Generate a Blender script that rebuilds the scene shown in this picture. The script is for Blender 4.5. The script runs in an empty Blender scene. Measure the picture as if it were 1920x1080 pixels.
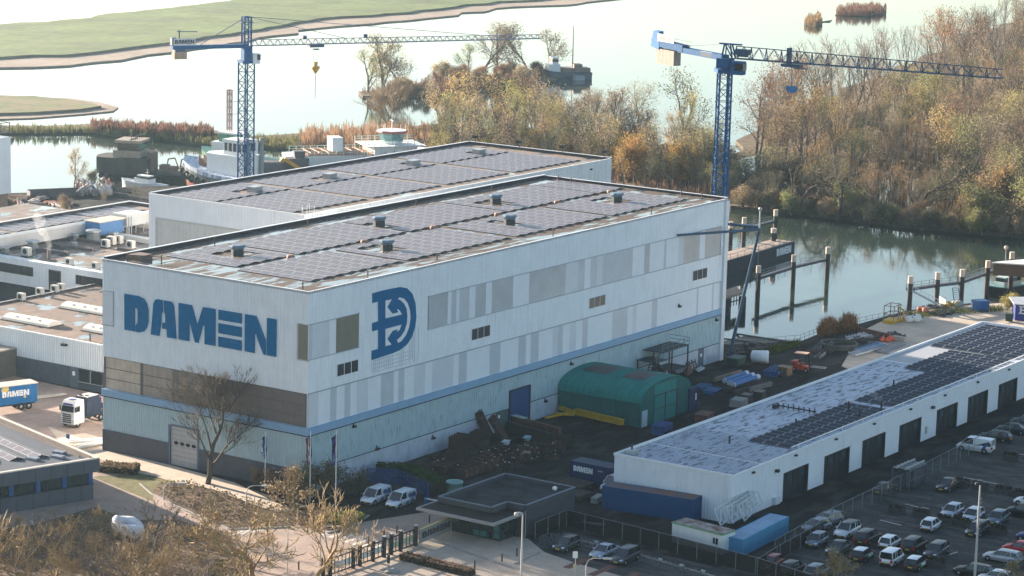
import bpy, math, random
from mathutils import Vector, Matrix, Quaternion
random.seed(11)
R = math.radians
scene = bpy.context.scene
COL = scene.collection

# ------------------------------------------------------------------ camera
FPX = 4876.459
CAMLOC = Vector((-246.513, -196.393, 85.786))
YAW, PITCH, ROLL = 0.593507, 0.185702, 0.025988
FW = Vector((math.cos(PITCH)*math.cos(YAW), math.cos(PITCH)*math.sin(YAW), -math.sin(PITCH)))
_r = FW.cross(Vector((0, 0, 1))).normalized(); _u = _r.cross(FW)
RT = _r*math.cos(ROLL)+_u*math.sin(ROLL); UP = -_r*math.sin(ROLL)+_u*math.cos(ROLL)
cd = bpy.data.cameras.new('camera'); cam = bpy.data.objects.new('camera', cd); COL.objects.link(cam)
cd.sensor_width = 36.0; cd.lens = FPX/1920*36.0; cd.clip_start = 1.0; cd.clip_end = 8000
cam.matrix_world = Matrix(((RT.x, UP.x, -FW.x, CAMLOC.x), (RT.y, UP.y, -FW.y, CAMLOC.y), (RT.z, UP.z, -FW.z, CAMLOC.z), (0, 0, 0, 1)))
scene.camera = cam

# ------------------------------------------------------------------ light
SUN_AZ, SUN_EL = R(83.7), R(13.0)
SUN_DIR = Vector((math.cos(SUN_EL)*math.cos(SUN_AZ), math.cos(SUN_EL)*math.sin(SUN_AZ), math.sin(SUN_EL)))
world = bpy.data.worlds.new('World'); scene.world = world; world.use_nodes = True
wn = world.node_tree.nodes; wl = world.node_tree.links
sky = wn.new('ShaderNodeTexSky'); sky.sky_type = 'NISHITA'; sky.sun_disc = False
sky.sun_elevation = SUN_EL; sky.sun_rotation = math.pi/2-SUN_AZ
sky.altitude = 0; sky.air_density = 1.0; sky.dust_density = 1.2; sky.ozone_density = 1.2
bg = wn['Background']; bg.inputs['Strength'].default_value = 0.076
wl.new(sky.outputs['Color'], bg.inputs['Color'])
sl = bpy.data.lights.new('sun', 'SUN'); sl.energy = 5.0; sl.angle = R(0.5); sl.color = (1.0, 0.86, 0.70)
sun = bpy.data.objects.new('sun', sl); COL.objects.link(sun)
sun.rotation_euler = SUN_DIR.to_track_quat('Z', 'Y').to_euler()
scene.view_settings.view_transform = 'Standard'; scene.view_settings.look = 'None'
scene.view_settings.exposure = 2.0; scene.view_settings.gamma = 1.0
scene.cycles.max_bounces = 6; scene.cycles.volume_bounces = 1; scene.cycles.transparent_max_bounces = 12
scene.cycles.use_denoising = True

# ------------------------------------------------------------------ survey: photograph pixel -> place in the world
def ray(px, py): return FW+RT*((px-960)/FPX)-UP*((py-540)/FPX)
def W(px, py, z=0.0):
    d = ray(px, py); return CAMLOC+d*((z-CAMLOC.z)/d.z)
def PX(px, py, x):
    d = ray(px, py); return CAMLOC+d*((x-CAMLOC.x)/d.x)
def PY(px, py, y):
    d = ray(px, py); return CAMLOC+d*((y-CAMLOC.y)/d.y)
def pj(v):
    d = Vector(v)-CAMLOC; z = d.dot(FW); return (960+FPX*d.dot(RT)/z, 540-FPX*d.dot(UP)/z)
def HT(g, py):
    lo, hi = -6.0, 90.0
    for _ in range(40):
        m = (lo+hi)/2
        if pj((g[0], g[1], m))[1] > py: lo = m
        else: hi = m
    return lo

# ------------------------------------------------------------------ materials
HAZE = 0.000062
MATS = {}
def M(name, c, r=0.7, var=0.12, sc=1.2, met=0.0, c2=None, bump=0.0, streak=0.0, scol=(0.06, 0.055, 0.05), spec=0.28, ssc=(0.9, 0.9, 0.06), thr=(0.5, 0.72), rvar=0.0, fine=0.0):
    if name in MATS: return MATS[name]
    m = bpy.data.materials.new(name); m.use_nodes = True
    nt = m.node_tree; N = nt.nodes; L = nt.links; b = N['Principled BSDF']
    b.inputs['Roughness'].default_value = r; b.inputs['Metallic'].default_value = met
    b.inputs['Specular IOR Level'].default_value = spec
    tc = N.new('ShaderNodeTexCoord')
    no = N.new('ShaderNodeTexNoise'); no.inputs['Scale'].default_value = sc; no.inputs['Detail'].default_value = 6; no.inputs['Roughness'].default_value = 0.62
    L.new(tc.outputs['Object'], no.inputs['Vector'])
    mr = N.new('ShaderNodeMapRange'); mr.inputs['From Min'].default_value = 0.32; mr.inputs['From Max'].default_value = 0.68
    L.new(no.outputs['Fac'], mr.inputs['Value'])
    mx = N.new('ShaderNodeMix'); mx.data_type = 'RGBA'
    ca = tuple(max(0, x*(1-var)) for x in c); cb = c2 if c2 else tuple(min(1, x*(1+var)) for x in c)
    mx.inputs['A'].default_value = (*ca, 1); mx.inputs['B'].default_value = (*cb, 1)
    L.new(mr.outputs['Result'], mx.inputs['Factor'])
    col = mx.outputs['Result']
    if fine:
        n3 = N.new('ShaderNodeTexNoise'); n3.inputs['Scale'].default_value = sc*9; n3.inputs['Detail'].default_value = 4
        L.new(tc.outputs['Object'], n3.inputs['Vector'])
        m3 = N.new('ShaderNodeMapRange'); m3.inputs['From Min'].default_value = 0.3; m3.inputs['From Max'].default_value = 0.7
        m3.inputs['To Min'].default_value = 1-fine; m3.inputs['To Max'].default_value = 1+fine
        L.new(n3.outputs['Fac'], m3.inputs['Value'])
        mm = N.new('ShaderNodeMix'); mm.data_type = 'RGBA'; mm.blend_type = 'MULTIPLY'; mm.inputs['Factor'].default_value = 1
        cx = N.new('ShaderNodeCombineColor')
        for k in ('Red', 'Green', 'Blue'): L.new(m3.outputs['Result'], cx.inputs[k])
        L.new(col, mm.inputs['A']); L.new(cx.outputs['Color'], mm.inputs['B']); col = mm.outputs['Result']
    if streak:
        mp = N.new('ShaderNodeMapping'); mp.inputs['Scale'].default_value = ssc
        L.new(tc.outputs['Object'], mp.inputs['Vector'])
        n2 = N.new('ShaderNodeTexNoise'); n2.inputs['Scale'].default_value = 2.2; n2.inputs['Detail'].default_value = 7; n2.inputs['Roughness'].default_value = 0.68
        L.new(mp.outputs['Vector'], n2.inputs['Vector'])
        m2 = N.new('ShaderNodeMapRange'); m2.inputs['From Min'].default_value = thr[0]; m2.inputs['From Max'].default_value = thr[1]
        m2.inputs['To Max'].default_value = streak
        L.new(n2.outputs['Fac'], m2.inputs['Value'])
        m5 = N.new('ShaderNodeMix'); m5.data_type = 'RGBA'; m5.inputs['B'].default_value = (*scol, 1)
        L.new(m2.outputs['Result'], m5.inputs['Factor']); L.new(col, m5.inputs['A']); col = m5.outputs['Result']
    L.new(col, b.inputs['Base Color'])
    if rvar:
        m4 = N.new('ShaderNodeMapRange'); m4.inputs['From Min'].default_value = 0.35; m4.inputs['From Max'].default_value = 0.65
        m4.inputs['To Min'].default_value = max(0.02, r-rvar); m4.inputs['To Max'].default_value = min(1, r+rvar)
        L.new(no.outputs['Fac'], m4.inputs['Value']); L.new(m4.outputs['Result'], b.inputs['Roughness'])
    if bump:
        bp = N.new('ShaderNodeBump'); bp.inputs['Strength'].default_value = bump; bp.inputs['Distance'].default_value = 0.05
        L.new(no.outputs['Fac'], bp.inputs['Height']); L.new(bp.outputs['Normal'], b.inputs['Normal'])
    MATS[name] = m; return m

def wet_roof(name, dry, wet, sc=(0.05, 0.22, 1), amount=0.5, edge=0.06):
    """bitumen roofing with standing rain water: the puddles are smooth and mirror the sky"""
    if name in MATS: return MATS[name]
    m = M(name, dry, 0.85, 0.22, 0.5, fine=0.12)
    nt = m.node_tree; N = nt.nodes; L = nt.links; b = N['Principled BSDF']
    tc = N.new('ShaderNodeTexCoord'); mp = N.new('ShaderNodeMapping'); mp.inputs['Scale'].default_value = sc
    L.new(tc.outputs['Object'], mp.inputs['Vector'])
    no = N.new('ShaderNodeTexNoise'); no.inputs['Scale'].default_value = 1.6; no.inputs['Detail'].default_value = 8; no.inputs['Roughness'].default_value = 0.6
    L.new(mp.outputs['Vector'], no.inputs['Vector'])
    mr = N.new('ShaderNodeMapRange'); mr.inputs['From Min'].default_value = amount; mr.inputs['From Max'].default_value = amount+edge
    L.new(no.outputs['Fac'], mr.inputs['Value'])
    mx = N.new('ShaderNodeMix'); mx.data_type = 'RGBA'; mx.inputs['B'].default_value = (*wet, 1)
    old = b.inputs['Base Color'].links[0].from_socket
    L.new(old, mx.inputs['A']); L.new(mr.outputs['Result'], mx.inputs['Factor']); L.new(mx.outputs['Result'], b.inputs['Base Color'])
    rr = N.new('ShaderNodeMapRange'); rr.inputs['To Min'].default_value = 0.85; rr.inputs['To Max'].default_value = 0.07
    L.new(mr.outputs['Result'], rr.inputs['Value']); L.new(rr.outputs['Result'], b.inputs['Roughness'])
    sp = N.new('ShaderNodeMapRange'); sp.inputs['To Min'].default_value = 0.3; sp.inputs['To Max'].default_value = 1.0
    L.new(mr.outputs['Result'], sp.inputs['Value']); L.new(sp.outputs['Result'], b.inputs['Specular IOR Level'])
    return m

def leafmat(name, c, var=0.35, trans=0.35, sc=0.5):
    if name in MATS: return MATS[name]
    m = bpy.data.materials.new(name); m.use_nodes = True
    nt = m.node_tree; N = nt.nodes; L = nt.links; N.remove(N['Principled BSDF'])
    tc = N.new('ShaderNodeTexCoord'); no = N.new('ShaderNodeTexNoise'); no.inputs['Scale'].default_value = sc; no.inputs['Detail'].default_value = 4
    oi = N.new('ShaderNodeObjectInfo')
    L.new(tc.outputs['Object'], no.inputs['Vector'])
    mr = N.new('ShaderNodeMapRange'); mr.inputs['From Min'].default_value = 0.3; mr.inputs['From Max'].default_value = 0.7
    L.new(no.outputs['Fac'], mr.inputs['Value'])
    mx = N.new('ShaderNodeMix'); mx.data_type = 'RGBA'
    mx.inputs['A'].default_value = (*[x*(1-var) for x in c], 1); mx.inputs['B'].default_value = (*[min(1, x*(1+var)) for x in c], 1)
    L.new(mr.outputs['Result'], mx.inputs['Factor'])
    hs = N.new('ShaderNodeHueSaturation')
    m2 = N.new('ShaderNodeMapRange'); m2.inputs['To Min'].default_value = 0.7; m2.inputs['To Max'].default_value = 1.3
    L.new(oi.outputs['Random'], m2.inputs['Value']); L.new(m2.outputs['Result'], hs.inputs['Value'])
    m3 = N.new('ShaderNodeMapRange'); m3.inputs['To Min'].default_value = 0.485; m3.inputs['To Max'].default_value = 0.515
    L.new(oi.outputs['Random'], m3.inputs['Value']); L.new(m3.outputs['Result'], hs.inputs['Hue'])
    L.new(mx.outputs['Result'], hs.inputs['Color'])
    d = N.new('ShaderNodeBsdfDiffuse'); t = N.new('ShaderNodeBsdfTranslucent'); s = N.new('ShaderNodeMixShader'); s.inputs[0].default_value = trans
    L.new(hs.outputs['Color'], d.inputs['Color']); L.new(hs.outputs['Color'], t.inputs['Color'])
    L.new(d.outputs[0], s.inputs[1]); L.new(t.outputs[0], s.inputs[2]); L.new(s.outputs[0], N['Material Output'].inputs['Surface'])
    MATS[name] = m; return m

def meshmat(name, c, open_=0.5):
    """woven net or wire mesh: partly open"""
    if name in MATS: return MATS[name]
    m = M(name, c, 0.8, 0.2, 2.0); N = m.node_tree.nodes; L = m.node_tree.links
    t = N.new('ShaderNodeBsdfTransparent'); s = N.new('ShaderNodeMixShader'); s.inputs[0].default_value = open_
    L.new(N['Principled BSDF'].outputs[0], s.inputs[1]); L.new(t.outputs[0], s.inputs[2]); L.new(s.outputs[0], N['Material Output'].inputs['Surface'])
    return m

# ------------------------------------------------------------------ mesh building
class MB:
    def __init__(self): self.v = []; self.f = []; self.mi = []; self.sm = []
    def add(self, vs, fs, mi=0, sm=False):
        o = len(self.v); self.v += [tuple(x) for x in vs]
        for f in fs: self.f.append([i+o for i in f]); self.mi.append(mi); self.sm.append(sm)
        return self
    def box(self, c, s, rz=0.0, mi=0, taper=1.0, top=None):
        x, y, z = s[0]/2, s[1]/2, s[2]/2; cr, sr = math.cos(rz), math.sin(rz); vs = []
        for dz, k in ((-z, 1.0), (z, taper)):
            for dx, dy in ((-x, -y), (x, -y), (x, y), (-x, y)):
                dx *= k; dy *= k; vs.append((c[0]+dx*cr-dy*sr, c[1]+dx*sr+dy*cr, c[2]+dz))
        return self.add(vs, [(3, 2, 1, 0), (4, 5, 6, 7), (0, 1, 5, 4), (1, 2, 6, 5), (2, 3, 7, 6), (3, 0, 4, 7)], mi)
    def bb(self, x0, x1, y0, y1, z0, z1, mi=0): return self.box(((x0+x1)/2, (y0+y1)/2, (z0+z1)/2), (abs(x1-x0), abs(y1-y0), abs(z1-z0)), 0, mi)
    def prism(self, poly, z0, z1, mi=0, mt=None):
        n = len(poly); a = sum(poly[i][0]*poly[(i+1) % n][1]-poly[(i+1) % n][0]*poly[i][1] for i in range(n))
        if a < 0: poly = poly[::-1]
        vs = [(p[0], p[1], z0) for p in poly]+[(p[0], p[1], z1) for p in poly]
        self.add(vs, [tuple(range(n))[::-1]]+[(i, (i+1) % n, n+(i+1) % n, n+i) for i in range(n)], mi)
        self.add([(p[0], p[1], z1) for p in poly], [tuple(range(n))], mi if mt is None else mt)
        return self
    def plate(self, pts, nrm, d, mi=0):
        """flat outline in 3-D given a thickness along nrm"""
        n = len(pts); nv = Vector(nrm).normalized()
        P = [Vector(p) for p in pts]
        a = Vector((0, 0, 0))
        for i in range(n): a += P[i].cross(P[(i+1) % n])
        if a.dot(nv) < 0: P = P[::-1]
        vs = [p for p in P]+[p+nv*d for p in P]
        return self.add(vs, [tuple(range(n, 2*n)), tuple(range(n))[::-1]]+[(i, (i+1) % n, n+(i+1) % n, n+i) for i in range(n)], mi)
    def tube(self, p0, p1, r0, r1=None, n=6, mi=0, cap=True, sm=True):
        r1 = r0 if r1 is None else r1; p0 = Vector(p0); p1 = Vector(p1); d = (p1-p0)
        if d.length < 1e-6: return self
        d.normalize(); a = d.orthogonal().normalized(); b = d.cross(a); vs = []
        for p, r in ((p0, r0), (p1, r1)):
            for i in range(n):
                t = 2*math.pi*i/n; vs.append(p+a*math.cos(t)*r+b*math.sin(t)*r)
        fs = [(i, (i+1) % n, n+(i+1) % n, n+i) for i in range(n)]
        self.add(vs, fs, mi, sm)
        if cap: self.add(vs, [tuple(range(n))[::-1], tuple(range(n, 2*n))], mi)
        return self
    def path(self, pts, r, n=6, mi=0):
        for a, b in zip(pts, pts[1:]): self.tube(a, b, r, r, n, mi)
        return self
    def bar(self, p0, p1, w, h=None, mi=0):
        h = w if h is None else h; p0 = Vector(p0); p1 = Vector(p1); d = (p1-p0).normalized()
        up = Vector((0, 0, 1)) if abs(d.z) < 0.95 else Vector((1, 0, 0))
        s = d.cross(up).normalized()*w/2; u = s.cross(d).normalized()*h/2; vs = []
        for p in (p0, p1): vs += [p-s-u, p+s-u, p+s+u, p-s+u]
        return self.add(vs, [(0, 1, 2, 3)[::-1], (4, 5, 6, 7), (0, 1, 5, 4), (1, 2, 6, 5), (2, 3, 7, 6), (3, 0, 4, 7)], mi)
    def lathe(self, prof, c=(0, 0, 0), n=12, mi=0, sm=True, axis='z'):
        vs = []
        for r, z in prof:
            for i in range(n):
                t = 2*math.pi*i/n; q = (r*math.cos(t), r*math.sin(t), z)
                if axis == 'y': q = (q[0], q[2], q[1])
                if axis == 'x': q = (q[2], q[0], q[1])
                vs.append((c[0]+q[0], c[1]+q[1], c[2]+q[2]))
        fs = [(k*n+i, k*n+(i+1) % n, (k+1)*n+(i+1) % n, (k+1)*n+i) for k in range(len(prof)-1) for i in range(n)]
        self.add(vs, fs, mi, sm); k = len(prof)-1
        return self.add(vs, [tuple(range(n))[::-1], tuple(range(k*n, k*n+n))], mi)
    def corr(self, p0, p1, z0, z1, pitch, depth, mi=0):
        """profiled steel sheet from p0 to p1 (plan), ribs standing out to the right of p0->p1"""
        p0 = Vector((p0[0], p0[1])); p1 = Vector((p1[0], p1[1])); d = p1-p0; L = d.length; d.normalize(); nn = Vector((d.y, -d.x))
        n = max(1, round(L/pitch)); s = L/n; pts = []
        for i in range(n):
            for f, h in ((0.0, 0), (0.42, 0), (0.52, 1), (0.9, 1)): pts.append(p0+d*(i+f)*s+nn*h*depth)
        pts.append(p1); vs = [(p.x, p.y, z0) for p in pts]+[(p.x, p.y, z1) for p in pts]; k = len(pts)
        return self.add(vs, [(i, i+1, k+i+1, k+i) for i in range(k-1)], mi)
    def build(self, name, mat, parent=None, world=True):
        me = bpy.data.meshes.new(name); off = Vector((0, 0, 0))
        if parent is not None and world:
            off = parent.location
            q = parent
            while q.parent is not None: q = q.parent; off = off+q.location
        me.from_pydata([(x-off.x, y-off.y, z-off.z) for x, y, z in self.v], [], self.f)
        for m in (mat if isinstance(mat, (list, tuple)) else [mat]): me.materials.append(m)
        me.polygons.foreach_set('material_index', self.mi); me.polygons.foreach_set('use_smooth', self.sm)
        me.update()
        o = bpy.data.objects.new(name, me); COL.objects.link(o)
        if parent is not None: o.parent = parent
        return o

def tag(o, label=None, cat=None, group=None, kind=None):
    if label: o['label'] = label
    if cat: o['category'] = cat
    if group: o['group'] = group
    if kind: o['kind'] = kind
    return o
def thing(name, loc, label, cat, group=None, rz=0.0):
    o = bpy.data.objects.new(name, None); COL.objects.link(o); o.location = Vector(loc); o.rotation_euler = (0, 0, rz)
    o.empty_display_size = 0.5
    return tag(o, label, cat, group)
def dup(o, loc=None, rz=None, label=None, group=None, scale=None, parent=None):
    c = o.copy(); COL.objects.link(c); c.parent = parent
    if loc is not None: c.location = Vector(loc)
    if rz is not None: c.rotation_euler = (0, 0, rz)
    if scale is not None: c.scale = scale if hasattr(scale, '__len__') else (scale,)*3
    if label: c['label'] = label
    if group: c['group'] = group
    for ch in list(o.children): dup(ch, parent=c)
    return c
def struct(o): o['kind'] = 'structure'; return o

# the yard's own block lettering: five stencil glyphs in boxes of a 1 x 0.185 line
GL = {'D': ((0, .162), [[(0, 0), (0, 1), (.60, 1), (.82, .95), (.95, .82), (1, .66), (1, .34), (.95, .18), (.82, .05), (.62, 0), (.46, 0), (.46, .17), (.53, .22), (.56, .30), (.56, .60), (.52, .66), (.43, .66), (.43, 0)]]),
      'A': ((.180, .351), [[(0, 0), (.10, .86), (.16, .97), (.24, 1), (.47, 1), (.47, .70), (.41, .60), (.41, .38), (.36, .2), (.33, 0)], [(.52, 1), (.78, 1), (.86, .96), (.91, .86), (1, 0), (.64, 0), (.62, .22), (.44, .22), (.46, .38), (.57, .38), (.57, .60), (.52, .70)]]),
      'M': ((.366, .609), [[(0, 0), (0, 1), (.36, 1), (.51, .48), (.66, 1), (1, 1), (1, 0), (.71, 0), (.71, .50), (.66, .50), (.54, 0), (.505, 0), (.505, .30), (.495, .30), (.495, 0), (.45, 0), (.31, .50), (.29, .50), (.29, 0)]]),
      'E': ((.628, .778), [[(0, 0), (0, .27), (1, .27), (1, 0)], [(0, .365), (0, .635), (1, .635), (1, .365)], [(0, .73), (0, 1), (1, 1), (1, .73)]]),
      'N': ((.799, 1.0), [[(0, 0), (0, 1), (.36, 1), (.66, .40), (.66, .0), (.60, 0), (.40, .40), (.36, .55), (.32, .50), (.32, 0)], [(.70, 0), (.70, 1), (1, 1), (1, 0)]])}
def lettering(mb, o, u, v, width, height, nrm, d=0.05, mi=0):
    o = Vector(o); u = Vector(u).normalized(); v = Vector(v).normalized()
    for k, ((a, b), polys) in GL.items():
        for p in polys: mb.plate([o+u*(a+(b-a)*x)*width+v*y*height for x, y in p], nrm, d, mi)
    return mb
# common finishes
WHITE = M('white_sheet', (.74, .75, .76), .55, .04, .3, streak=.38, scol=(.42, .44, .43))
WHITE2 = M('white_sheet_aged', (.70, .73, .77), .5, .05, .4, streak=.55, scol=(.33, .37, .38), thr=(.5, .78))
STEEL = M('galvanised', (.42, .44, .46), .45, .12, 2, met=.6)
DARK = M('dark_metal', (.03, .033, .038), .5, .2, 2)
BLACK = M('black_rubber', (.015, .015, .016), .8, .2, 4)
BLUEP = M('company_blue', (.006, .075, .22), .45, .12, 1, streak=.25, scol=(.05, .1, .2))
GLASS = M('dark_glass', (.012, .016, .02), .06, .1, .5, spec=.8)
CONC = M('concrete', (.30, .285, .265), .9, .18, .5, fine=.12, streak=.3, ssc=(.2, .2, .2))
RUST = M('rusty_steel', (.10, .055, .04), .85, .4, 1.5, c2=(.20, .10, .065))
# ================================================================== ground, roads, water
def sheet(name, pts, z, mat, th=None):
    mb = MB()
    if th: mb.prism([(p[0], p[1]) for p in pts], z-th, z)
    else:
        P = [(p[0], p[1], z) for p in pts]; n = len(P)
        a = sum(P[i][0]*P[(i+1) % n][1]-P[(i+1) % n][0]*P[i][1] for i in range(n))
        mb.add(P if a > 0 else P[::-1], [tuple(range(n))])
    return struct(mb.build(name, mat))
def pxs(lst, z=0.0): return [W(x, y, z) for x, y in lst]
def rough(P, step=11.0, amp=.28, seed=1):
    rn = random.Random(seed); o = []
    for a, b2 in zip(P, P[1:]+P[:1]):
        L = (b2-a).length; n = max(1, min(40, int(L/step)))
        for k in range(n): q = a+(b2-a)*(k/n); j = min(step, L)*amp if k else 0; o.append(q+Vector((rn.uniform(-j, j), rn.uniform(-j, j), 0)))
    return o
WZ = -2.5
def rpx(lst, z): return rough(pxs(lst, z))
m = M('river_water', (.030, .046, .036), .045, .25, .015, spec=.5, rvar=.03)
nt = m.node_tree; b = nt.nodes['Principled BSDF']; b.inputs['IOR'].default_value = 1.33; b.inputs['Coat Weight'].default_value = .25; b.inputs['Coat IOR'].default_value = 1.33; b.inputs['Coat Roughness'].default_value = .05
tc = nt.nodes.new('ShaderNodeTexCoord'); n1 = nt.nodes.new('ShaderNodeTexNoise'); n1.inputs['Scale'].default_value = .35; n1.inputs['Detail'].default_value = 5
n1.inputs['Distortion'].default_value = .6
bp = nt.nodes.new('ShaderNodeBump'); bp.inputs['Strength'].default_value = .03; bp.inputs['Distance'].default_value = .6
nt.links.new(tc.outputs['Object'], n1.inputs['Vector']); nt.links.new(n1.outputs['Fac'], bp.inputs['Height']); nt.links.new(bp.outputs['Normal'], b.inputs['Normal'])
mb = MB(); mb.add([(-1000, -1000, WZ), (2900, -1000, WZ), (2900, 2900, WZ), (-1000, 2900, WZ)], [(0, 1, 2, 3)])
struct(mb.build('water', m))

YARD = M('yard_asphalt', (.020, .020, .021), .92, .3, .12, fine=.2, streak=.7, scol=(.095, .084, .072), ssc=(.06, .14, 1), thr=(.48, .7), spec=.08)
LAND = [(-700, 330), (60, 300), (100, 236), (149, 203), (158, 196.5), (169, 193.2), (178, 188), (187.5, 178), (188, 150), (186, 110), (178, 96), (172, 60), (164, 42), (150, 36), (125, 33), (113, 24), (112, 7), (124.9, -2.9), (134, -2.2), (143, -3.5), (161, -4.5), (173, -9), (180, -13.5), (186, -17), (225, -32), (330, -80), (360, -700), (-700, -700)]
mb = MB(); mb.prism(LAND, -4.0, 0.0, 0, 1)
struct(mb.build('ground', [M('quay_wall', (.12, .11, .10), .9, .3, .6), YARD]))
TAN = M('quay_concrete', (.50, .41, .32), .9, .14, .25, fine=.1, streak=.55, scol=(.26, .22, .18), ssc=(.12, .02, 1))
BRICKS = M('brick_paving', (.36, .265, .215), .9, .16, .3, fine=.14, streak=.35, scol=(.19, .15, .13), ssc=(.05, .2, 1))
PALE = M('pale_paving', (.56, .455, .36), .9, .1, .4, fine=.08, streak=.3, scol=(.28, .23, .19), ssc=(.3, .1, 1))
LOT = M('parking_concrete', (.040, .040, .041), .9, .28, .2, fine=.25, streak=.75, scol=(.125, .12, .115), ssc=(.25, .09, 1), thr=(.47, .7), spec=.14)
GRASS = M('lawn_grass', (.15, .135, .06), .95, .3, .8, fine=.3)
BARK = M('bark_mulch', (.13, .085, .06), .95, .35, 1.5, fine=.3)
sheet('concrete_yard', [(108, -30.9), (108, -24), (112, -17), (120, -14), (128, -15.5), (137, -7), (150, -5.5), (161, -6), (172, -10.5), (180, -15), (186, -19), (225, -34), (320, -80), (330, -140), (132.5, -140), (132.5, -30.9)], .006, TAN)
sheet('road', pxs([(-40, 690), (60, 712), (190, 740), (193, 800), (210, 870), (262, 905), (350, 960), (470, 985), (640, 985), (830, 955), (940, 960), (940, 1003), (700, 1120), (420, 1300), (-200, 1200)]), .006, BRICKS)
sheet('pavement', pxs([(90, 800), (190, 836), (196, 843), (320, 872), (440, 905), (555, 960), (615, 985), (610, 995), (500, 955), (400, 918), (330, 905), (290, 893), (262, 888), (180, 858), (130, 850)]), .010, PALE)
sheet('verge', pxs([(186, 892), (262, 890), (330, 903), (290, 918), (285, 940), (175, 895)]), .012, GRASS)
sheet('planting_bed', pxs([(330, 905), (400, 920), (500, 957), (632, 958), (690, 965), (640, 1000), (560, 985), (430, 990), (330, 945), (288, 925), (295, 910)]), .014, BARK)
sheet('parking_lot', [W(1000, 1022), W(1060, 995), W(1360, 1068), W(1470, 1010), W(1700, 892), W(1920, 785), W(2100, 720), W(2400, 900), W(2000, 1400), W(1200, 1200), W(1000, 1040)], .006, LOT)
sheet('forecourt', pxs([(640, 1085), (795, 1005), (850, 985), (990, 1010), (1020, 1035), (1080, 1056), (1200, 1090), (1300, 1140), (900, 1400), (600, 1200)]), .009, M('forecourt_paving', (.40, .325, .26), .9, .12, .4, fine=.1, streak=.4, scol=(.22, .18, .15), ssc=(.3, .12, 1)))
# crossing stripes and bay markings
PAINT = M('road_paint', (.62, .60, .56), .8, .2, 2, streak=.5, scol=(.3, .26, .22), ssc=(1, 1, 1))
mb = MB()
for i in range(7):
    a, b2 = W(604+i*14.5, 1003+i*4.6), W(636+i*14.5, 992+i*4.6); d = (b2-a).normalized(); s = Vector((-d.y, d.x, 0))*.26
    mb.add([(*(a-s).xy, .016), (*(a+s).xy, .016), (*(b2+s).xy, .016), (*(b2-s).xy, .016)], [(3, 2, 1, 0)])
for i in range(4):
    a, b2 = W(436+i*16, 1004-i*2.5), W(456+i*16, 995-i*2.5); d = (b2-a).normalized(); s = Vector((-d.y, d.x, 0))*.24
    mb.add([(*(a-s).xy, .016), (*(a+s).xy, .016), (*(b2+s).xy, .016), (*(b2-s).xy, .016)], [(3, 2, 1, 0)])
for (x0, y0, x1, y1) in ((1806, 895, 1874, 908), (1698, 945, 1722, 951), (1727, 951, 1742, 954), (1905, 850, 1925, 854), (1650, 975, 1690, 985), (1780, 1040, 1795, 1035)):
    a, b2 = W(x0, y0), W(x1, y1); d = (b2-a).normalized(); s = Vector((-d.y, d.x, 0))*.09
    mb.add([(*(a-s).xy, .012), (*(a+s).xy, .012), (*(b2+s).xy, .012), (*(b2-s).xy, .012)], [(3, 2, 1, 0)])
struct(mb.build('road_markings', PAINT))
mb = MB()
for k in range(9):
    a = W(1100+k*46, 1049+k*13.5); mb.add([(a.x-4.4, a.y-.5, .014), (a.x+.6, a.y-.5, .014), (a.x+.6, a.y+.5, .014), (a.x-4.4, a.y+.5, .014)], [(0, 1, 2, 3)])
struct(mb.build('bay_markings', M('red_clinker', (.14, .065, .05), .9, .25, 1, fine=.2)))
# kerbs
mb = MB()
def kerb(pts, w=.22, h=.13):
    P = pxs(pts)
    for a, c in zip(P, P[1:]): mb.bar((a.x, a.y, h/2), (c.x, c.y, h/2), w, h)
kerb([(262, 907), (285, 927), (330, 949), (430, 993), (545, 989)]); kerb([(612, 1000), (660, 990), (692, 967)])
kerb([(795, 1006), (880, 1038), (960, 1065), (1000, 1085)]); kerb([(1012, 1036), (965, 1058)]); kerb([(1080, 1012), (1200, 1042), (1350, 1085)])
struct(mb.build('kerb', CONC))

# far shores
SAND = M('river_sand', (.27, .205, .16), .95, .2, .05, fine=.15); BANK = M('dark_bank', (.15, .125, .08), .95, .3, .1)
FARG = M('polder_grass', (.095, .128, .032), .95, .36, .035, fine=.22, streak=.4, scol=(.17, .145, .07), ssc=(.03, .03, 1))
sheet('shore', rpx([(-120, 64), (0, 55), (120, 46), (250, 31), (400, 13), (520, -3), (700, -24), (1300, -70), (1360, -22), (1150, 0), (1060, 11), (930, 17), (830, 33), (700, 46), (600, 54), (510, 69), (430, 83), (330, 99), (250, 110), (130, 125), (0, 129), (-120, 134)], WZ), WZ+.5, SAND, 1.5)
mb = MB(); mb.prism([p.xy for p in rpx([(-120, 60), (0, 52), (120, 43), (250, 28), (400, 10), (520, -6), (700, -27), (1300, -75), (1340, -35), (1120, -4), (930, 8), (820, 22), (700, 34), (600, 40), (500, 57), (430, 70), (320, 86), (230, 97), (120, 110), (0, 114), (-120, 119)], WZ)], WZ-.5, WZ+1.3, 0, 1)
struct(mb.build('field', [BANK, FARG]))
sheet('shore', rpx([(-60, 176), (20, 181), (60, 184), (130, 186), (190, 194), (222, 203), (212, 210), (150, 216), (60, 223), (-60, 227)], WZ), WZ+.3, SAND, 1.2)
mb = MB(); mb.prism([p.xy for p in rpx([(-60, 186), (60, 186), (120, 192), (160, 197), (190, 205), (150, 211), (60, 217), (-60, 220)], WZ)], WZ-.5, WZ+1.0, 0, 1)
struct(mb.build('field', [BANK, M('spit_grass', (.12, .125, .042), .95, .3, .06, fine=.25, streak=.7, scol=(.20, .13, .08), ssc=(.05, .05, 1), thr=(.45, .6))]))
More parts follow.
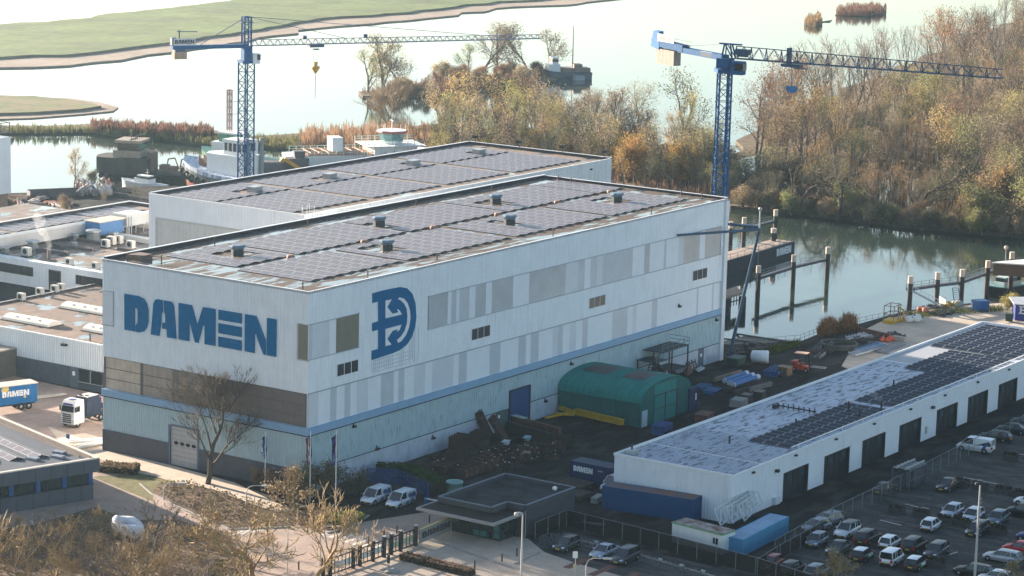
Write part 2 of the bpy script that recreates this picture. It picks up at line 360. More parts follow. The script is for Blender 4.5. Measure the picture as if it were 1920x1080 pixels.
SOIL = M('forest_floor', (.12, .085, .05), .95, .4, .12, fine=.3); MUD = M('mud_bank', (.085, .07, .05), .95, .3, .3)
FOREST = rpx([(-120, 252), (0, 250), (165, 249), (300, 262), (400, 275), (480, 276), (560, 282), (640, 306), (800, 330), (1140, 352), (1370, 393), (1500, 403), (1600, 415), (1700, 428), (1800, 437), (1920, 447), (2100, 462), (2300, 200), (2050, 10), (1900, 40), (1800, 85), (1700, 125), (1600, 165), (1500, 205), (1420, 240), (1365, 300), (1330, 312), (1280, 296), (1200, 262), (1100, 258), (960, 246), (800, 240), (700, 249), (560, 256), (470, 262), (400, 250), (170, 238), (0, 241), (-120, 244)], WZ)
mb = MB(); mb.prism([p.xy for p in FOREST], WZ-.5, WZ+.9, 0, 1); struct(mb.build('river_bank', [MUD, SOIL]))
mb = MB(); mb.prism([p.xy for p in rpx([(672, 176), (740, 166), (830, 152), (960, 138), (1030, 136), (1045, 146), (1000, 160), (860, 176), (760, 184), (680, 184)], WZ)], WZ-.5, WZ+.7, 0, 1); struct(mb.build('river_bank', [MUD, SOIL]))
POOL = M('pool_water', (.03, .045, .03), .03, .2, .1)
for pts in ([(1570, 352), (1640, 338), (1725, 336), (1790, 378), (1700, 392), (1640, 380)], [(1372, 300), (1430, 290), (1440, 318), (1385, 330)]):
    sheet('pool', pxs(pts, WZ+.9), WZ+.91, POOL)

# slab joints in the car lot and on the quay
mb = MB(); x0_, y0_ = 4, -150
for k in range(26): x = -2+k*5.5; mb.bb(x-.05, x+.05, -140, -53 if x > 22 else -49, .010, .013)
for k in range(16): y = -56-k*5.5; mb.bb(-4, 140, y-.05, y+.05, .0105, .0125)
struct(mb.build('slab_joints', M('joint_dark', (.008, .008, .008), .95, .2, .5)))
mb = MB()
for k in range(9): x = 112+k*8; mb.bb(x-.06, x+.06, -30-k*1.5, -17-max(0, k-3)*1.0, .010, .013)
for k in range(3): mb.bb(108, 176, -28+k*4.5, -27.88+k*4.5, .0105, .0125) if k < 2 else None
struct(mb.build('slab_joints', M('joint_brown', (.16, .125, .10), .95, .2, .5)))
# ================================================================== buildings
L1, W1, H1 = 104.0, 34.37, 25.76
hall = thing('assembly_hall', (0, 0, 0), 'large white hall with blue block lettering on its gable and a round blue emblem', 'building')
ROOF1 = wet_roof('hall_roofing', (.085, .058, .045), (.10, .10, .10), (.09, .5, 1), .50, .05)
mb = MB(); mb.bb(.14, L1-.12, .12, W1-.12, .02, 25.3, 0); mb.build('wall', [WHITE2], hall)
mb = MB(); mb.bb(.25, L1-.25, .25, W1-.25, 25.3, 25.42); mb.build('roof', ROOF1, hall)
mb = MB()   # coping on the near edges, parapets on the far ones
mb.bb(0, .25, 0, W1, 25.3, 25.62); mb.bb(.25, L1-.3, 0, .25, 25.3, 25.62)
mb.build('coping', WHITE, hall)
mb = MB(); mb.bb(.25, L1, W1-.3, W1, 25.0, 25.85); mb.bb(L1-.3, L1, 0, W1-.3, 25.0, 25.75); mb.build('parapet', M('parapet_felt', (.05, .04, .045), .85, .2, 1), hall)
mb = MB(); mb.bb(.25, L1+.05, W1-.34, W1+.05, 25.85, 25.92); mb.bb(L1-.34, L1+.05, -.05, W1-.34, 25.75, 25.82); mb.build('parapet_cap', WHITE, hall)
# gable with the lettering (plane x = 0, outside is -x)
SHEETL = M('gable_sheet', (.74, .77, .80), .45, .05, .5, streak=.3, scol=(.42, .44, .46))
mb = MB(); mb.corr((0, W1), (0, 0), 12.7, 25.58, .38, .045); mb.build('gable_cladding', SHEETL, hall)
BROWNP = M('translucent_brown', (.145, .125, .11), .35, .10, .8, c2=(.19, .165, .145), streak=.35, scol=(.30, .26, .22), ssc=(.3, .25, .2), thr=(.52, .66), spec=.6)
BANDLIT = M('translucent_backlit', (.50, .39, .31), .35, .12, .6, c2=(.58, .47, .37), streak=.5, scol=(.33, .27, .24), ssc=(.4, .7, .3), spec=.6)  # same brown band, with the sun shining through it put into the colour
for ya, yb, m_ in ((27.7, W1-.3, BANDLIT), (22.3, 27.5, M('translucent_half_backlit', (.33, .265, .22), .35, .14, .6, streak=.6, scol=(.19, .165, .15), ssc=(.3, .3, .3), spec=.6)), (11.8, 22.3, BROWNP), (.35, 11.8, M('translucent_dark', (.155, .13, .118), .35, .1, .8, spec=.6))):  # transmitted sunlight painted in: palest at the far end, dark towards the near corner
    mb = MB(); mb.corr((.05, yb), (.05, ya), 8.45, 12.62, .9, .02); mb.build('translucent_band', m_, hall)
mb = MB(); mb.bb(.06, .1, .3, W1-.25, 8.4, 12.65); mb.build('band_backing', DARK, hall)
mb = MB()
for z in (9.8, 11.2): mb.bb(-.03, 0, .4, W1-.3, z-.04, z+.04)
for y in (27.6, 34.0): mb.bb(-.03, 0, y-.16, y+.16, 8.45, 12.6)
mb.build('band_frame', M('grey_brown_frame', (.13, .12, .11), .6, .1), hall)
BLUEB = M('pale_blue_flashing', (.22, .36, .52), .5, .06, .5, streak=.3, scol=(.17, .26, .34))
mb = MB(); mb.bb(-.32, 0, -.32, W1, 7.45, 8.35); mb.bb(0, L1-1.0, -.32, 0, 7.45, 8.35); mb.build('fascia', BLUEB, hall)
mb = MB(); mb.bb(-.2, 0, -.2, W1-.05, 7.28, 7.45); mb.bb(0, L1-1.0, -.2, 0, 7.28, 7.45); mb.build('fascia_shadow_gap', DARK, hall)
LOWL = M('lower_gable_sheet', (.40, .51, .55), .5, .07, .6, streak=.35, scol=(.24, .33, .34))
mb = MB(); mb.corr((0, W1), (0, 22.55), 2.85, 7.3, .38, .07); mb.corr((0, 17.85), (0, 0), 2.85, 7.3, .38, .07); mb.corr((0, 22.55), (0, 17.85), 5.2, 7.3, .38, .07)
mb.build('lower_cladding', LOWL, hall)
mb = MB(); mb.bb(-.12, .12, 22.5, W1, 0, 2.85); mb.bb(-.12, .12, -.12, 17.9, 0, 2.85); mb.build('plinth', M('dark_plinth', (.085, .088, .10), .9, .12, .8), hall)
gd = MB(); gd.bb(.02, .1, 17.9, 22.5, 0, 5.2); g = gd.build('garage_door', M('roller_door', (.42, .41, .40), .5, .06, .8, streak=.3, scol=(.26, .25, .25)), hall)
mb = MB()
for k in range(4):
    yc = 21.6-k*1.0; mb.plate([(.0, yc+.38*math.cos(t)*(1 if abs(math.cos(t)) < .9 else .95), 3.0+.24*math.sin(t)) for t in [i*math.pi/6 for i in range(12)]], (-1, 0, 0), .03)
mb.build('pane', GLASS, g)
mb = MB()
for z in (.65, 1.3, 1.95, 2.55, 3.5, 4.1, 4.7): mb.bb(-.01, .02, 17.95, 22.45, z-.02, z+.02)
mb.build('panel_joint', M('joint_grey', (.22, .22, .22), .7, .1), g)
mb = MB(); mb.bb(-.15, .1, 22.5, 22.8, 0, 5.3); mb.bb(-.15, .1, 17.6, 17.9, 0, 5.3); mb.bb(-.15, .1, 17.9, 22.5, 5.2, 5.4); mb.build('door_frame', M('bluegrey_frame', (.10, .13, .19), .6, .1), g)
mb = MB(); lettering(mb, (-.075, 30.40, 16.75), (0, -1, 0), (0, 0, 1), 25.4, 4.75, (-1, 0, 0), .10); mb.build('lettering', M('sign_blue', (.0, .115, .27), .9, .10, 1.5, spec=.08), hall)
# long side (plane y = 0, outside is -y)
SIDE = M('side_sheet', (.76, .79, .82), .5, .04, .35, streak=.42, scol=(.44, .49, .52), ssc=(.8, .8, .06), thr=(.48, .72), fine=.05)
mb = MB()
for z0, z1 in ((21.5, 25.6), (12.75, 17.0)): mb.corr((0, 0), (L1, 0), z0, z1, .5, .025)
for x0, x1 in ((10.2, 24.9), (102.4, L1)): mb.corr((x0, 0), (x1, 0), 17.0, 21.5, .5, .025)
mb.build('side_cladding', SIDE, hall)
mb = MB()
mb.bb(0, L1-1.0, -.10, .1, 12.63, 12.73); mb.bb(0, 10.2, -.10, .1, 21.41, 21.51); mb.bb(25, 102.4, -.10, .1, 21.41, 21.51)
mb.bb(0, 10.2, -.09, .1, 16.95, 17.05); mb.bb(25, 102.4, -.09, .1, 16.95, 17.05)
mb.build('flashing', M('grey_flashing', (.36, .39, .44), .5, .1), hall)
# translucent strips: sheets of different ages side by side
TR = [M('strip_pale', (.72, .75, .79), .4, .04, .5), M('strip_light', (.60, .63, .67), .35, .05, .5), M('strip_grey', (.50, .53, .57), .3, .06, .5), M('strip_dark', (.44, .46, .48), .25, .10, .4), M('strip_buff', (.50, .48, .46), .3, .10, .4), M('strip_olive', (.20, .19, .145), .25, .08, .4)]
def strip(px_list, z0, z1, name):
    for x0, x1, k in px_list:
        q = MB(); q.corr((x0, 0), (x1, 0), z0, z1, .42, .02); q.build(name, TR[k], hall)
xs = lambda a, b, z=19: (PY(a, 600, 0).x if False else a, b)
def fx(px, z):   # image column on the long side at height z -> metres along it
    lo, hi = 0.0, 104.0
    for _ in range(40):
        mm = (lo+hi)/2
        if pj((mm, 0, z))[0] < px: lo = mm
        else: hi = mm
    return lo
def cols(lst, z): return [(fx(a, z), fx(b2, z), k) for a, b2, k in lst]
strip(cols([(578, 586, 2), (586, 618, 1), (618, 630, 0), (630, 672.5, 5)], 19), 17.05, 21.4, 'translucent_sheet')
strip(cols([(804, 839.5, 3), (839.5, 846, 0), (846, 855.5, 2), (855.5, 861, 0), (861, 880, 2), (880, 891, 0), (891, 911, 3), (911, 922, 0), (922, 962, 3), (962, 992, 0), (992, 1060.5, 3), (1060.5, 1084, 1), (1084, 1096, 2), (1096, 1107, 0), (1107, 1119, 2), (1119, 1130, 1), (1130, 1186, 2), (1186, 1208, 0), (1208, 1218, 3), (1218, 1245, 0), (1245, 1249, 2), (1249, 1272, 0), (1272, 1282, 1), (1282, 1312, 4), (1312, 1322, 0), (1322, 1350, 4)], 19), 17.05, 21.4, 'translucent_sheet')
strip(cols([(578, 597, 1), (597, 619, 0), (619, 631, 2), (631, 646, 0), (646, 657, 2), (657, 669, 0), (669, 690, 1), (690, 714, 0), (714, 738, 2), (738, 747, 0), (747, 758, 2), (758, 776, 0), (776, 797, 1), (797, 810, 0), (810, 850, 1), (850, 860, 0), (860, 875, 2), (875, 918, 0), (918, 938, 2), (938, 972, 0), (972, 986, 2), (986, 995, 0), (995, 1010, 2), (1010, 1036, 0), (1036, 1046, 1), (1046, 1055, 2), (1055, 1068, 0), (1068, 1080, 1), (1080, 1092, 0), (1092, 1102, 2), (1102, 1148, 0), (1148, 1176, 2), (1176, 1186, 0), (1186, 1193, 1), (1193, 1222, 0), (1222, 1232, 2), (1232, 1306, 0), (1306, 1309, 2), (1309, 1335, 0), (1335, 1338, 2), (1338, 1347, 0)], 10.5), 8.35, 12.62, 'translucent_sheet')
mb = MB(); mb.bb(-.10, .1, 1.55, 5.0*0+.05, 17.0, 21.4); mb.build('corner_window', TR[5], hall)
mb = MB(); mb.bb(-.10, .1, W1-1.9, W1-.05, 17.0, 21.4); mb.build('corner_window', TR[1], hall)
mb = MB(); mb.bb(-.14, .1, -.05, 1.7, 16.85, 17.0); mb.bb(-.14, .1, -.05, 1.7, 21.4, 21.5); mb.bb(-.14, -.1, 1.62, 1.7, 17, 21.4); mb.build('window_trim', STEEL, hall); mb = MB(); mb.bb(-.14, .1, W1-2, W1, 16.85, 17.0); mb.bb(-.14, -.1, W1-2, W1-1.92, 17, 21.4); mb.bb(-.14, .1, W1-2, W1, 21.4, 21.5); mb.build('window_trim', STEEL, hall)
for x in (7.85, 37.2, 66.6, 96.05):
    mb = MB(); mb.bb(x-2.25, x+2.25, -.1, .1, 13.85, 15.62); w = mb.build('louvre_window', WHITE, hall)
    for k in (-1, 0, 1):
        q = MB(); q.bb(x+k*1.45-.64, x+k*1.45+.64, -.13, -.1, 14.0, 15.47)
        for j in range(7): q.bb(x+k*1.45-.62, x+k*1.45+.62, -.16, -.13, 14.08+j*.2, 14.15+j*.2)
        q.build('pane', M('louvre_dark', (.03, .035, .045), .3, .2), w)
TEAL = M('lower_side_sheet', (.36, .465, .51), .5, .08, .5, streak=.75, scol=(.10, .19, .20), ssc=(1.3, 1.3, .25), thr=(.52, .72))
mb = MB(); mb.corr((0, 0), (44.8, 0), 2.86, 7.3, .42, .05); mb.corr((44.8, 0), (49.5, 0), 5.2, 7.3, .42, .05); mb.corr((49.5, 0), (L1-1.0, 0), 2.86, 7.3, .42, .05); mb.build('lower_cladding', TEAL, hall)
PLW = M('side_plinth', (.42, .46, .52), .85, .1, .5, streak=.55, scol=(.22, .24, .28), ssc=(.4, .4, .3))
mb = MB(); mb.bb(.12, 41.2, -.06, .12, 0, 2.84); mb.bb(49.5, 96.5, -.06, .12, 0, 2.84); mb.bb(98.3, L1-1.0, -.06, .12, 0, 2.84)
mb.build('plinth', PLW, hall)
mb = MB(); mb.bb(0, 44.8, -.1, -.06, 2.78, 2.88); mb.bb(49.5, L1-1.0, -.1, -.06, 2.78, 2.88); mb.build('plinth_rail', DARK, hall)
mb = MB(); mb.bb(44.8, 49.5, -.08, .1, 0, 5.2); d = mb.build('sliding_door', M('door_blue', (.018, .06, .17), .5, .15, .6), hall)
mb = MB(); mb.bb(44.5, 44.8, -.16, .1, 0, 5.35); mb.bb(49.5, 49.75, -.16, .1, 0, 5.35); mb.bb(44.8, 49.5, -.16, .1, 5.2, 5.4); mb.build('frame', DARK, d)
mb = MB(); mb.bb(96.5, 98.3, -.04, .1, 0, 2.7); d = mb.build('door', M('door_grey', (.10, .12, .16), .6, .1), hall)
mb = MB(); mb.bb(97.2, 97.7, -.07, -.04, 1.5, 2.0); mb.build('sign', WHITE, d)
mb = MB(); mb.bb(41.2, 44.4, -.02, .1, 0, 2.84); d = mb.build('door', M('door_green', (.07, .10, .10), .6, .1), hall)
mb = MB(); mb.bb(42.0, 42.4, -.05, -.02, 1.9, 2.3); mb.build('sign', WHITE, d)
mb = MB(); mb.bb(L1-1.0, L1, -.35, .12, 0, 25.3); mb.build('corner_post', WHITE, hall)
mb = MB()
for x, z in ((9.2, 6.9), (14.2, 3.0), (53.5, 2.3), (60, 6.6), (101.6, 6.7), (90, 10.6), (26.5, 2.1)): mb.box((x, -.28, z), (.5, .35, .28)); mb.box((x, -.1, z+.25), (.1, .2, .3))
mb.build('floodlight', DARK, hall)
# the emblem: outline taken on the wall, then given thickness
def onwall(pts): return [Vector((PY(480+x/3, 360+y/3, 0).x, -.03, PY(480+x/3, 360+y/3, 0).z)) for x, y in pts]
EMB = M('emblem_blue', (.0, .115, .27), .9, .05, .5, spec=.08)
mb = MB(); mb.plate(onwall([(652, 570), (700, 556), (760, 543), (810, 534), (848, 541), (878, 572), (895, 625), (900, 700), (893, 760), (875, 815), (845, 860), (805, 890), (770, 905), (648, 945), (648, 893), (685, 882), (685, 774), (652, 784), (652, 737), (685, 727), (685, 616), (652, 624)]), (0, -1, 0), .05); e = mb.build('emblem', EMB, hall)
mb = MB()
for pts in ([(722, 606), (760, 599), (733, 646), (765, 686), (800, 678), (792, 657), (806, 664), (822, 690), (722, 714)],
            [(722, 768), (818, 742), (808, 774), (790, 786), (800, 769), (765, 779), (733, 828), (758, 862), (722, 872)],
            [(795, 602), (806, 591), (830, 600), (850, 625), (863, 665), (866, 710), (858, 760), (840, 805), (815, 838), (797, 849), (790, 832), (812, 812), (833, 780), (846, 738), (849, 697), (844, 655), (830, 627), (812, 610)]):
    q = onwall(pts); cq = sum(q, Vector())/len(q); mb.plate([cq+(p-cq)*Vector((.93, 1, .93)) if False else p+(cq-p)*(.07 if len(q) < 12 else 0)+Vector((0, -.052, 0)) for p in q], (0, -1, 0), .012)
mb.build('emblem_inlay', WHITE, e)
# grid of old fixing marks left under the emblem
mb = MB()
for k in range(26):
    x = 12.9+k*.40; zt = 15.0+max(0, (x-15.5))*.28 if x < 20 else 17.5
    if random.random() < .8: mb.bb(x, x+.10, -.055, -.02, 13.1+random.random()*.5, min(zt, 20.8)+random.random()*.3)
for z in (13.2, 13.7, 14.2, 14.7): mb.bb(13.2, 20.5+(z-13)*.8, -.05, -.02, z, z+.09)
mb.build('stain_mark', M('stain_grey', (.52, .56, .60), .6, .15, 3), hall)
# roof furniture of the hall
VENTB = M('vent_grey', (.045, .055, .06), .6, .15, 2); VENTC = M('vent_cap_blue', (.14, .20, .26), .7, .15, 2)
VENTS = [(14.7, 23.9), (46.7, 24.6), (75.7, 24.4), (31.5, 11.8), (60.9, 11.75), (90.1, 11.7)]
for x, y in VENTS:
    mb = MB(); mb.lathe([(.85, 25.42), (.85, 26.15), (.65, 26.2)], (x, y, 0), 8, sm=False); v = mb.build('roof_vent', VENTB, hall)
    mb = MB(); mb.lathe([(.7, 26.15), (1.08, 26.55), (1.08, 26.7), (.8, 26.82)], (x, y, 0), 8, sm=False); mb.build('vent_cap', VENTC, v)
for x, y in ((17.6, 17.2), (33.75, 17.3), (49.9, 17.3), (66, 17.3), (82, 17.3), (97, 17.2)):
    mb = MB(); mb.lathe([(.55, 25.42), (.55, 25.75), (.35, 25.9)], (x, y, 0), 10); mb.build('roof_light', M('terracotta_cap', (.30, .17, .12), .7, .2), hall)
mb = MB()
for x, y, h in ((1.5, 2.2, 1.2), (1.9, 31.8, 1.0), (3.2, 27, 1.2), (102, 3.5, 1.3), (102.4, 7.5, 1.1), (30, 2.3, .7), (58, 2.3, .7), (85, 2.4, .7), (15, 2.4, .7), (20, 32.4, .8), (40, 32.2, .8), (66, 32.2, .8), (86, 32.2, .8), (101.5, 30, 1.2), (101.5, 27.5, 1.0)): mb.tube((x, y, 25.4), (x, y, 25.4+h), .10, .08, 6)
mb.bar((1.9, 31.8, 26.2), (3.2, 27, 26.3), .09); mb.bar((101.5, 30, 26.2), (101.5, 25, 25.9), .08); mb.bar((102, 3.5, 26.3), (102.4, 7.5, 26.2), .08)
mb.build('roof_pipe', M('pipe_brown', (.10, .06, .06), .6, .2), hall)
mb = MB(); mb.bb(2.6, 5.0, 30.2, 32.4, 25.42, 26.1); mb.build('roof_hatch', M('hatch_tan', (.16, .12, .10), .8, .2), hall)

# ---------------------------------------------------------------- solar rows
PV = M('solar_glass', (.13, .105, .115), .35, .15, .4, spec=.9); PVF = M('solar_frame', (.66, .64, .64), .45, .08)
PVN = [PV, PVF, DARK]; PVK = [M('solar_glass_dark', (.006, .012, .030), .5, .2, .4, spec=.12), M('solar_frame_dull', (.30, .33, .37), .6, .08), DARK]
_pv = {}
def pv_row(n, pw=1.7, run=1.12, tilt=.15, two=True, dark=False):
    """a ridge-shaped row of n panels along +y, both slopes; base on z = 0"""
    key = (n, pw, run, tilt, two, dark)
    if key in _pv: return _pv[key]
    mb = MB(); g = .03
    for k in range(n):
        y0, y1 = k*pw+g, (k+1)*pw-g
        for s in ((-1, 1) if two else (-1,)):
            xa, xb, za, zb = s*run, s*.04, .10, .10+tilt
            mb.add([(xa, y0, za), (xa, y1, za), (xb, y1, zb), (xb, y0, zb)], [(0, 1, 2, 3) if s > 0 else (3, 2, 1, 0)], 1)
            f = .06; dx = (xb-xa); xa2, xb2 = xa+dx*f/run, xb-dx*f/run
            za2, zb2 = za+tilt*f/run+.006, zb-tilt*f/run+.006
            mb.add([(xa2, y0+f, za2), (xa2, y1-f, za2), (xb2, y1-f, zb2), (xb2, y0+f, zb2)], [(0, 1, 2, 3) if s > 0 else (3, 2, 1, 0)], 0)
    Y = n*pw
    for yy in (0.0, Y):
        mb.add([(-run, yy, .03), (0, yy, .03), (0, yy, .10+tilt), (-run, yy, .09)], [(0, 1, 2, 3)], 2)
        if two: mb.add([(run, yy, .03), (0, yy, .03), (0, yy, .10+tilt), (run, yy, .09)], [(0, 1, 2, 3)], 2)
    mb.bb(-run-.02, -run, 0, Y, .02, .09, 2)
    if not two: mb.bb(.04, .06, 0, Y, .02, .10+tilt, 2)
    me_o = mb.build('panel_row', PVK if dark else PVN); me = me_o.data; bpy.data.objects.remove(me_o); _pv[key] = me; return me
def solar_block(label, group, x0, nrow, pitch, y0, ncol, z, holes=(), pw=1.7, run=1.12, tilt=.15, two=True, dark=False, rz=0.0, org=None):
    o = org if org is not None else Vector((x0, y0, z))
    t = thing('solar_array', o, label, 'solar panels', group, rz)
    for k in range(nrow):
        x = (k+.5)*pitch; segs = [(0, ncol)]
        for hx, ha, hb in holes:
            if abs((x0 if org is None else 0)+x-hx) < pitch*.9: segs = [s for s in ((0, ha), (hb, ncol)) if s[1] > s[0]]
        for a, b2 in segs:
            q = bpy.data.objects.new('panel_row', pv_row(b2-a, pw, run, tilt, two, dark)); COL.objects.link(q); q.parent = t; q.location = (x, a*pw, 0)
    return t
G1 = 'solar arrays on the hall roofs'
def lbl(a, b2): return 'solar array on the %s, %s' % (a, b2)
NEAR = [(6.0, 8), (26.4, 10), (52.2, 10), (77.6, 9)]
for i, (x0, n) in enumerate(NEAR):
    solar_block(lbl('lettered hall roof', ['near side at the lettering corner', 'near side, second block', 'near side, third block', 'near side by the blue crane'][i]), G1, x0, n, 2.45, 4.7, 7, 25.42, [(x, 3, 6) for x, y in VENTS[3:]])
FARF = [(7.6, 5), (20.4, 10), (45.4, 10), (70.4, 10), (95.2, 3)]
for i, (x0, n) in enumerate(FARF):
    solar_block(lbl('lettered hall roof', ['short one behind the lettering on the far side', 'second along the far parapet', 'third along the far parapet', 'fourth along the far parapet', 'smallest one at the far corner'][i]), G1, x0, n, 2.45, 18.2, 7, 25.42, [(x, 2, 5) for x, y in VENTS[:3]])
# stair tower against the long side
st = thing('stair_tower', (82.5, -2.6, 0), 'dark steel stair tower with railings against the teal hall wall', 'stairs')
for x in (78, 82.5, 87.2):
    for y in (-.4, -3.6): mb = MB(); mb.bar((x, y, 0), (x, y, 5.6 if x > 78 else 4.4), .16); mb.build('post', DARK, st)
mb = MB(); mb.bb(79.5, 87.3, -3.7, -.3, 5.45, 5.6); mb.bb(77.8, 81, -3.7, -.3, 4.2, 4.32); mb.bb(82.5, 87.3, -3.7, -.3, 2.2, 2.3); mb.build('platform', M('grating', (.05, .065, .07), .7, .2), st)
for (xa, za, xb, zb, y) in ((79.8, 1.2, 82.6, 5.4, -1.2), (87, .1, 83.2, 2.2, -3.0), (81.5, 2.2, 79, 4.2, -2.6)):
    mb = MB(); n = 12
    for k in range(n):
        f = k/(n-1); mb.box((xa+(xb-xa)*f, y, za+(zb-za)*f), (.3, 1.1, .05))
    mb.bar((xa, y-.55, za), (xb, y-.55, zb), .08, .2); mb.bar((xa, y+.55, za), (xb, y+.55, zb), .08, .2); mb.build('flight', DARK, st)
mb = MB()
for (xa, xb, y, z) in ((79.5, 87.3, -3.7, 5.6), (77.8, 80, -3.7, 4.3)):
    for h in (.55, 1.1): mb.bar((xa, y, z+h), (xb, y, z+h), .06)
    k = xa
    while k <= xb+.01: mb.bar((k, y, z), (k, y, z+1.1), .06); k += (xb-xa)/5
for h in (.55, 1.1): mb.bar((87.3, -3.7, 5.6+h), (87.3, -.3, 5.6+h), .06)
mb.build('railing', M('railing_grey', (.16, .2, .21), .6, .2), st)
# pipe derrick on the hall corner
dv = thing('pipe_derrick', (104.6, -1.2, 0), 'grey blue pipe derrick leaning from the quay to the far corner of the hall', 'derrick')
PIPE = M('pipe_bluegrey', (.055, .10, .16), .8, .12, 1, spec=.15)
top = PY(1424, 430, -6.0); mb = MB()
mb.tube((104.6, -1.0, .2), top, .30, .24, 8); mb.build('leg', PIPE, dv)
mb = MB(); mb.tube(top, PY(1270, 441, -.6), .22, .18, 8); mb.build('strut', PIPE, dv)
mb = MB(); mb.tube(top+Vector((.4, 0, .3)), (103.9, .6, 21.6), .26, .22, 8); mb.build('strut', PIPE, dv)
mb = MB(); mb.tube(top, top+Vector((0, 0, 2.9)), .12, .12, 6); mb.lathe([(.05, 0), (.3, .15), (.3, .4), (.1, .55)], tuple(top+Vector((0, 0, 2.9))), 8); mb.build('mast', STEEL, dv)
mb = MB(); mb.tube(top, (top.x, top.y, 12), .025, .025, 4); mb.build('cable', STEEL, dv)

# ---------------------------------------------------------------- rear hall
H2 = 20.0
h2 = thing('rear_hall', (75, 59.5, 0), 'second white hall behind the lettered one, lower wall mostly hidden', 'building')
x0, x1, y0, y1 = 73.4, 165.3, 59.6, 92.6
mb = MB(); mb.bb(x0+.1, x1, y0+.1, y1, 0, H2-.5); mb.build('wall', WHITE2, h2)
mb = MB(); mb.corr((x0, y1), (x0, y0), 0, H2, .5, .04); mb.build('gable_cladding', M('rear_sheet', (.66, .69, .73), .45, .04, .4, streak=.3, scol=(.5, .52, .54)), h2)
mb = MB(); mb.corr((x0, y0), (x1, y0), 0, H2-.1, .6, .04); mb.build('side_cladding', M('rear_side', (.66, .68, .70), .5, .04, .3, streak=.65, scol=(.33, .37, .37), ssc=(.8, .8, .05), thr=(.5, .7)), h2)
mb = MB(); mb.bb(x0+.2, x1-.2, y0+.2, y1-.2, H2-.5, H2-.35); mb.build('roof', wet_roof('rear_roofing', (.20, .15, .12), (.16, .15, .14), (.1, .4, 1), .56, .06), h2)
mb = MB(); mb.bb(x0+.2, x1, y1-.3, y1, H2-.5, H2+.1); mb.bb(x1-.3, x1, y0, y1-.3, H2-.5, H2+.15); mb.build('parapet', M('parapet_felt2', (.055, .045, .05), .8, .2), h2)
mb = MB(); mb.bb(x0+.2, x1+.05, y1-.34, y1+.05, H2+.1, H2+.18); mb.bb(x1-.34, x1+.05, y0-.1, y1-.34, H2+.15, H2+.22); mb.bb(x0-.1, x0+.2, y0-.1, y1, H2-.1, H2+.05); mb.bb(x0+.2, x1-.34, y0-.1, y0+.2, H2-.1, H2+.05); mb.build('coping', WHITE, h2)
mb = MB(); mb.corr((x0-.06, 90.7), (x0-.06, 61.5), 8.0, 15.9, .55, .05); mb.build('door_panel', M('door_panel_grey', (.46, .47, .46), .5, .08, .5, streak=.5, scol=(.34, .35, .34)), h2)
mb = MB(); mb.bb(x0-.16, x0-.05, 61.2, 91.0, 15.9, 16.15); mb.bb(x0-.16, x0-.05, 90.7, 91.0, 8, 15.9); mb.build('door_trim', M('trim_grey', (.40, .40, .38), .6, .1), h2)
for x, y in ((88.6, 82.5), (109.6, 83), (133.6, 82.5), (154.7, 82.6)):
    mb = MB(); mb.bb(x-1.1, x+1.1, y-.8, y+.8, H2-.35, H2+.5); v = mb.build('roof_vent', M('vent_pale', (.28, .28, .29), .6, .15), h2)
    mb = MB(); mb.bb(x-1.2, x+1.2, y-.9, y+.9, H2+.5, H2+.62); mb.build('vent_cap', STEEL, v)
for px in (880, 962, 1042, 1122):
    g = W(px, 268+(px-880)*.117, H2+.2); y = max(y0+.6, min(y1-.6, g.y)); mb = MB()
    mb.tube((x1-.3, y, H2), (x1-.3, y, H2+1.0), .07, .07, 6); mb.box((x1-.4, y, H2+1.25), (.5, 1.0, .55), .3); mb.build('floodlight', DARK, h2)
mb = MB()
for x in (100, 116, 128, 140, 158): mb.box((x, y0-.15, H2-1.3), (.5, .3, .25))
mb.build('wall_lamp', DARK, h2)
mb = MB()
for dy in (0, 1.0):
    mb.path([(74.6, 60+dy, H2-.3), (74.6, 60+dy, H2+1.3), (75.5, 60+dy, H2+1.6), (76.4, 60+dy, H2+1.2), (76.4, 60+dy, H2-.3)], .05, 5)
for k in range(6): mb.bar((74.6, 60, H2-.2+k*.3), (74.6, 61, H2-.2+k*.3), .05)
mb.build('ladder', STEEL, h2)
for i, (x0_, n) in enumerate(((75.4, 8), (96.5, 8), (117.6, 8), (138.7, 9))):
    solar_block(lbl('rear hall roof', ['near side by the white gable', 'near side, second from the gable', 'near side, third from the gable', 'near side by the trees'][i]), G1, x0_, n, 2.45, 63.6, 9, H2-.35)
    solar_block(lbl('rear hall roof', ['far side by the tugs', 'far side, second along the parapet', 'far side, third along the parapet', 'far side by the trees'][i]), G1, x0_, n, 2.45, 79.8, 6, H2-.35, [(88.6, 1, 3), (109.6, 1, 3), (133.6, 1, 3), (154.7, 1, 3)])

# ---------------------------------------------------------------- long white workshop on the right
w = thing('workshop', (21.8, -48.2, 0), 'long low white workshop with a row of dark doors and frosted roof', 'building')
wx0, wx1, wy0, wy1, wz = 21.8, 131.9, -48.17, -31.44, 6.05
WSH = M('workshop_sheet', (.70, .735, .78), .45, .04, .4, streak=.5, scol=(.36, .40, .42), ssc=(.7, .7, .08), thr=(.53, .8))
mb = MB(); mb.bb(wx0+.1, wx1-.02, wy0+.6, wy1-.02, 0, wz-.35); mb.build('wall', WSH, w)
DOORS = [(35.15, 41.7), (46.2, 53.2), (57.0, 63.7), (68.1, 74.8), (79.9, 86.6), (90.3, 97.0), (100.9, 107.5), (112, 118.7), (123, 129.6)]
mb = MB(); mb.corr((wx0, wy1), (wx0, wy0), 0, wz-.2, .42, .05)
e = wx0
for a, b2 in DOORS: mb.corr((e, wy0), (a, wy0), 0, wz-.1, .5, .03); mb.corr((a, wy0), (b2, wy0), 3.55, wz-.1, .5, .03); e = b2
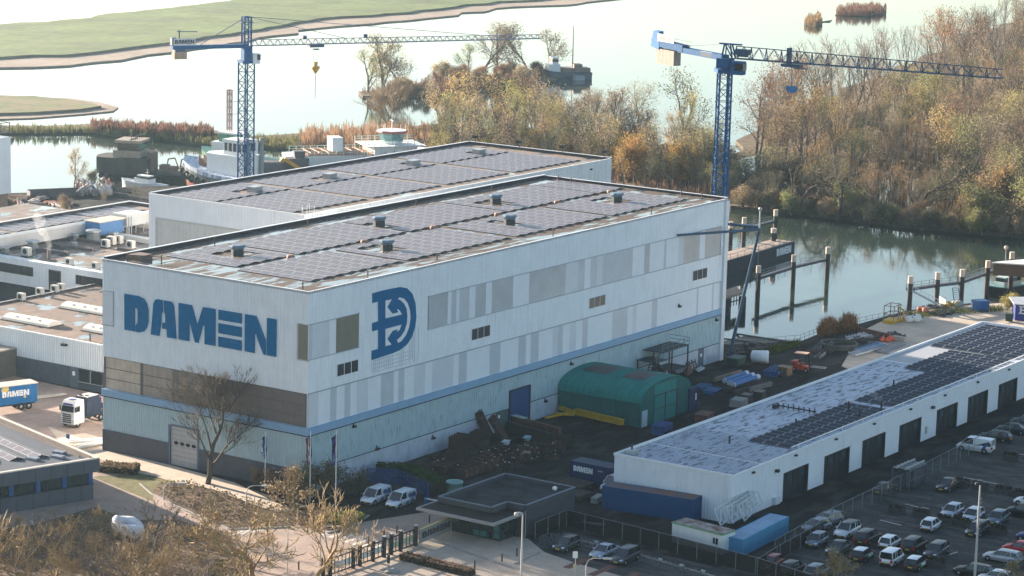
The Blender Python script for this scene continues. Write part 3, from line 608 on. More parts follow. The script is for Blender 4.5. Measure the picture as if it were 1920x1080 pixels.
mb.corr((e, wy0), (wx1, wy0), 0, wz-.1, .5, .03); mb.build('cladding', WSH, w)
for a, b2 in DOORS:
    mb = MB(); mb.bb(a, b2, wy0+.42, wy0+.58, 0, 3.55)
    d = mb.build('door', M('workshop_door', (.016, .022, .03), .5, .2, .8), w)
    mb = MB()
    for k in range(5): xx = a+(b2-a)*k/4; mb.bb(xx-.05, xx+.05, wy0+.36, wy0+.42, 0, 3.5)
    mb.bb(a, b2, wy0-.06, wy0+.42, 3.5, 3.62); mb.bb(a-.08, a, wy0-.05, wy0+.6, 0, 3.6); mb.bb(b2, b2+.08, wy0-.05, wy0+.6, 0, 3.6); mb.bb(a+.05, a+1.6, wy0+.34, wy0+.40, 1.2, 1.28); mb.build('frame', DARK, d)
    mb = MB()
    for k in range(4):
        xx = a+(b2-a)*(k+.5)/4
        if k in (1, 3): mb.bb(xx-.55, xx+.55, wy0+.38, wy0+.42, 2.2, 3.0)
    mb.build('pane', M('door_pane', (.05, .085, .11), .15, .2), d)
FROST = M('frosted_roof', (.41, .455, .53), .6, .12, .3, streak=.92, scol=(.055, .065, .085), ssc=(.22, .8, 1), thr=(.525, .585), fine=.1)
mb = MB(); mb.bb(wx0+.2, wx1-.2, wy0+.2, wy1-.2, wz-.35, wz-.25, 0); mb.build('roof', FROST, w)
mb = MB()
k = wy1-.6
while k > wy0+.4: mb.bb(wx0+.3, wx0+19, k-.05, k+.05, wz-.25, wz-.19); k -= .55
mb.build('roof_rib', M('roof_rib_grey', (.30, .32, .37), .55, .15, .5), w)
mb = MB(); mb.bb(95.5, 131.5, wy1-10.4, wy1-.25, wz-.25, wz-.2); mb.build('clear_roof_felt', M('grey_roof_sheet', (.36, .37, .39), .6, .06, .5), w)
mb = MB(); mb.bb(95.3, 95.6, wy1-10.4, wy1-.25, wz-.25, wz-.1); mb.build('roof_joint', WHITE, w); mb = MB(); mb.bb(wx0+8, wx0+8.1, wy0+.3, wy1-.3, wz-.25, wz-.16); mb.build('roof_joint', WHITE, w)
mb = MB(); mb.bb(wx0-.1, wx0+.15, wy0-.1, wy1+.1, wz-.25, wz+.06); mb.bb(wx0+.15, wx1, wy1-.15, wy1+.1, wz-.25, wz+.06); mb.bb(wx0+.15, wx1, wy0-.1, wy0+.15, wz-.25, wz-.05); mb.bb(wx1-.2, wx1+.05, wy0+.15, wy1-.15, wz-.25, wz+.1); mb.build('eaves', WHITE, w)
mb = MB(); mb.bar((38, wy0+.55, wz+.28), (wx1, wy0+.55, wz+.28), .12, .12)
x = 40
while x < wx1: mb.bar((x, wy0+.55, wz-.25), (x, wy0+.55, wz+.3), .08); x += 6
mb.build('roof_rail', WHITE, w)
for k in range(10): mb = MB(); mb.box((27+k*11, wy0-.16, wz-.65), (.42, .3, .22)); mb.build('wall_lamp', DARK, w)
for x in (33, 78): mb = MB(); mb.box((x, wy0-.25, 4.4), (.5, .45, .35)); mb.build('wall_lamp', DARK, w)
mb = MB(); mb.bb(32.4, 33.6, wy0-.55, wy0-.03, .15, 1.05); mb.build('air_unit', M('unit_white', (.6, .62, .64), .5, .05), w)
mb = MB(); mb.bb(76.2, 76.9, wy0-.06, wy0+.05, .9, 1.9); mb.build('hatch', M('hatch_grey', (.3, .33, .36), .5, .1), w)
mb = MB(); a = PY(1605, 710, -38).x
mb.bar((58, -34.5, wz+.15), (58, -40.6, wz+.15), .16, .16); mb.box((57.8, -34.6, wz+.1), (1.2, .5, .5))
for k in range(8): mb.tube((58, -34.8-k*.8, wz-.2), (58, -34.8-k*.8, wz+.55), .09, .09, 5)
for x, y, h in ((62, -43.4, 1.3), (66, -46.3, 1.2), (50.6, -41.5, .7), (36.5, -39.5, .7), (80, -41.3, .9), (60, -46, 1.0), (24, -32.6, .9)): mb.tube((x, y, wz-.3), (x, y, wz+h), .13, .13, 6)
mb.build('roof_pipe', DARK, w)
mb = MB(); mb.box((62, -43.4, wz+1.45), (.9, .9, .08)); mb.box((23.6, -33.0, wz+.1), (1.6, 1.0, .5)); mb.build('roof_cowl', STEEL, w)
G3 = 'solar arrays on the workshop roof'
solar_block(lbl('white workshop roof', 'nearest one above the third door'), G3, 39.4, 16, 1.72, -46.9, 3, wz-.25, pw=2.0, run=1.4, tilt=.24, two=False, dark=True)
solar_block(lbl('white workshop roof', 'middle one behind the steaming pipe'), G3, 69.4, 13, 1.72, -46.9, 3, wz-.25, pw=2.0, run=1.4, tilt=.24, two=False, dark=True)
solar_block(lbl('white workshop roof', 'wide one with five panels per row'), G3, 93, 9, 1.72, -47.0, 5, wz-.2, pw=2.0, run=1.4, tilt=.24, two=False, dark=True)
solar_block(lbl('white workshop roof', 'widest one at the far sunlit end'), G3, 110, 12, 1.72, -47.0, 7, wz-.2, pw=2.0, run=1.4, tilt=.24, two=False, dark=True)

# ---------------------------------------------------------------- low buildings on the left
ROOFB = wet_roof('brown_roofing', (.20, .145, .115), (.13, .13, .13), (.13, .16, 1), .54, .05)
lw = thing('low_workshop', (24.5, 62, 0), 'low flat brown roofed workshop with white skylights beside the hall', 'building')
mb = MB(); mb.bb(24.5, 60, 36, 90.7, 0, 6.7); mb.build('wall', WHITE, lw)
mb = MB(); mb.corr((24.4, 90.7), (24.4, 36), 3.0, 6.98, .45, .05); mb.build('cladding', M('low_sheet', (.68, .70, .71), .5, .04, .5, streak=.3, scol=(.5, .5, .5)), lw)
mb = MB(); mb.bb(24.2, 24.5, 56.6, 90.7, 0, 3.0); mb.build('plinth', M('low_plinth', (.085, .095, .11), .8, .15), lw)
mb = MB(); mb.bb(24.7, 59.8, 36, 90.5, 6.7, 6.82); mb.build('roof', ROOFB, lw)
mb = MB(); mb.bb(24.3, 60, 90.4, 90.75, 6.7, 7.05); mb.bb(59.7, 60, 36, 90.4, 6.7, 7.05); mb.build('parapet', M('parapet_felt3', (.07, .055, .05), .8, .2), lw)
mb = MB(); mb.bb(24.3, 24.7, 36, 90.4, 6.72, 7.03); mb.bb(24.3, 60.05, 90.7, 90.85, 7.0, 7.1); mb.build('coping', WHITE, lw)
for (px, py, ln) in ((60, 600, 9.5), (165, 578, 9.0), (195, 618, 6)):
    c = W(px, py, 7.2); mb = MB(); n = 8; pr = [(1.5*math.cos(math.pi*i/n), .75*math.sin(math.pi*i/n)) for i in range(n+1)]
    vs = [(c.x+a, c.y-ln/2, 6.95+b2) for a, b2 in pr]+[(c.x+a, c.y+ln/2, 6.95+b2) for a, b2 in pr]
    mb.add(vs, [(i+1, i, n+1+i, n+2+i) for i in range(n)]+[tuple(range(n+1)), tuple(range(n+1, 2*n+2))[::-1]])
    s = mb.build('skylight', M('skylight_white', (.74, .68, .60), .4, .06), lw)
    mb = MB(); mb.bb(c.x-1.7, c.x+1.7, c.y-ln/2-.15, c.y+ln/2+.15, 6.82, 6.97)
    mb.build('kerb', M('skylight_kerb', (.09, .07, .06), .8, .2), s)
    mb = MB()
    for k in range(1, 4): mb.bb(c.x-1.0, c.x+1.0, c.y-ln/2+k*ln/4-.05, c.y-ln/2+k*ln/4+.05, 7.4, 7.66)
    mb.build('joint', M('skylight_joint', (.5, .45, .4), .6, .1), s)
ACW = M('unit_cream', (.56, .53, .48), .5, .08)
def ac_unit(par, x, y, z, s=1.0, name='air_unit'):
    mb = MB(); mb.bb(x-.4*s, x+.4*s, y-.65*s, y+.65*s, z+.15, z+1.3*s); u = mb.build(name, ACW, par)
    mb = MB(); mb.lathe([(.40*s, -.02), (.40*s, .02)], (x-.42*s, y, z+.75*s), 12, axis='x'); mb.build('fan_grille', DARK, u)
    mb = MB(); mb.bb(x-.5*s, x+.5*s, y-.7*s, y+.7*s, z, z+.14); mb.build('foot', DARK, u)
for px, py in ((40, 563), (75, 553), (103, 548), (115, 545)):
    c = W(px, py, 6.9); ac_unit(lw, c.x, c.y, 6.83, .95)
mb = MB(); c = W(169, 638, 6.9); mb.tube((c.x, c.y, 6.8), (c.x, c.y, 7.9), .12, .12, 6); mb.build('roof_pipe', DARK, lw)
mb = MB(); mb.box((24.05, 64.5, 6.1), (.5, .9, .3)); mb.build('wall_lamp', DARK, lw)
mb = MB(); mb.bb(24.05, 24.25, 55.4, 56.6, 0, 4.3); mb.build('door_post', M('post_blue', (.06, .13, .27), .6, .1), lw)
mb = MB(); mb.bb(24.2, 24.38, 38, 55.4, 0, 4.1); d = mb.build('sliding_door', BLUEP, lw)
mb = MB(); mb.bb(24.15, 24.2, 38, 55.4, 1.4, 2.6); mb.build('band', M('band_brown', (.06, .045, .05), .6, .2), d)
mb = MB(); mb.bb(24.12, 24.2, 57.2, 61.6, 1.1, 2.9); d = mb.build('window', GLASS, lw)
mb = MB(); mb.bb(24.06, 24.12, 59.3, 59.45, 1.1, 2.9); mb.bb(24.0, 24.2, 57.1, 61.7, 1.0, 1.1); mb.build('frame', STEEL, d)
mb = MB(); mb.bb(24.1, 24.2, 61.9, 63.4, 0, 2.9); d = mb.build('door', M('door_slate', (.10, .125, .14), .6, .1), lw)
mb = MB(); mb.bb(24.05, 24.1, 62.4, 62.9, 1.8, 2.4); mb.build('sign', WHITE, d)

t2 = thing('office_block', (58.5, 105, 0), 'two storey white office block with long dark windows and wet flat roof', 'building')
mb = MB(); mb.bb(60, 103, 60, 116.4, 0, 8.6); mb.build('wall', M('dark_ground_floor', (.07, .075, .085), .6, .15), t2)
mb = MB(); mb.bb(58.5, 60, 60, 150, 4.7, 9.0); mb.build('upper_wall', WHITE, t2)
mb = MB(); mb.bb(60, 103, 60, 116.4, 8.6, 8.75); mb.bb(60, 103, 116.4, 150, 8.6, 8.75); mb.build('roof', wet_roof('office_roofing', (.20, .155, .13), (.12, .12, .12), (.09, .14, 1), .50, .05), t2)
for (ya, yb, za, zb) in ((104.6, 150, 6.6, 8.0), (80, 95.0, 6.6, 8.0)):
    mb = MB(); mb.bb(58.42, 58.5, ya, yb, za, zb); d = mb.build('window', M('office_glass', (.05, .048, .05), .12, .25, .3), t2); mb = MB()
    y = ya
    while y < yb: mb.bb(58.36, 58.42, y, y+.08, za, zb); y += 2.3
    mb.bb(58.34, 58.42, ya, yb, za-.1, za); mb.build('frame', DARK, d)
c = PX(77, 500, 58.4); mb = MB(); mb.bb(58.4, 58.5, 98.3, 101.0, 4.75, 8.15); d = mb.build('door', M('door_taupe', (.085, .075, .07), .5, .1), t2)
mb = MB(); mb.bb(58.34, 58.4, 98.6, 100.7, 6.4, 7.9); mb.build('pane', GLASS, d)
VG = M('cowl_grey', (.22, .23, .23), .6, .15)
for px, py, r, h, nm in ((123, 440, .9, 2.0, 'roof_vent'), (143, 446, .6, 1.1, 'roof_vent'), (175, 447, 1.3, 2.0, 'roof_vent'), (213, 446, .8, 1.5, 'roof_vent'), (61, 463, 1.1, 1.6, 'roof_vent'), (10, 468, .8, .9, 'roof_vent'), (140, 455, .5, .5, 'roof_vent')):
    c = W(px, py+4, 8.8); mb = MB(); mb.lathe([(r, 8.75), (r*.8, 8.75+h*.6), (r*.7, 8.75+h*.75)], (c.x, c.y, 0), 8, sm=False); v = mb.build(nm, VG, t2)
    mb = MB(); mb.lathe([(r*.8, 8.75+h*.75), (r*1.1, 8.75+h*.82), (r*1.1, 8.75+h*.95), (r*.7, 8.75+h)], (c.x, c.y, 0), 8, sm=False); mb.build('vent_cap', STEEL, v)
for px, py, s in ((198, 464, 1.4), (209, 459, 1.5), (222, 457, 1.5), (245, 466, 1.4), (50, 480, 1.5), (130, 498, 1.3), (179, 506, 1.3)):
    c = W(px, py, 8.8); ac_unit(t2, c.x, c.y, 8.76, s*.78)
mb = MB()
for (xa, ya, xb, yb) in ((97, 461, 175, 470), (123, 446, 200, 460), (30, 466, 70, 466), (70, 470, 128, 477), (222, 468, 260, 473)):
    a, b2 = W(xa, ya, 8.8), W(xb, yb, 8.8); mb.bar((a.x, a.y, 8.95), (b2.x, b2.y, 8.95), .8, .5)
mb.build('roof_duct', M('duct_brown', (.12, .10, .095), .7, .2), t2)
for (xa, ya, xb, yb) in ((185, 438, 300, 457), (255, 422, 300, 428)):
    a, b2 = W(xa, ya, 9.0), W(xb, yb, 9.0); mb = MB(); mb.bar((a.x, a.y, 9.2), (b2.x, b2.y, 9.2), 1.6, .8); mb.build('skylight', M('skylight_white', (.74, .68, .60), .4, .06), t2)
c = W(92, 488, 8.8); mb = MB(); mb.tube((c.x, c.y, 8.7), (c.x, c.y, 10.6), .35, .3, 8); mb.tube((c.x, c.y+.8, 8.7), (c.x, c.y+.8, 9.9), .12, .12, 6); mb.bb(c.x-.8, c.x+.8, c.y-.9, c.y+.9, 8.75, 8.95); mb.build('flue', M('flue_brown', (.16, .13, .12), .5, .2), t2)
FLUE = Vector((c.x, c.y, 10.6))

sb = thing('solar_shed', (82, 116.5, 0), 'long flat building carrying solar rows along its pale wall, by the river yard', 'building')
mb = MB(); mb.bb(40, 103.4, 116.6, 124.4, 0, 11.2); mb.build('wall', M('shed_cream', (.62, .60, .57), .6, .05, .3, streak=.3, scol=(.45, .42, .4)), sb)
mb = MB(); mb.bb(40, 103.2, 116.6, 124.3, 11.2, 11.3); mb.build('roof', M('pale_roof', (.26, .20, .165), .85, .2, .4), sb)
mb = MB(); mb.bb(40, 103.5, 124.1, 124.5, 11.2, 11.85); mb.bb(103.1, 103.5, 116.5, 124.1, 11.2, 11.85); mb.build('parapet', M('parapet_felt4', (.07, .06, .06), .8, .2), sb)
mb = MB(); mb.bb(40, 103.1, 116.4, 116.6, 11.0, 11.45); mb.bb(40, 103.55, 124.1, 124.55, 11.85, 11.95); mb.bb(103.1, 103.55, 116.4, 124.1, 11.85, 11.95); mb.build('coping', WHITE, sb)
mb = MB(); mb.bb(40, 103.4, 116.3, 116.6, 8.75, 9.1); mb.build('flashing', DARK, sb)
for i, (x0_, n) in enumerate(((47, 8), (67.5, 8), (88, 5))):
    solar_block('grey solar array on the cream walled shed, %s' % ['at the picture edge under the steam', 'between the steam and the blue roof unit', 'behind the blue roof unit'][i], 'solar arrays on the cream shed', x0_, n, 2.45, 117.4, 4, 11.3, pw=1.6)
pu = thing('plant_unit', (85, 113.5, 8.75), 'blue and white air plant unit raised on legs against the cream shed wall', 'plant unit')
a = W(166, 425, 9.5); b2 = W(250, 413, 9.5)
mb = MB(); mb.bb(82.5, 88.5, 112.2, 115.6, 9.5, 11.7); mb.build('blue_casing', M('unit_blue', (.08, .20, .42), .5, .12), pu)
mb = MB(); mb.bb(89.5, 94.5, 112.4, 115.8, 10.2, 12.3); mb.build('white_casing', M('unit_offwhite', (.6, .61, .6), .5, .06), pu)
mb = MB(); mb.bb(82.3, 89.2, 112.0, 115.8, 11.7, 11.85); mb.build('lid', M('lid_cream', (.62, .52, .40), .6, .1), pu)
for x in (82.8, 85, 87, 88.3, 90, 92, 94):
    for y in (112.5, 115.4): mb = MB(); mb.bar((x, y, 8.75), (x, y, 10.3), .14); mb.build('leg', STEEL, pu)
for k in range(3): mb = MB(); mb.tube((88.9+k*.6, 111.8, 8.8), (88.9+k*.6, 111.8, 12.0), .12, .12, 6); mb.build('pipe', STEEL, pu)

gb = thing('grey_annex', (22, 78, 0), 'small dark grey flat roofed annex at the left edge beside the blue trailer', 'building')
c = W(50, 700); mb = MB(); gx = c.x-.3; gy = c.y
mb.bb(gx-14, gx, gy, gy+16, 0, 4.1)
mb.build('wall', M('annex_grey', (.085, .085, .078), .8, .12, .6), gb)
mb = MB(); mb.bb(gx-14.1, gx+.1, gy-.1, gy+16, 4.1, 4.25); mb.bb(gx-13.5, gx-.5, gy+3.5, gy+16, 4.25, 4.75); mb.build('roof', wet_roof('annex_roof', (.30, .25, .20), (.3, .3, .3), (.2, .2, 1), .52, .06), gb)

of = thing('front_office', (-18.37, 17.74, 0), 'dark grey office with ribbon windows and solar roof in the bottom left corner', 'building', rz=R(72.9))
K = of.location; ux = 40; vy = 26   # local +x runs back along its side, local +y runs along the glazed front
DG = M('fibre_cement', (.085, .095, .115), .7, .1, .8)
mb = MB(); mb.bb(.6, ux, .6, vy, 0, 2.0); mb.build('wall', DG, of, False)
mb = MB(); mb.bb(0, ux, 0, vy, 3.55, 5.15); mb.build('fascia', DG, of, False)
mb = MB()
for k in range(1, 12): mb.bb(-.03, 0, k*2.2, k*2.2+.05, 3.6, 5.1); mb.bb(.57, .6, k*2.2, k*2.2+.05, 0, 2)
for k in range(1, 18): mb.bb(k*2.2, k*2.2+.05, -.03, 0, 3.6, 5.1)
mb.build('panel_joint', DARK, of, False)
mb = MB(); mb.bb(.9, ux, .9, vy, 2.0, 3.55); mb.build('window', M('office_window', (.015, .035, .035), .06, .3, .3, spec=.9), of, False)
mb = MB()
for k in range(9):
    for e_ in (0,): mb.bb(.62, .9, .62+k*3.6, .62+k*3.6+.55, 2.0, 3.55)
for k in range(1, 12): mb.bb(.62+k*3.6, .62+k*3.6+.5, .62, .9, 2.0, 3.55)
mb.build('blue_pier', M('pier_blue', (.03, .09, .26), .6, .1), of, False)
mb = MB()
for k in range(9):
    for j in (1.5, 2.5): mb.bb(.82, .9, .62+k*3.6+j, .62+k*3.6+j+.08, 2.0, 3.55)
mb.bb(.5, .9, .5, vy, 1.9, 2.0); mb.bb(.5, ux, .5, .9, 1.9, 2.0); mb.build('frame', DARK, of, False)
mb = MB(); mb.bb(.5, ux, .5, vy, 5.0, 5.1); mb.build('roof', wet_roof('office_flat_roof', (.19, .13, .10), (.14, .13, .13), (.3, .3, 1), .50, .05), of, False)
mb = MB(); mb.bb(0, .5, 0, vy, 5.15, 5.32); mb.bb(.5, ux, 0, .5, 5.15, 5.32); mb.build('coping', M('coping_cream', (.60, .54, .47), .6, .08), of, False)
mb = MB(); mb.bb(.5, ux, .9, 1.1, 5.1, 5.5); mb.bb(2, ux, 1.6, 1.75, 5.1, 5.35); mb.build('roof_rail', M('rail_brown', (.13, .10, .09), .7, .2), of, False)
for k in range(4):
    t = solar_block('pale solar row on the dark front office roof, %s' % ['nearest its coping', 'second from its coping', 'third from its coping', 'fourth from its coping'][k], 'solar rows on the front office roof', 0, 1, 2.2, 0, 9, 5.1, pw=1.9, run=1.05, tilt=.32, two=True, rz=R(72.9-90),
                    org=Matrix.Rotation(R(72.9), 3, 'Z') @ Vector((4.2+.6*k, 4.6+k*3.0+2.2, 5.1))+K)
    mb = MB(); mb.bb(1.16, 1.72, 0, 17.1, .02, .16); mb.build('tray', M('tray_white', (.62, .60, .57), .6, .08), t, False)
for x, y in ((3.2, 4), (5, 2.8), (4, 7)): mb = MB(); mb.box((x, y, 5.3), (1.6, .9, .3), .4); mb.build('roof_kit', M('kit_grey', (.2, .22, .26), .5, .3), of, False)

# white tank house on the left edge
tk = thing('silo_house', (144, 200, 0), 'tall white boxy building with a roof railing at the left edge by the river', 'building')
c = W(21, 394); cx, cy = c.x-6, c.y
mb = MB(); mb.bb(cx-6, cx+6, cy, cy+14, 3.6, 15.2); mb.build('wall', M('tank_white', (.64, .67, .71), .5, .05, .3), tk)
mb = MB(); mb.bb(cx-5.6, cx+5.6, cy+.5, cy+14, 0, 3.6); mb.build('base', M('base_brown', (.22, .15, .12), .8, .2), tk)
mb = MB()
for h in (15.2+1.0, 15.2+2.0, 15.2+3.0): mb.bar((cx-5.9, cy+.1, h), (cx+5.9, cy+.1, h), .12); mb.bar((cx-5.9, cy+.1, h), (cx-5.9, cy+13, h), .12); mb.bar((cx+5.9, cy+.1, h), (cx+5.9, cy+13, h), .12)
for k in range(5): mb.bar((cx-5.9+k*2.95, cy+.1, 15.2), (cx-5.9+k*2.95, cy+.1, 18.2), .14); mb.bar((cx+5.9, cy+.1+k*3, 15.2), (cx+5.9, cy+.1+k*3, 18.2), .14)
mb.build('railing', M('rail_rust', (.18, .13, .12), .7, .2), tk)

# gatehouse
gh = thing('gatehouse', (4, -26, 0), 'dark low gatehouse with a wide flat canopy and glazed reception', 'building')
WALLG = M('gate_cladding', (.045, .053, .068), .7, .12, .6)
PG = [W(940, 895.8, 3.7), W(1066.7, 920, 3.5), W(982.5, 950.8, 3.7)]
gx0, gx1 = .9, 11.6; yb, yf = -22.0, -32.2
CA = [W(784, 951, 3.0), W(931.7, 981, 3.0)]
cxl = -5.5; cy1, cy0 = CA[0].y, CA[1].y
mb = MB(); mb.bb(gx0, gx1, yf, yb, 0, 3.35); mb.build('wall', WALLG, gh)
mb = MB(); mb.bb(gx0-3.3, gx1, yf+2.6, yb, 3.0, 3.45); mb.bb(gx0, gx1, yf, yf+2.6, 3.35, 3.45); mb.build('roof', M('gate_roofing', (.015, .014, .016), .9, .3, .3, c2=(.055, .057, .066), fine=.2, spec=.2), gh)
mb = MB(); xa, ya = gx0-3.3, yf+2.6
for (p, q) in (((xa, yb), (gx1, yb)), ((gx1, yb), (gx1, yf)), ((gx1, yf), (gx0, yf)), ((gx0, yf), (gx0, ya)), ((gx0, ya), (xa, ya)), ((xa, ya), (xa, yb))): mb.bar((*p, 3.62), (*q, 3.62), .3, .62)
mb.build('parapet', M('gate_parapet', (.05, .056, .07), .6, .15), gh)
mb = MB()
for (p, q) in (((xa, yb), (gx1, yb)), ((gx1, yb), (gx1, yf)), ((gx1, yf), (gx0, yf)), ((gx0, yf), (gx0, ya)), ((gx0, ya), (xa, ya)), ((xa, ya), (xa, yb))): mb.bar((*p, 3.96), (*q, 3.96), .36, .06)
mb.build('parapet_cap', M('cap_grey', (.115, .14, .175), .5, .1), gh)
mb = MB(); mb.bb(cxl, gx0, cy0, cy1, 2.75, 3.05); mb.build('canopy', M('canopy_grey', (.27, .255, .25), .6, .08), gh)
mb = MB(); mb.bb(cxl+.35, gx0-.05, cy0+.35, cy1-.35, 3.05, 3.07); mb.build('canopy_felt', M('canopy_felt', (.024, .021, .02), .9, .2), gh)
mb = MB(); mb.bb(-2.2, gx0, cy0+1.3, -23.6, 0, 2.75); d = mb.build('reception_glazing', M('tinted_glass', (.012, .03, .032), .05, .3, .5, spec=.9), gh); mb = MB()
for k in range(6): y = cy0+1.3+k*((-23.6-cy0-1.3)/5); mb.bb(-2.3, -2.2, y-.06, y+.06, 0, 2.75)
for z in (.08, 1.0, 1.9, 2.68): mb.bb(-2.3, -2.2, cy0+1.3, -23.6, z-.05, z+.05); mb.bb(-2.2, gx0, cy0+1.2, cy0+1.3, z-.05, z+.05)
for k in range(3): x = -2.2+k*1.5; mb.bb(x-.06, x+.06, cy0+1.2, cy0+1.3, 0, 2.75)
mb.build('frame', DARK, d)
mb = MB(); mb.bb(-2.25, -2.205, -30.8, -29.9, .2, 2.6); mb.bb(-2.25, -2.205, -28.9, -27.0, .15, .8); mb.bb(-2.25, -2.205, -27.4, -25.2, 1.95, 2.6); mb.build('lit_pane', M('teal_glass', (.05, .17, .17), .15, .2), d)
mb = MB(); mb.tube((gx1, yf+.15, 0), (gx1, yf+.15, 3.3), .05); mb.tube((gx0, yf-.05, 0), (gx0, yf-.05, 3.3), .05); mb.build('drain_pipe', STEEL, gh)
mb = MB(); mb.lathe([(.15, 3.9), (.3, 4.05), (.3, 4.25), (.1, 4.4)], (9.0, -31.0, 0), 10); mb.build('dome_camera', WHITE, gh)

# brown timber boathouse on the right edge
bh = thing('boathouse', (180, -18, 0), 'brown timber boathouse with a white flat roof at the right edge of the quay', 'building')
TIMB = M('dark_timber', (.11, .065, .045), .8, .2, .5, streak=.4, scol=(.06, .035, .025), ssc=(2, 2, .1))
a = W(1862, 512, 4.4); mb = MB(); mb.prism([(a.x, a.y), (a.x+28, a.y-13), (a.x+40, a.y-34), (a.x+8, a.y-20)], 4.0, 6.2); mb.build('upper_wall', TIMB, bh)
mb = MB(); mb.prism([(a.x-.3, a.y+.3), (a.x+28.3, a.y-12.7), (a.x+40, a.y-34), (a.x+7.6, a.y-20.2)], 6.2, 6.4); mb.build('roof', M('white_roof', (.72, .68, .64), .6, .05), bh)
mb = MB(); mb.prism([(a.x+3.2, a.y-5.0), (a.x+28, a.y-16), (a.x+40, a.y-34), (a.x+8.3, a.y-20)], -2, 4.0); mb.build('wall', TIMB, bh)
# ================================================================== tower cranes
CRB = M('crane_blue', (.006, .070, .19), .75, .12, 1, spec=.2); CRD = M('crane_steel', (.035, .065, .13), .5, .15, 1); CRW = M('crane_sign_white', (.46, .47, .48), .5, .05)
def lattice_mast(mb, c, w, z0, z1, step, ang):
    cs = [Vector((math.cos(ang+k*math.pi/2+math.pi/4), math.sin(ang+k*math.pi/2+math.pi/4), 0))*w/math.sqrt(2) for k in range(4)]
    for q in cs: mb.bar(c+q+Vector((0, 0, z0)), c+q+Vector((0, 0, z1)), .24)
    z = z0; i = 0
    while z < z1-.1:
        zn = min(z+step, z1)
        for k in range(4):
            a, b2 = cs[k], cs[(k+1) % 4]
            if i % 2: a, b2 = b2, a
            mb.bar(c+a+Vector((0, 0, z)), c+b2+Vector((0, 0, zn)), .12)
            mb.bar(c+a+Vector((0, 0, zn)), c+b2+Vector((0, 0, zn)), .10)
        z = zn; i += 1
def jib(mb, p0, p1, h, n, w=1.2, style=0):
    d = (p1-p0).normalized(); s = Vector((-d.y, d.x, 0)).normalized()*w/2; up = Vector((0, 0, 1)); L = (p1-p0).length
    for k in (-1, 1): mb.bar(p0+s*k, p1+s*k, .16)
    mb.bar(p0+up*h, p1+up*h*.7, .15)
    for k in range(n):
        a = p0+d*(L*k/n); b2 = p0+d*(L*(k+1)/n); m2 = (a+b2)/2; hh = h*(1-.3*(k+.5)/n); t = m2+up*hh
        for e in (-1, 1):
            mb.bar(a+s*e, t, .09); mb.bar(t, b2+s*e, .09)
        mb.bar(a-s, a+s, .08)
        if style:
            t2 = a+up*h*(1-.3*k/n); mb.bar(a+s, t2, .13); mb.bar(a-s, t2, .13)

# crane one: hammerhead with a tall cat head, behind the rear hall
c1 = Vector((179.5, 160.7, 0)); zt = HT(c1, 118); zj = HT(c1, 86); zh = HT(c1, 31)
k1 = thing('tower_crane', c1, 'blue tower crane with tall mast head, tie rods and orange hook', 'crane')
tip = W(1014, 72, zj); tail = W(322, 89, zj); jd = (tip-Vector((c1.x, c1.y, zj))).normalized(); ang1 = math.atan2(jd.y, jd.x)
mb = MB(); lattice_mast(mb, c1, 2.4, 0, zt, 2.1, ang1+.5); mb.build('mast', CRB, k1)
mb = MB(); mb.box((c1.x, c1.y, zt+.3), (3.0, 3.0, .6), ang1); mb.box((c1.x, c1.y, (zt+zj)/2), (1.9, 1.9, zj-zt), ang1); mb.build('slewing_unit', CRB, k1)
mb = MB(); lattice_mast(mb, c1, 1.5, zj, zh, 1.5, ang1); mb.box((c1.x, c1.y, zh-1.2), (2.6, 1.6, .15), ang1); mb.build('mast_head', CRB, k1)
P0 = Vector((c1.x, c1.y, zj)); s = Vector((-jd.y, jd.x, 0))
mb = MB(); jib(mb, P0+jd*1.0, tip, 1.25, 40, 1.1); mb.build('jib', M('jib_steel', (.16, .17, .24), .5, .15, 1), k1)
mb = MB(); mb.bar(P0, tail, 1.3, .8); mb.build('counter_jib', CRB, k1)
mb = MB(); pe = tail-jd*0; q = P0+(tail-P0)*.90; mb.box((q.x, q.y, zj-1.7), (2.8, 1.6, 1.5), ang1); mb.build('counterweight', M('ballast_tan', (.30, .22, .16), .8, .15), k1)
mb = MB(); mb.box((q.x, q.y, zj-.7), (2.4, 1.2, .8), ang1); mb.box((q.x-jd.x*1.4, q.y-jd.y*1.4, zj+1.3), (.9, 1.2, 1.6), ang1); mb.bar((q.x, q.y, zj+.4), (q.x, q.y, zj+3.6), .18); mb.bar((q.x-jd.x*.6, q.y-jd.y*.6, zj+3.3), (q.x+jd.x*4, q.y+jd.y*4, zj+3.2), .16); mb.build('winch', CRD, k1)
nrm = -s if (-s).dot(CAMLOC-q) > 0 else s
sg = MB(); a = q+nrm*.75-jd*1.6+Vector((0, 0, .45)); sg.plate([a, a+jd*4.9, a+jd*4.9+Vector((0, 0, 1.5)), a+Vector((0, 0, 1.5))], nrm, .08); sb_ = sg.build('sign', CRW, k1)
mb = MB(); lettering(mb, a+jd*.25+nrm*.09+Vector((0, 0, .35)), jd, (0, 0, 1), 4.4, .85, nrm, .03); mb.build('lettering', M('sign_dark', (.02, .03, .06), .6, .05), sb_)
mb = MB(); hd = Vector((c1.x, c1.y, zh))
mb.bar(hd, P0+(tail-P0)*.62+Vector((0, 0, .5)), .12)
def along(px, py):
    g = W(px, py, zj+1.1); return P0+jd*((g-P0).dot(jd))+Vector((0, 0, 1.1))
mb.bar(hd, along(655, 73), .11); mb.bar(hd, along(900, 66), .11); mb.build('tie_rod', CRD, k1)
mb = MB(); e = P0+jd*1.6-s*0+nrm*1.0; mb.box((e.x, e.y, zj-2.6), (1.6, 1.5, 2.2), ang1); cb = mb.build('cab', M('cab_white', (.5, .55, .6), .4, .1), k1)
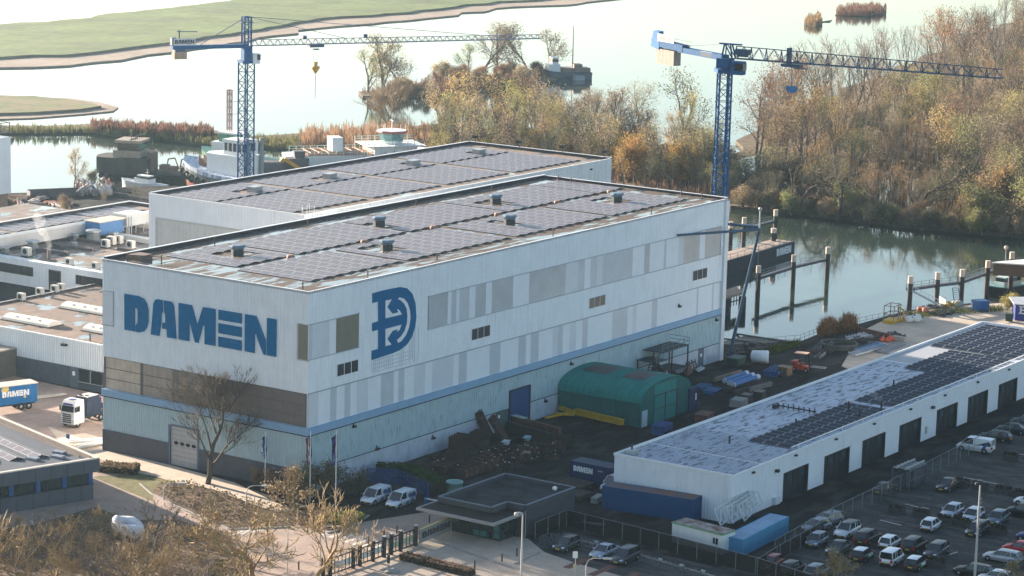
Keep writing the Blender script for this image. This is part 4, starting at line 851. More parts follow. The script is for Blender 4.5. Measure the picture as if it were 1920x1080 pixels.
mb = MB(); mb.box((e.x+jd.x*.5, e.y+jd.y*.5, zj-2.3), (.8, 1.55, 1.2), ang1); mb.build('window', GLASS, cb)
g = W(598, 84, zj); tq = P0+jd*((g-P0).dot(jd)); mb = MB(); mb.box((tq.x, tq.y, zj-.35), (3.4, 1.5, .6), ang1); mb.box((tq.x, tq.y, zj-1.1), (1.4, .8, .25), ang1); tr = mb.build('trolley', CRD, k1)
zo = HT(tq, 127); mb = MB()
for e in (-.5, .5): mb.tube(tq+jd*e+Vector((0, 0, -1)), (tq.x+jd.x*e, tq.y+jd.y*e, zo+1.1), .03, .03, 4)
mb.tube((tq.x, tq.y, zo-1.5), (tq.x, tq.y, HT(tq, 185)), .06, .05, 4); mb.build('cable', CRD, k1)
mb = MB(); mb.lathe([(.06, -1.4), (.25, -1.1), (.95, -.1), (.95, .3), (.45, .35), (.45, 1.3)], (tq.x, tq.y, zo), 10); mb.build('hook_block', M('hook_orange', (.52, .28, .05), .5, .1), k1)
for d_ in (28, 13.5): q2 = P0+jd*d_; mb = MB(); mb.box((q2.x, q2.y, zj+1.5), (.9, .6, .8), ang1); mb.build('jib_box', CRD, k1)

# crane two: flat top, beside the lettered hall
c2 = Vector((148.0, 26.3, 0)); zt = HT(c2, 128); zj = HT(c2, 108); zp = HT(c2, 82)
k2 = thing('tower_crane', c2, 'blue flat top tower crane in front of the wood, with pale ballast blocks', 'crane')
tip = W(1880, 147, zj); tail = W(1228, 84, zj); P0 = Vector((c2.x, c2.y, zj)); jd = (tip-P0).normalized(); td = (tail-P0).normalized(); ang = math.atan2(jd.y, jd.x); s = Vector((-jd.y, jd.x, 0))
nrm = s if s.dot(CAMLOC-P0) > 0 else -s
mb = MB(); lattice_mast(mb, c2, 2.1, -3, zt-.8, 2.0, ang+.62); mb.bar(c2+Vector((.5, -.4, 0)), c2+Vector((.5, -.4, zt-1)), .35); mb.build('mast', CRB, k2)
mb = MB(); mb.box((c2.x, c2.y, zt-.4), (3.2, 3.2, .7), ang+.62); mb.box((c2.x, c2.y, (zt+zj)/2), (2.4, 2.4, zj-zt-.2), ang); mb.build('slewing_unit', CRB, k2)
mb = MB(); mb.box((c2.x, c2.y, -1.3), (4.2, 4.2, 2.8), ang); mb.build('footing', CONC, k2)
mb = MB(); L = (tail-P0).length
mb.bar(P0, P0+td*L*.62, 1.5, .95); mb.bar(P0+td*L*.55+Vector((0, 0, .3)), tail+Vector((0, 0, .6)), 1.6, 1.2); mb.build('counter_jib', CRB, k2)
mb = MB(); q = P0+td*L*.97; mb.plate([q+Vector((0, 0, -.6))-td*1.5+s*1.0, q+Vector((0, 0, -.2))+td*1.4+s*1.0, q+Vector((0, 0, 2.6))+td*.6+s*1.0, q+Vector((0, 0, 2.6))-td*1.3+s*1.0], s, -2.0); mb.build('tail_housing', M('crane_blue_light', (.05, .16, .36), .75, .1, spec=.2), k2)
mb = MB(); q = P0+td*L*.80
for k in range(5): e = q+td*(k-2)*1.25; mb.box((e.x, e.y, zj-1.75), (1.2, 1.5, 2.6), math.atan2(td.y, td.x))
mb.build('counterweight', M('ballast_pale', (.30, .255, .22), .8, .12), k2)
a = P0+td*L*.93+Vector((0, 0, .95))+nrm*.95; w_ = -td
sg = MB(); sg.plate([a, a+w_*5.6, a+w_*5.6+Vector((0, 0, 1.35)), a+Vector((0, 0, 1.35))], nrm, .08); sg_ = sg.build('sign', CRW, k2)
mb = MB(); lettering(mb, a+w_*.5+nrm*.09+Vector((0, 0, .3)), w_, (0, 0, 1), 4.0, .75, nrm, .03); mb.build('lettering', M('sign_faded', (.25, .26, .29), .6, .05), sg_)
a = P0+td*L*.32+Vector((0, 0, -.48))+nrm*.80
sg = MB(); sg.plate([a, a+w_*3.9, a+w_*3.9+Vector((0, 0, 1.0)), a+Vector((0, 0, 1.0))], nrm, .07); sg_ = sg.build('sign', CRW, k2)
mb = MB(); lettering(mb, a+w_*.2+nrm*.08+Vector((0, 0, .17)), w_, (0, 0, 1), 3.5, .66, nrm, .03); mb.build('lettering', MATS['sign_dark'], sg_)
mb = MB(); hd = Vector((c2.x, c2.y, zp))
for e in (-1, 1): mb.bar(P0+s*e*.8+td*.6, hd+s*e*.4-jd*.1, .22); mb.bar(P0+s*e*.8+jd*1.6, hd+s*e*.4+jd*1.0, .22); mb.bar(P0+s*e*.8+jd*1.6, hd+s*e*.4, .16)
mb.bar(hd-jd*1.2, hd+jd*3, .5, .25); mb.build('mast_head', CRB, k2)
mb = MB(); mb.bar(hd, P0+td*L*.55+Vector((0, 0, .7)), .12)
for e in (0, 1): 
    for h in (.5, 1.1): mb.bar(P0+td*L*(.45)+nrm*.7+Vector((0, 0, .6+h)), P0+td*L*.72+nrm*.7+Vector((0, 0, .7+h)), .05)
mb.build('tie_rod', CRD, k2)
mb = MB(); jib(mb, P0+jd*2.0, tip, zp-zj-.3, 17, 1.3, 1); mb.build('jib', CRD, k2)
e = P0+jd*3.0+nrm*1.2; mb = MB(); mb.box((e.x, e.y, zj-1.5), (2.2, 1.6, 2.3), ang); cb = mb.build('cab', CRB, k2)
mb = MB(); mb.box((e.x+jd.x*.4, e.y+jd.y*.4, zj-1.3), (1.6, 1.66, 1.3), ang); mb.build('window', GLASS, cb)
mb = MB(); e = P0+jd*3.2; mb.lathe([(.7, -.9), (.7, .9)], (e.x, e.y, zj+1.0), 10, axis='y'); mb.box((e.x, e.y, zj+1.2), (2.4, 1.4, .9), ang); mb.build('winch', CRD, k2)
g = W(1467, 121, zj); tq = P0+jd*((g-P0).dot(jd)); mb = MB(); mb.box((tq.x, tq.y, zj-.5), (3.6, 1.6, .5), ang); mb.box((tq.x-jd.x*.6, tq.y-jd.y*.6, zj+1.1), (.35, 1.6, 2.8), ang); mb.box((tq.x+jd.x*1.8, tq.y+jd.y*1.8, zj-.9), (2.4, 1.0, .12), ang); mb.build('trolley', CRD, k2)
zo = HT(tq, 168); mb = MB(); mb.tube((tq.x, tq.y, zj-.6), (tq.x, tq.y, zo+.5), .07, .07, 4); mb.build('cable', CRD, k2)
mb = MB(); mb.plate([(tq.x-jd.x*.95, tq.y-jd.y*.95, zo+.55), (tq.x+jd.x*.95, tq.y+jd.y*.95, zo+.55), (tq.x+jd.x*.95, tq.y+jd.y*.95, zo-.1), (tq.x+jd.x*.6, tq.y+jd.y*.6, zo-.5), (tq.x-jd.x*.6, tq.y-jd.y*.6, zo-.5), (tq.x-jd.x*.95, tq.y-jd.y*.95, zo-.1)], s, .6); mb.build('hook_block', MATS['crane_blue_light'], k2)

# ================================================================== piers and mooring posts
PILE = M('pile_dark', (.035, .032, .035), .7, .3, 1, streak=.4, scol=(.10, .10, .07)); CAPW = M('pile_cap_cream', (.55, .44, .36), .6, .1)
def pier(name, label, posts, z, rail=True, cap=1.3, r=.45, rail_side=1):
    """posts: (x, y) in the plan; a walkway beam at height z joins them"""
    t = thing(name, (posts[0][0], posts[0][1], WZ), label, 'jetty')
    for x, y in posts:
        mb = MB(); mb.tube((x, y, WZ-2), (x, y, z+1.2), r, r, 10); p = mb.build('pile', PILE, t)
        mb = MB(); mb.tube((x, y, z+1.2), (x, y, z+1.2+cap), r*1.02, r*1.02, 10); mb.build('pile_cap', CAPW, p)
    mb = MB(); mr = MB()
    for a, b2 in zip(posts, posts[1:]):
        d = Vector((b2[0]-a[0], b2[1]-a[1], 0)); L = d.length; d.normalize(); n = Vector((-d.y, d.x, 0))*.55*rail_side
        A = Vector((*a, z))+n; B = Vector((*b2, z))+n; mb.bar(A, B, .9, .45)
        mb.bar(A+Vector((0, 0, -.2)), Vector((*a, z-1.8)), .2)
        for h in (.55, 1.05): mr.bar(A+n*.7+Vector((0, 0, h)), B+n*.7+Vector((0, 0, h)), .06)
        k = 0
        while k <= L: q = A+n*.7+d*k; mr.bar(q, q+Vector((0, 0, 1.05)), .06); k += 2.0
    mb.build('walkway', M('walkway_steel', (.06, .07, .085), .6, .2), t); mr.build('railing', M('rail_steel', (.15, .17, .19), .5, .2), t)
    return t
def at(px, py, z=WZ): q = W(px, py, z); return (q.x, q.y)
E_ = at(1550, 524); p2 = at(1486, 540); zP = HT(E_, 465)-2.3
pier('jetty', 'steel jetty on dark piles beside the floating dock wall, ending in the green canal', [at(1420, 562), p2, E_], zP)
pier('jetty', 'steel jetty behind the floating dock, ending at the thick capped pile', [at(1368, 487), at(1393, 478), at(1452, 462)], 2.6)
pier('jetty', 'long steel jetty with ramp and ladder rising past the blue skip', [at(1703, 606), at(1754, 598), at(1800, 592), at(1848, 574), at(1893, 556), (at(1893, 556)[0]+9, at(1893, 556)[1]-3.5)], 3.4)
g1 = at(1754, 598)
rp = thing('gangway', (g1[0], g1[1], .1), 'sloping white railed gangway from the long jetty down to the quay', 'gangway')
a = PX(1712, 553, at(1708, 606)[0]); A = Vector((at(1706, 606)[0], at(1706, 606)[1], 3.3)); B = W(1764, 574, .9)
mb = MB(); mb.bar(A, B, .9, .18); mb.build('deck', M('gangway_alu', (.42, .42, .42), .5, .1), rp)
mb = MB()
for e in (-.4, .4):
    mb.bar(A+Vector((e, e, .9)), B+Vector((e, e, .9)), .07)
    for k in range(7): q = A+(B-A)*k/6+Vector((e, e, 0)); mb.bar(q, q+Vector((0, 0, .9)), .05)
mb.build('railing', WHITE, rp)
mb = MB(); q = W(1767, 568, 1.2); mb.box((q.x, q.y, 1.7), (.12, 1.7, 1.2), -.4); mb.build('board', WHITE, rp)
ld = thing('ladder', (*at(1790, 580), .5), 'blue steel ladder hanging below the long jetty', 'ladder')
a = W(1786, 540, 2.9); mb = MB(); u = Vector((.55, -.75, 0)).normalized()
for e in (0, 1.1): mb.bar(a+u*e, a+u*(e+.5)+Vector((0, 0, -3.1)), .10)
for k in range(8): mb.bar(a+u*(k*.06)+Vector((0, 0, -.4*k)), a+u*(1.1+k*.06)+Vector((0, 0, -.4*k)), .07)
mb.build('frame', CRB, ld)
def post(label, px, py, top, r=.5, capc=None):
    x, y = at(px, py); z = HT((x, y), top); t = thing('mooring_post', (x, y, WZ), label, 'mooring post')
    mb = MB(); mb.tube((x, y, WZ-2), (x, y, z-.9), r, r, 10); mb.build('pile', PILE if capc is None else capc, t)
    mb = MB(); mb.tube((x, y, z-.9), (x, y, z), r*1.03, r*1.03, 10); mb.build('pile_cap', CAPW, t)
post('lone grey green mooring post standing in the canal near the wood', 1739, 429, 388, .42, M('pile_green', (.13, .15, .12), .8, .2))
post('tall mooring post close to the hall corner behind the pipe derrick', 1364, 486, 452, .5)
post('short post beside the far jetty end of the floating dock', 1449, 478, 428, .55)
lp = thing('jetty_lamp', (*at(1881, 558), WZ), 'slim globe lamp standing on the long jetty by the boathouse roof', 'lamp')
x, y = at(1881, 558); z = HT((x, y), 465); mb = MB(); mb.tube((x, y, 3), (x, y, z-.4), .08, .06, 6); mb.build('pole', STEEL, lp); mb = MB(); mb.lathe([(.05, -.4), (.4, 0), (.3, .35), (.05, .45)], (x, y, z), 10); mb.build('globe', CAPW, lp)

# floating dock with the lettering
fd = thing('floating_dock', (*at(1420, 520), WZ), 'black walled floating dock with white block lettering and a buff deck', 'dock')
A = W(1489, 499, WZ); Bk = Vector((-.83, -.56, 0))   # direction from its end back towards the hall
a0 = W(1489, 451, 3.2); zz = 3.0; e0 = W(1489, 479, WZ); e0 = Vector((e0.x, e0.y, 0)); e1 = W(1365, 516, WZ); e1 = Vector((e1.x, e1.y, 0)); d = (e1-e0).normalized(); n = Vector((d.y, -d.x, 0))
if n.dot(Vector((CAMLOC.x, CAMLOC.y, 0))-e0) > 0: n = -n
zz = HT(e0, 453)
DKB = M('dock_black', (.028, .03, .04), .6, .25, .8, streak=.5, scol=(.07, .06, .06))
L_ = 46
mb = MB(); mb.prism([(e0).xy, (e0+d*L_).xy, (e0+d*L_+n*5).xy, (e0+n*5).xy], WZ-.5, zz); mb.build('wall', DKB, fd)
mb = MB(); mb.prism([(e0+d*.3+n*.3).xy, (e0+d*L_+n*.3).xy, (e0+d*L_+n*4.7).xy, (e0+d*.3+n*4.7).xy], zz, zz+.06); mb.build('deck', M('dock_deck', (.36, .28, .23), .85, .15, .3), fd)
mb = MB(); o = e0+d*8.0-n*.02; o.z = zz-1.95; lettering(mb, o, -d, (0, 0, 1), 6.4, 1.5, -n, .06); mb.build('lettering', M('dock_white', (.62, .64, .66), .6, .06), fd)
mb = MB()
for off in (.25, 4.75):
    for h in (.5, 1.0): q = e0+n*off+Vector((0, 0, zz+h)); mb.bar(q+d*.3, q+d*L_, .05)
    for k in range(16): q = e0+n*off+d*(.3+k*3)+Vector((0, 0, zz)); mb.bar(q, q+Vector((0, 0, 1)), .06)
mb.build('railing', M('rail_steel', (.15, .17, .19), .5, .2), fd)
pf = thing('work_platform', (*at(1385, 575), 0), 'rusty railed steel platform at the quay edge below the pipe derrick', 'platform')
a = W(1360, 545, .8); mb = MB(); q0 = W(1392, 548, .6); q1 = W(1350, 560, .6); mb.prism([q0.xy, q1.xy, (q1+Vector((3, 3.5, 0))).xy, (q0+Vector((4, 3.5, 0))).xy], .2, .6); mb.build('deck', M('deck_rust', (.32, .22, .16), .85, .25), pf)
mb = MB(); 
for f in [k/8 for k in range(9)]: q = q0+(q1-q0)*f; mb.bar((q.x, q.y, .5), (q.x, q.y, -1.4), .12)
mb.bar((q0.x, q0.y, -.6), (q1.x, q1.y, -.6), .15); mb.build('railing', DARK, pf)
for px, py in ((1391, 585), (1362, 590)):
    q = at(px, py); mb = MB(); mb.tube((*q, WZ-2), (*q, .3), .7, .7, 8); mb.build('pile', PILE, pf)

# slipway and quay railings
sl_ = MB(); A = [(104.3, -.5), (125.5, -3.2), (133.5, 13.5), (118, 16), (104.3, 10)]
P = [(104.3, -1.0, .03), (124.5, -3.4, .03), (136, 14.5, -2.9), (104.3, 16, -2.9)]
sl_.add(P, [(0, 1, 2, 3)]); struct(sl_.build('slipway', M('slipway_concrete', (.17, .155, .13), .9, .25, .3, streak=.6, scol=(.05, .05, .045), ssc=(.2, .6, 1))))
tr = thing('slipway_rails', (115, 5, -1), 'dark parallel rails running down the concrete slipway into the canal', 'rails')
mb = MB()
for k in range(6): f = k/5; mb.bar((106+f*17, -.2-f*2, .06), (108+f*26, 14.6, -2.5), .35, .25)
mb.build('rail', DARK, tr)
def fence_rail(name, label, pts, z0, h, cat='railing', sp=1.8, mat=None, w=.05):
    t = thing(name, (pts[0][0], pts[0][1], z0), label, cat); mat = mat or MATS['rail_steel']; mb = MB()
    for a, b2 in zip(pts, pts[1:]):
        a = Vector((a[0], a[1], z0)); b2 = Vector((b2[0], b2[1], z0)); L = (b2-a).length; d = (b2-a)/L; k = 0
        for hh in (.5, 1.0): mb.bar(a+Vector((0, 0, h*hh)), b2+Vector((0, 0, h*hh)), w)
        while k < L: q = a+d*k; mb.bar(q, q+Vector((0, 0, h)), w); k += sp
    mb.build('rail', mat, t); return t
fence_rail('quay_railing', 'thin grey quay railing curving past the reeds and the yellow basket', [at(1420, 648, 0), at(1500, 641, 0), at(1540, 625, 0), at(1600, 611, 0), at(1660, 598, 0), at(1705, 590, 0), at(1770, 578, 0)], 0, 1.15)
fence_rail('quay_railing', 'short grey quay railing left of the blue skip', [at(1806, 585, 0), at(1826, 583, 0), at(1862, 577, 0)], 0, 1.15)
fence_rail('quay_railing', 'rusty railing around the slipway head beside the hall corner', [at(1360, 675, 0), at(1395, 665, 0), at(1440, 655, 0)], 0, 1.1, mat=M('rail_rusty', (.13, .09, .07), .8, .2))

# ================================================================== vessels
def hull(mb, L, B, z0, z1, bow=.3, n=14, sheer=.6, flare=.85, stern=.8, mi=0):
    """hull along +x (bow at +L/2), deck edge at z1 rising to the bow"""
    top = []; bot = []
    for k in range(n+1):
        f = k/n; x = -L/2+L*f
        w = B/2*min(1, stern+(1-stern)*min(1, f/.15)) if f < 1-bow else B/2*math.sqrt(max(0, 1-((f-(1-bow))/bow)**2.2))
        zt = z1+sheer*max(0, (f-.45)/.55)**2
        top.append((x, w, zt)); bot.append((x-(.05*L*max(0, f-.7)), w*flare if f < .9 else w*flare*.7, z0))
    vs = []; 
    for (x, w, z), (xb, wb, zb) in zip(top, bot): vs += [(xb, -wb, zb), (x, -w, z), (x, w, z), (xb, wb, zb)]
    fs = []
    for k in range(n):
        a = 4*k; b2 = a+4
        fs += [(a, b2, b2+1, a+1), (a+3, a+2, b2+2, b2+3), (a+1, b2+1, b2+2, a+2)]
    fs += [(0, 1, 2, 3)]
    mb.add(vs, fs, mi); return top
def ship(name, label, loc, rz): return thing(name, loc, label, 'ship', None, rz)
DKG = M('deck_green', (.16, .22, .17), .8, .15); HULLW = M('ship_white', (.72, .73, .73), .45, .05); SRED = M('antifoul_red', (.36, .10, .065), .6, .15, .5)
TYRE = BLACK
def yawto(a, b2): return math.atan2(b2.y-a.y, b2.x-a.x)
# harbour tug
a = W(349, 351, WZ); b2 = W(436, 363, WZ); ctr = a+(b2-a).normalized()*15.2
tg = ship('harbour_tug', 'harbour tug with red underside, blue bulwark, tyre fenders and white wheelhouse', (ctr.x, ctr.y, WZ), yawto(b2, a))
mb = MB(); hull(mb, 28, 9.5, -1, 2.0, .42, 16, 1.8, .86); mb.build('lower_hull', SRED, tg, False)
mb = MB(); hull(mb, 28.3, 9.8, 1.9, 3.0, .42, 16, 1.9, .99); mb.build('fender_band', M('tug_grey', (.12, .14, .15), .7, .2), tg, False)
mb = MB(); tp = hull(mb, 28.2, 9.6, 2.9, 3.6, .42, 16, 2.3, 1.0)
mb.build('bulwark', M('tug_blue', (.16, .25, .40), .6, .15, .6, streak=.9, scol=(.62, .64, .66), thr=(.44, .56)), tg, False)
for s_ in (-1, 1):
    for k in range(4, 16):
        x, w_, z = tp[k]; mb = MB(); n_ = 12; r_, q_ = .62, .22
        vs = []; 
        for i in range(n_):
            for j in range(5):
                t_ = 2*math.pi*i/n_; p_ = 2*math.pi*j/5; rr = r_+q_*math.cos(p_); vs.append((x-.2+rr*math.cos(t_), s_*(w_+.22+q_*math.sin(p_)), z-2.1+rr*math.sin(t_)))
        mb.add(vs, [(i*5+j, ((i+1) % n_)*5+j, ((i+1) % n_)*5+(j+1) % 5, i*5+(j+1) % 5) for i in range(n_) for j in range(5)], 0, True)
        mb.build('tyre_fender', TYRE, tg, False)
mb = MB(); mb.prism([(7.5, 0), (6, 2.6), (-4, 2.9), (-4, -2.9), (6, -2.6)], 3.6, 7.2); dh = mb.build('deckhouse', HULLW, tg, False)
mb = MB(); mb.bb(1.2, 2.2, -2.95, -2.8, 4.0, 6.0); mb.bb(-1.5, -.9, -2.98, -2.85, 5, 5.6); mb.bb(4, 4.6, -2.85, -2.7, 5, 5.6); mb.build('door', M('tug_door', (.3, .33, .33), .6, .1), dh, False)
mb = MB(); mb.prism([(2.0, -2.0), (2.0, 2.0), (-3.0, 2.2), (-3.0, -2.2)], 7.2, 7.9); mb.prism([(2.2, -2.2), (2.2, 2.2), (-3.2, 2.4), (-3.2, -2.4)], 9.4, 10.0); mb.build('wheelhouse', HULLW, tg, False)
mb = MB(); mb.prism([(1.9, -1.9), (1.9, 1.9), (-2.9, 2.1), (-2.9, -2.1)], 7.9, 9.4); wn_ = mb.build('window', GLASS, tg, False)
mb = MB()
for k in range(5):
    for s_ in (-1, 1): x = 1.9-k*1.2; mb.bb(x-.1, x+.1, s_*2.15-.08, s_*2.15+.08, 7.9, 9.4)
for k in range(-2, 3): mb.bb(1.9, 2.0, k*.9-.1, k*.9+.1, 7.9, 9.4)
mb.build('frame', HULLW, wn_, False)
mb = MB(); mb.tube((-1.5, 0, 10), (-1.5, 0, 18.5), .14, .08, 6); mb.bar((-1.5, -2.2, 13.5), (-1.5, 2.2, 13.5), .12); mb.bar((-1.5, -1.4, 15.5), (-1.5, 1.4, 15.5), .1); mb.bar((-2.8, 0, 12), (-.3, 0, 12), .12)
for s_ in (-1, 1): mb.tube((-2.8, s_*1.2, 9.5), (-1.6, s_*.1, 14.5), .08, .06, 5)
mb.build('mast', HULLW, tg, False)
for s_ in (-1, 1):
    mb = MB(); mb.tube((-4.6, s_*2.0, 3.6), (-4.6, s_*2.0, 10.4), .5, .42, 8); mb.build('funnel', M('funnel_grey', (.2, .22, .24), .5, .15), tg, False)
mb = MB()
for x, y in ((9.5, .8), (9.5, -.8), (8.3, 0)): mb.tube((x, y, 4), (x, y, 6.2), .25, .25, 8); mb.lathe([(.8, -.5), (.8, .5)], (x-1, y, 5), 10, axis='y')
mb.build('winch', M('winch_brown', (.18, .11, .085), .7, .2), tg, False)
mb = MB(); mb.prism([(-4.5, -4), (-4.5, 4), (-13.5, 3.6), (-13.5, -3.6)], 3.3, 3.65); mb.build('aft_deck', M('deck_buff', (.34, .28, .22), .8, .15), tg, False)
tg.scale = (1.1, 1.1, 1.25)
# second vessel's green and white upper works behind the tug
a = W(470, 322, WZ); sv = ship('work_vessel', 'green and white work vessel half hidden behind the tug and the crane mast', (a.x+3, a.y+3, WZ), yawto(b2, W(349, 351, WZ)))
mb = MB(); hull(mb, 30, 9, -1, 2.8, .35, 12, 1.4); mb.build('hull', M('hull_green', (.06, .17, .13), .5, .15), sv, False)
mb = MB(); mb.bb(0, 9, -3.3, 3.3, 3, 6.2); mb.bb(2, 7.5, -2.8, 2.8, 8.2, 8.6); mb.build('deckhouse', HULLW, sv, False)
mb = MB(); mb.bb(2.2, 7.3, -2.6, 2.6, 6.2, 8.2); mb.build('window', M('net_green', (.10, .25, .19), .4, .2), sv, False)
mb = MB(); mb.tube((3.5, 0, 8.6), (3.5, 0, 19), .22, .1, 6); mb.bar((3.5, -2.6, 13), (3.5, 2.6, 13), .12); mb.bar((3.5, -1.8, 16), (3.5, 1.8, 16), .1)
lattice_mast(mb, Vector((6.2, 0, 0)), .8, 8.6, 18.5, 1.6, 0); mb.build('mast', M('mast_red', (.45, .33, .31), .6, .1), sv, False)
# dark dredger on the left
a = W(196, 330, WZ); b2 = W(350, 338, WZ); L_ = (b2-a).length*1.10; ctr = (a+b2)/2
dr = ship('dark_workboat', 'dark hulled brown workboat with a raised wheelhouse, moored beyond the patrol boat', (ctr.x, ctr.y, WZ), yawto(b2, a))
BRN = M('boat_brown', (.15, .115, .085), .7, .2, .5); 
mb = MB(); hull(mb, L_, 8.5, -1, 1.6, .18, 16, .3, .95); mb.build('hull', M('boat_black', (.035, .034, .036), .6, .25, .6, streak=.5, scol=(.10, .07, .05)), dr, False)
mb = MB(); mb.prism([(L_/2+.6, 0), (L_/2-.3, 3.7), (L_/2-2, 4.3), (L_/2-12.5, 4.3), (L_/2-12.5, -4.3), (L_/2-2, -4.3), (L_/2-.3, -3.7)], 1.2, 5.0); mb.build('forecastle', M('boat_dark', (.055, .05, .047), .7, .25, .5), dr, False)
mb = MB(); mb.prism([(L_/2-4, -2.9), (L_/2-4, 2.9), (L_/2-10.5, 3.2), (L_/2-10.5, -3.2)], 4.9, 6.6); mb.prism([(L_/2-4.6, -3.3), (L_/2-4.6, 3.3), (L_/2-10.9, 3.5), (L_/2-10.9, -3.5)], 8.4, 9.0); mb.build('wheelhouse', M('boat_tan', (.30, .245, .19), .7, .15), dr, False)
mb = MB(); mb.prism([(L_/2-5.0, -2.7), (L_/2-5.0, 2.7), (L_/2-10.2, 3.0), (L_/2-10.2, -3.0)], 6.6, 8.4); mb.build('window', GLASS, dr, False)
mb = MB(); mb.bb(L_/2-13.4, L_/2-11.6, -1.5, 1.5, 1.6, 6.2); mb.build('funnel', BRN, dr, False)
mb = MB()
for k in range(5): mb.path([(L_/2-15-k*3.2, -3, 2), (L_/2-15.4-k*3.2, -3, 4.3), (L_/2-17-k*3.2, -3, 4.6), (L_/2-18-k*3.2, -3, 2)], .16, 5)
for k in range(6): mb.box((L_/2-15-k*2.8, random.uniform(-2, 2), 2.6), (1.9, 2.5, random.uniform(1, 2.4)))
mb.tube((-2, 1, 2), (-2, 1, 9), .12, .08, 5); mb.bar((-L_/2+2, 3.8, 2.6), (L_/2-12, 3.8, 2.6), .1); mb.bar((-L_/2+2, -3.8, 2.6), (L_/2-12, -3.8, 2.6), .1); mb.build('deck_gear', M('gear_brown', (.20, .14, .10), .75, .3, .7), dr, False)
for k in range(11):
    for s_ in (-1, 1):
        mb = MB(); mb.lathe([(.30, -.2), (.6, -.2), (.62, .2), (.3, .2)], (-L_/2+3+k*1.9, s_*4.35, .8), 10, axis='y'); mb.build('tyre_fender', TYRE, dr, False)
mb = MB(); mb.bar((L_/2-8, -2.5, 9.0), (L_/2-8, 2.5, 9.0), .3); mb.bar((L_/2-9.5, -3, 10), (L_/2-9.5, 3, 10), .1); mb.tube((L_/2-7.5, 0, 9), (L_/2-7.5, 0, 11), .12, .08, 5)
for k in range(5): mb.tube((L_/2-9.5, -3+k*1.5, 9), (L_/2-9.5, -3+k*1.5, 10), .05, .05, 4)
mb.build('roof_gear', BRN, dr, False)
# white ship behind the rear hall
a = W(556, 306, WZ); b2 = W(800, 300, WZ); L_ = (b2-a).length*1.15; ctr = (a+b2)/2
ws = ship('white_tanker', 'white ship with rusty deck pipes and a round windowed bridge, behind the rear hall', (ctr.x, ctr.y, WZ), yawto(a, b2))
mb = MB(); hull(mb, L_, 11, -1, 2.2, .16, 14, .6); mb.build('hull', HULLW, ws, False)
mb = MB(); mb.bb(-L_/2+3, L_*.12, -4.5, 4.5, 2.25, 2.5); mb.build('deck', M('deck_rust2', (.38, .20, .13), .8, .25, .5), ws, False)
def sx(px): return ((px-556)/(800-556)-.5)*(b2-a).length
mb = MB(); mb.bb(sx(617), sx(637), -2.2, 2.2, 2.3, 6.3); mb.build('funnel', HULLW, ws, False)
mb = MB(); mb.bb(sx(690), sx(770), -5, 5, 2.3, 4.2); mb.bb(sx(676), sx(786), -5.6, 5.6, 4.2, 4.4); mb.build('deckhouse', HULLW, ws, False)
cx = sx(733); mb = MB(); mb.lathe([(2.6, 4.4), (2.9, 5.2)], (cx, 0, 0), 10, sm=False); mb.build('bridge_base', HULLW, ws, False)
mb = MB(); mb.lathe([(2.9, 5.2), (3.6, 7.1)], (cx, 0, 0), 10, sm=False); mb.build('window', M('bridge_glass', (.14, .27, .27), .1, .3), ws, False)
mb = MB(); mb.lathe([(3.9, 7.1), (4.1, 7.3), (4.0, 7.6)], (cx, 0, 0), 10, sm=False); mb.build('bridge_roof', M('roof_red', (.38, .09, .07), .6, .1), ws, False)
mb = MB(); mb.lathe([(3.7, 7.6), (3.6, 7.7)], (cx, 0, 0), 10); mb.tube((cx, 0, 7.7), (cx, 0, 12), .14, .08, 6); mb.bar((cx, -1.4, 10), (cx, 1.4, 10), .12); mb.tube((cx-1.5, 1, 7.7), (cx-1.5, 1, 9.2), .1, .1, 5)
for k in range(10): t_ = k*math.pi/5; mb.tube((cx+3.6*math.cos(t_), 3.6*math.sin(t_), 7.6), (cx+3.6*math.cos(t_), 3.6*math.sin(t_), 8.6), .06, .06, 4)
mb.build('mast', HULLW, ws, False)
mb = MB()
for s_ in (-1, 1):
    for h in (.6, 1.2): mb.bar((-L_/2+2, s_*5, 2.3+h), (sx(690), s_*5, 2.3+h), .10); mb.bar((sx(676), s_*5.5, 4.4+h), (sx(786), s_*5.5, 4.4+h), .10)
    k = -L_/2+2
    while k < sx(690): mb.bar((k, s_*5, 2.3), (k, s_*5, 3.5), .10); k += 1.8
    k = sx(676)
    while k < sx(786): mb.bar((k, s_*5.5, 2.3 if int(k) % 3 == 0 else 4.4), (k, s_*5.5, 5.6), .12); k += 1.7
mb.build('railing', M('rail_mint', (.45, .60, .56), .6, .1), ws, False)
mb = MB()
for k in range(8): mb.tube((-L_/2+4, -3.6+k, 2.8), (sx(675), -3.6+k, 2.8), .16, .16, 6)
for k in range(9): mb.bar((-L_/2+5+k*2.2, -4, 3.0), (-L_/2+5+k*2.2, 4, 3.0), .25)
mb.build('deck_pipe', M('pipe_rust', (.42, .24, .16), .7, .2), ws, False)
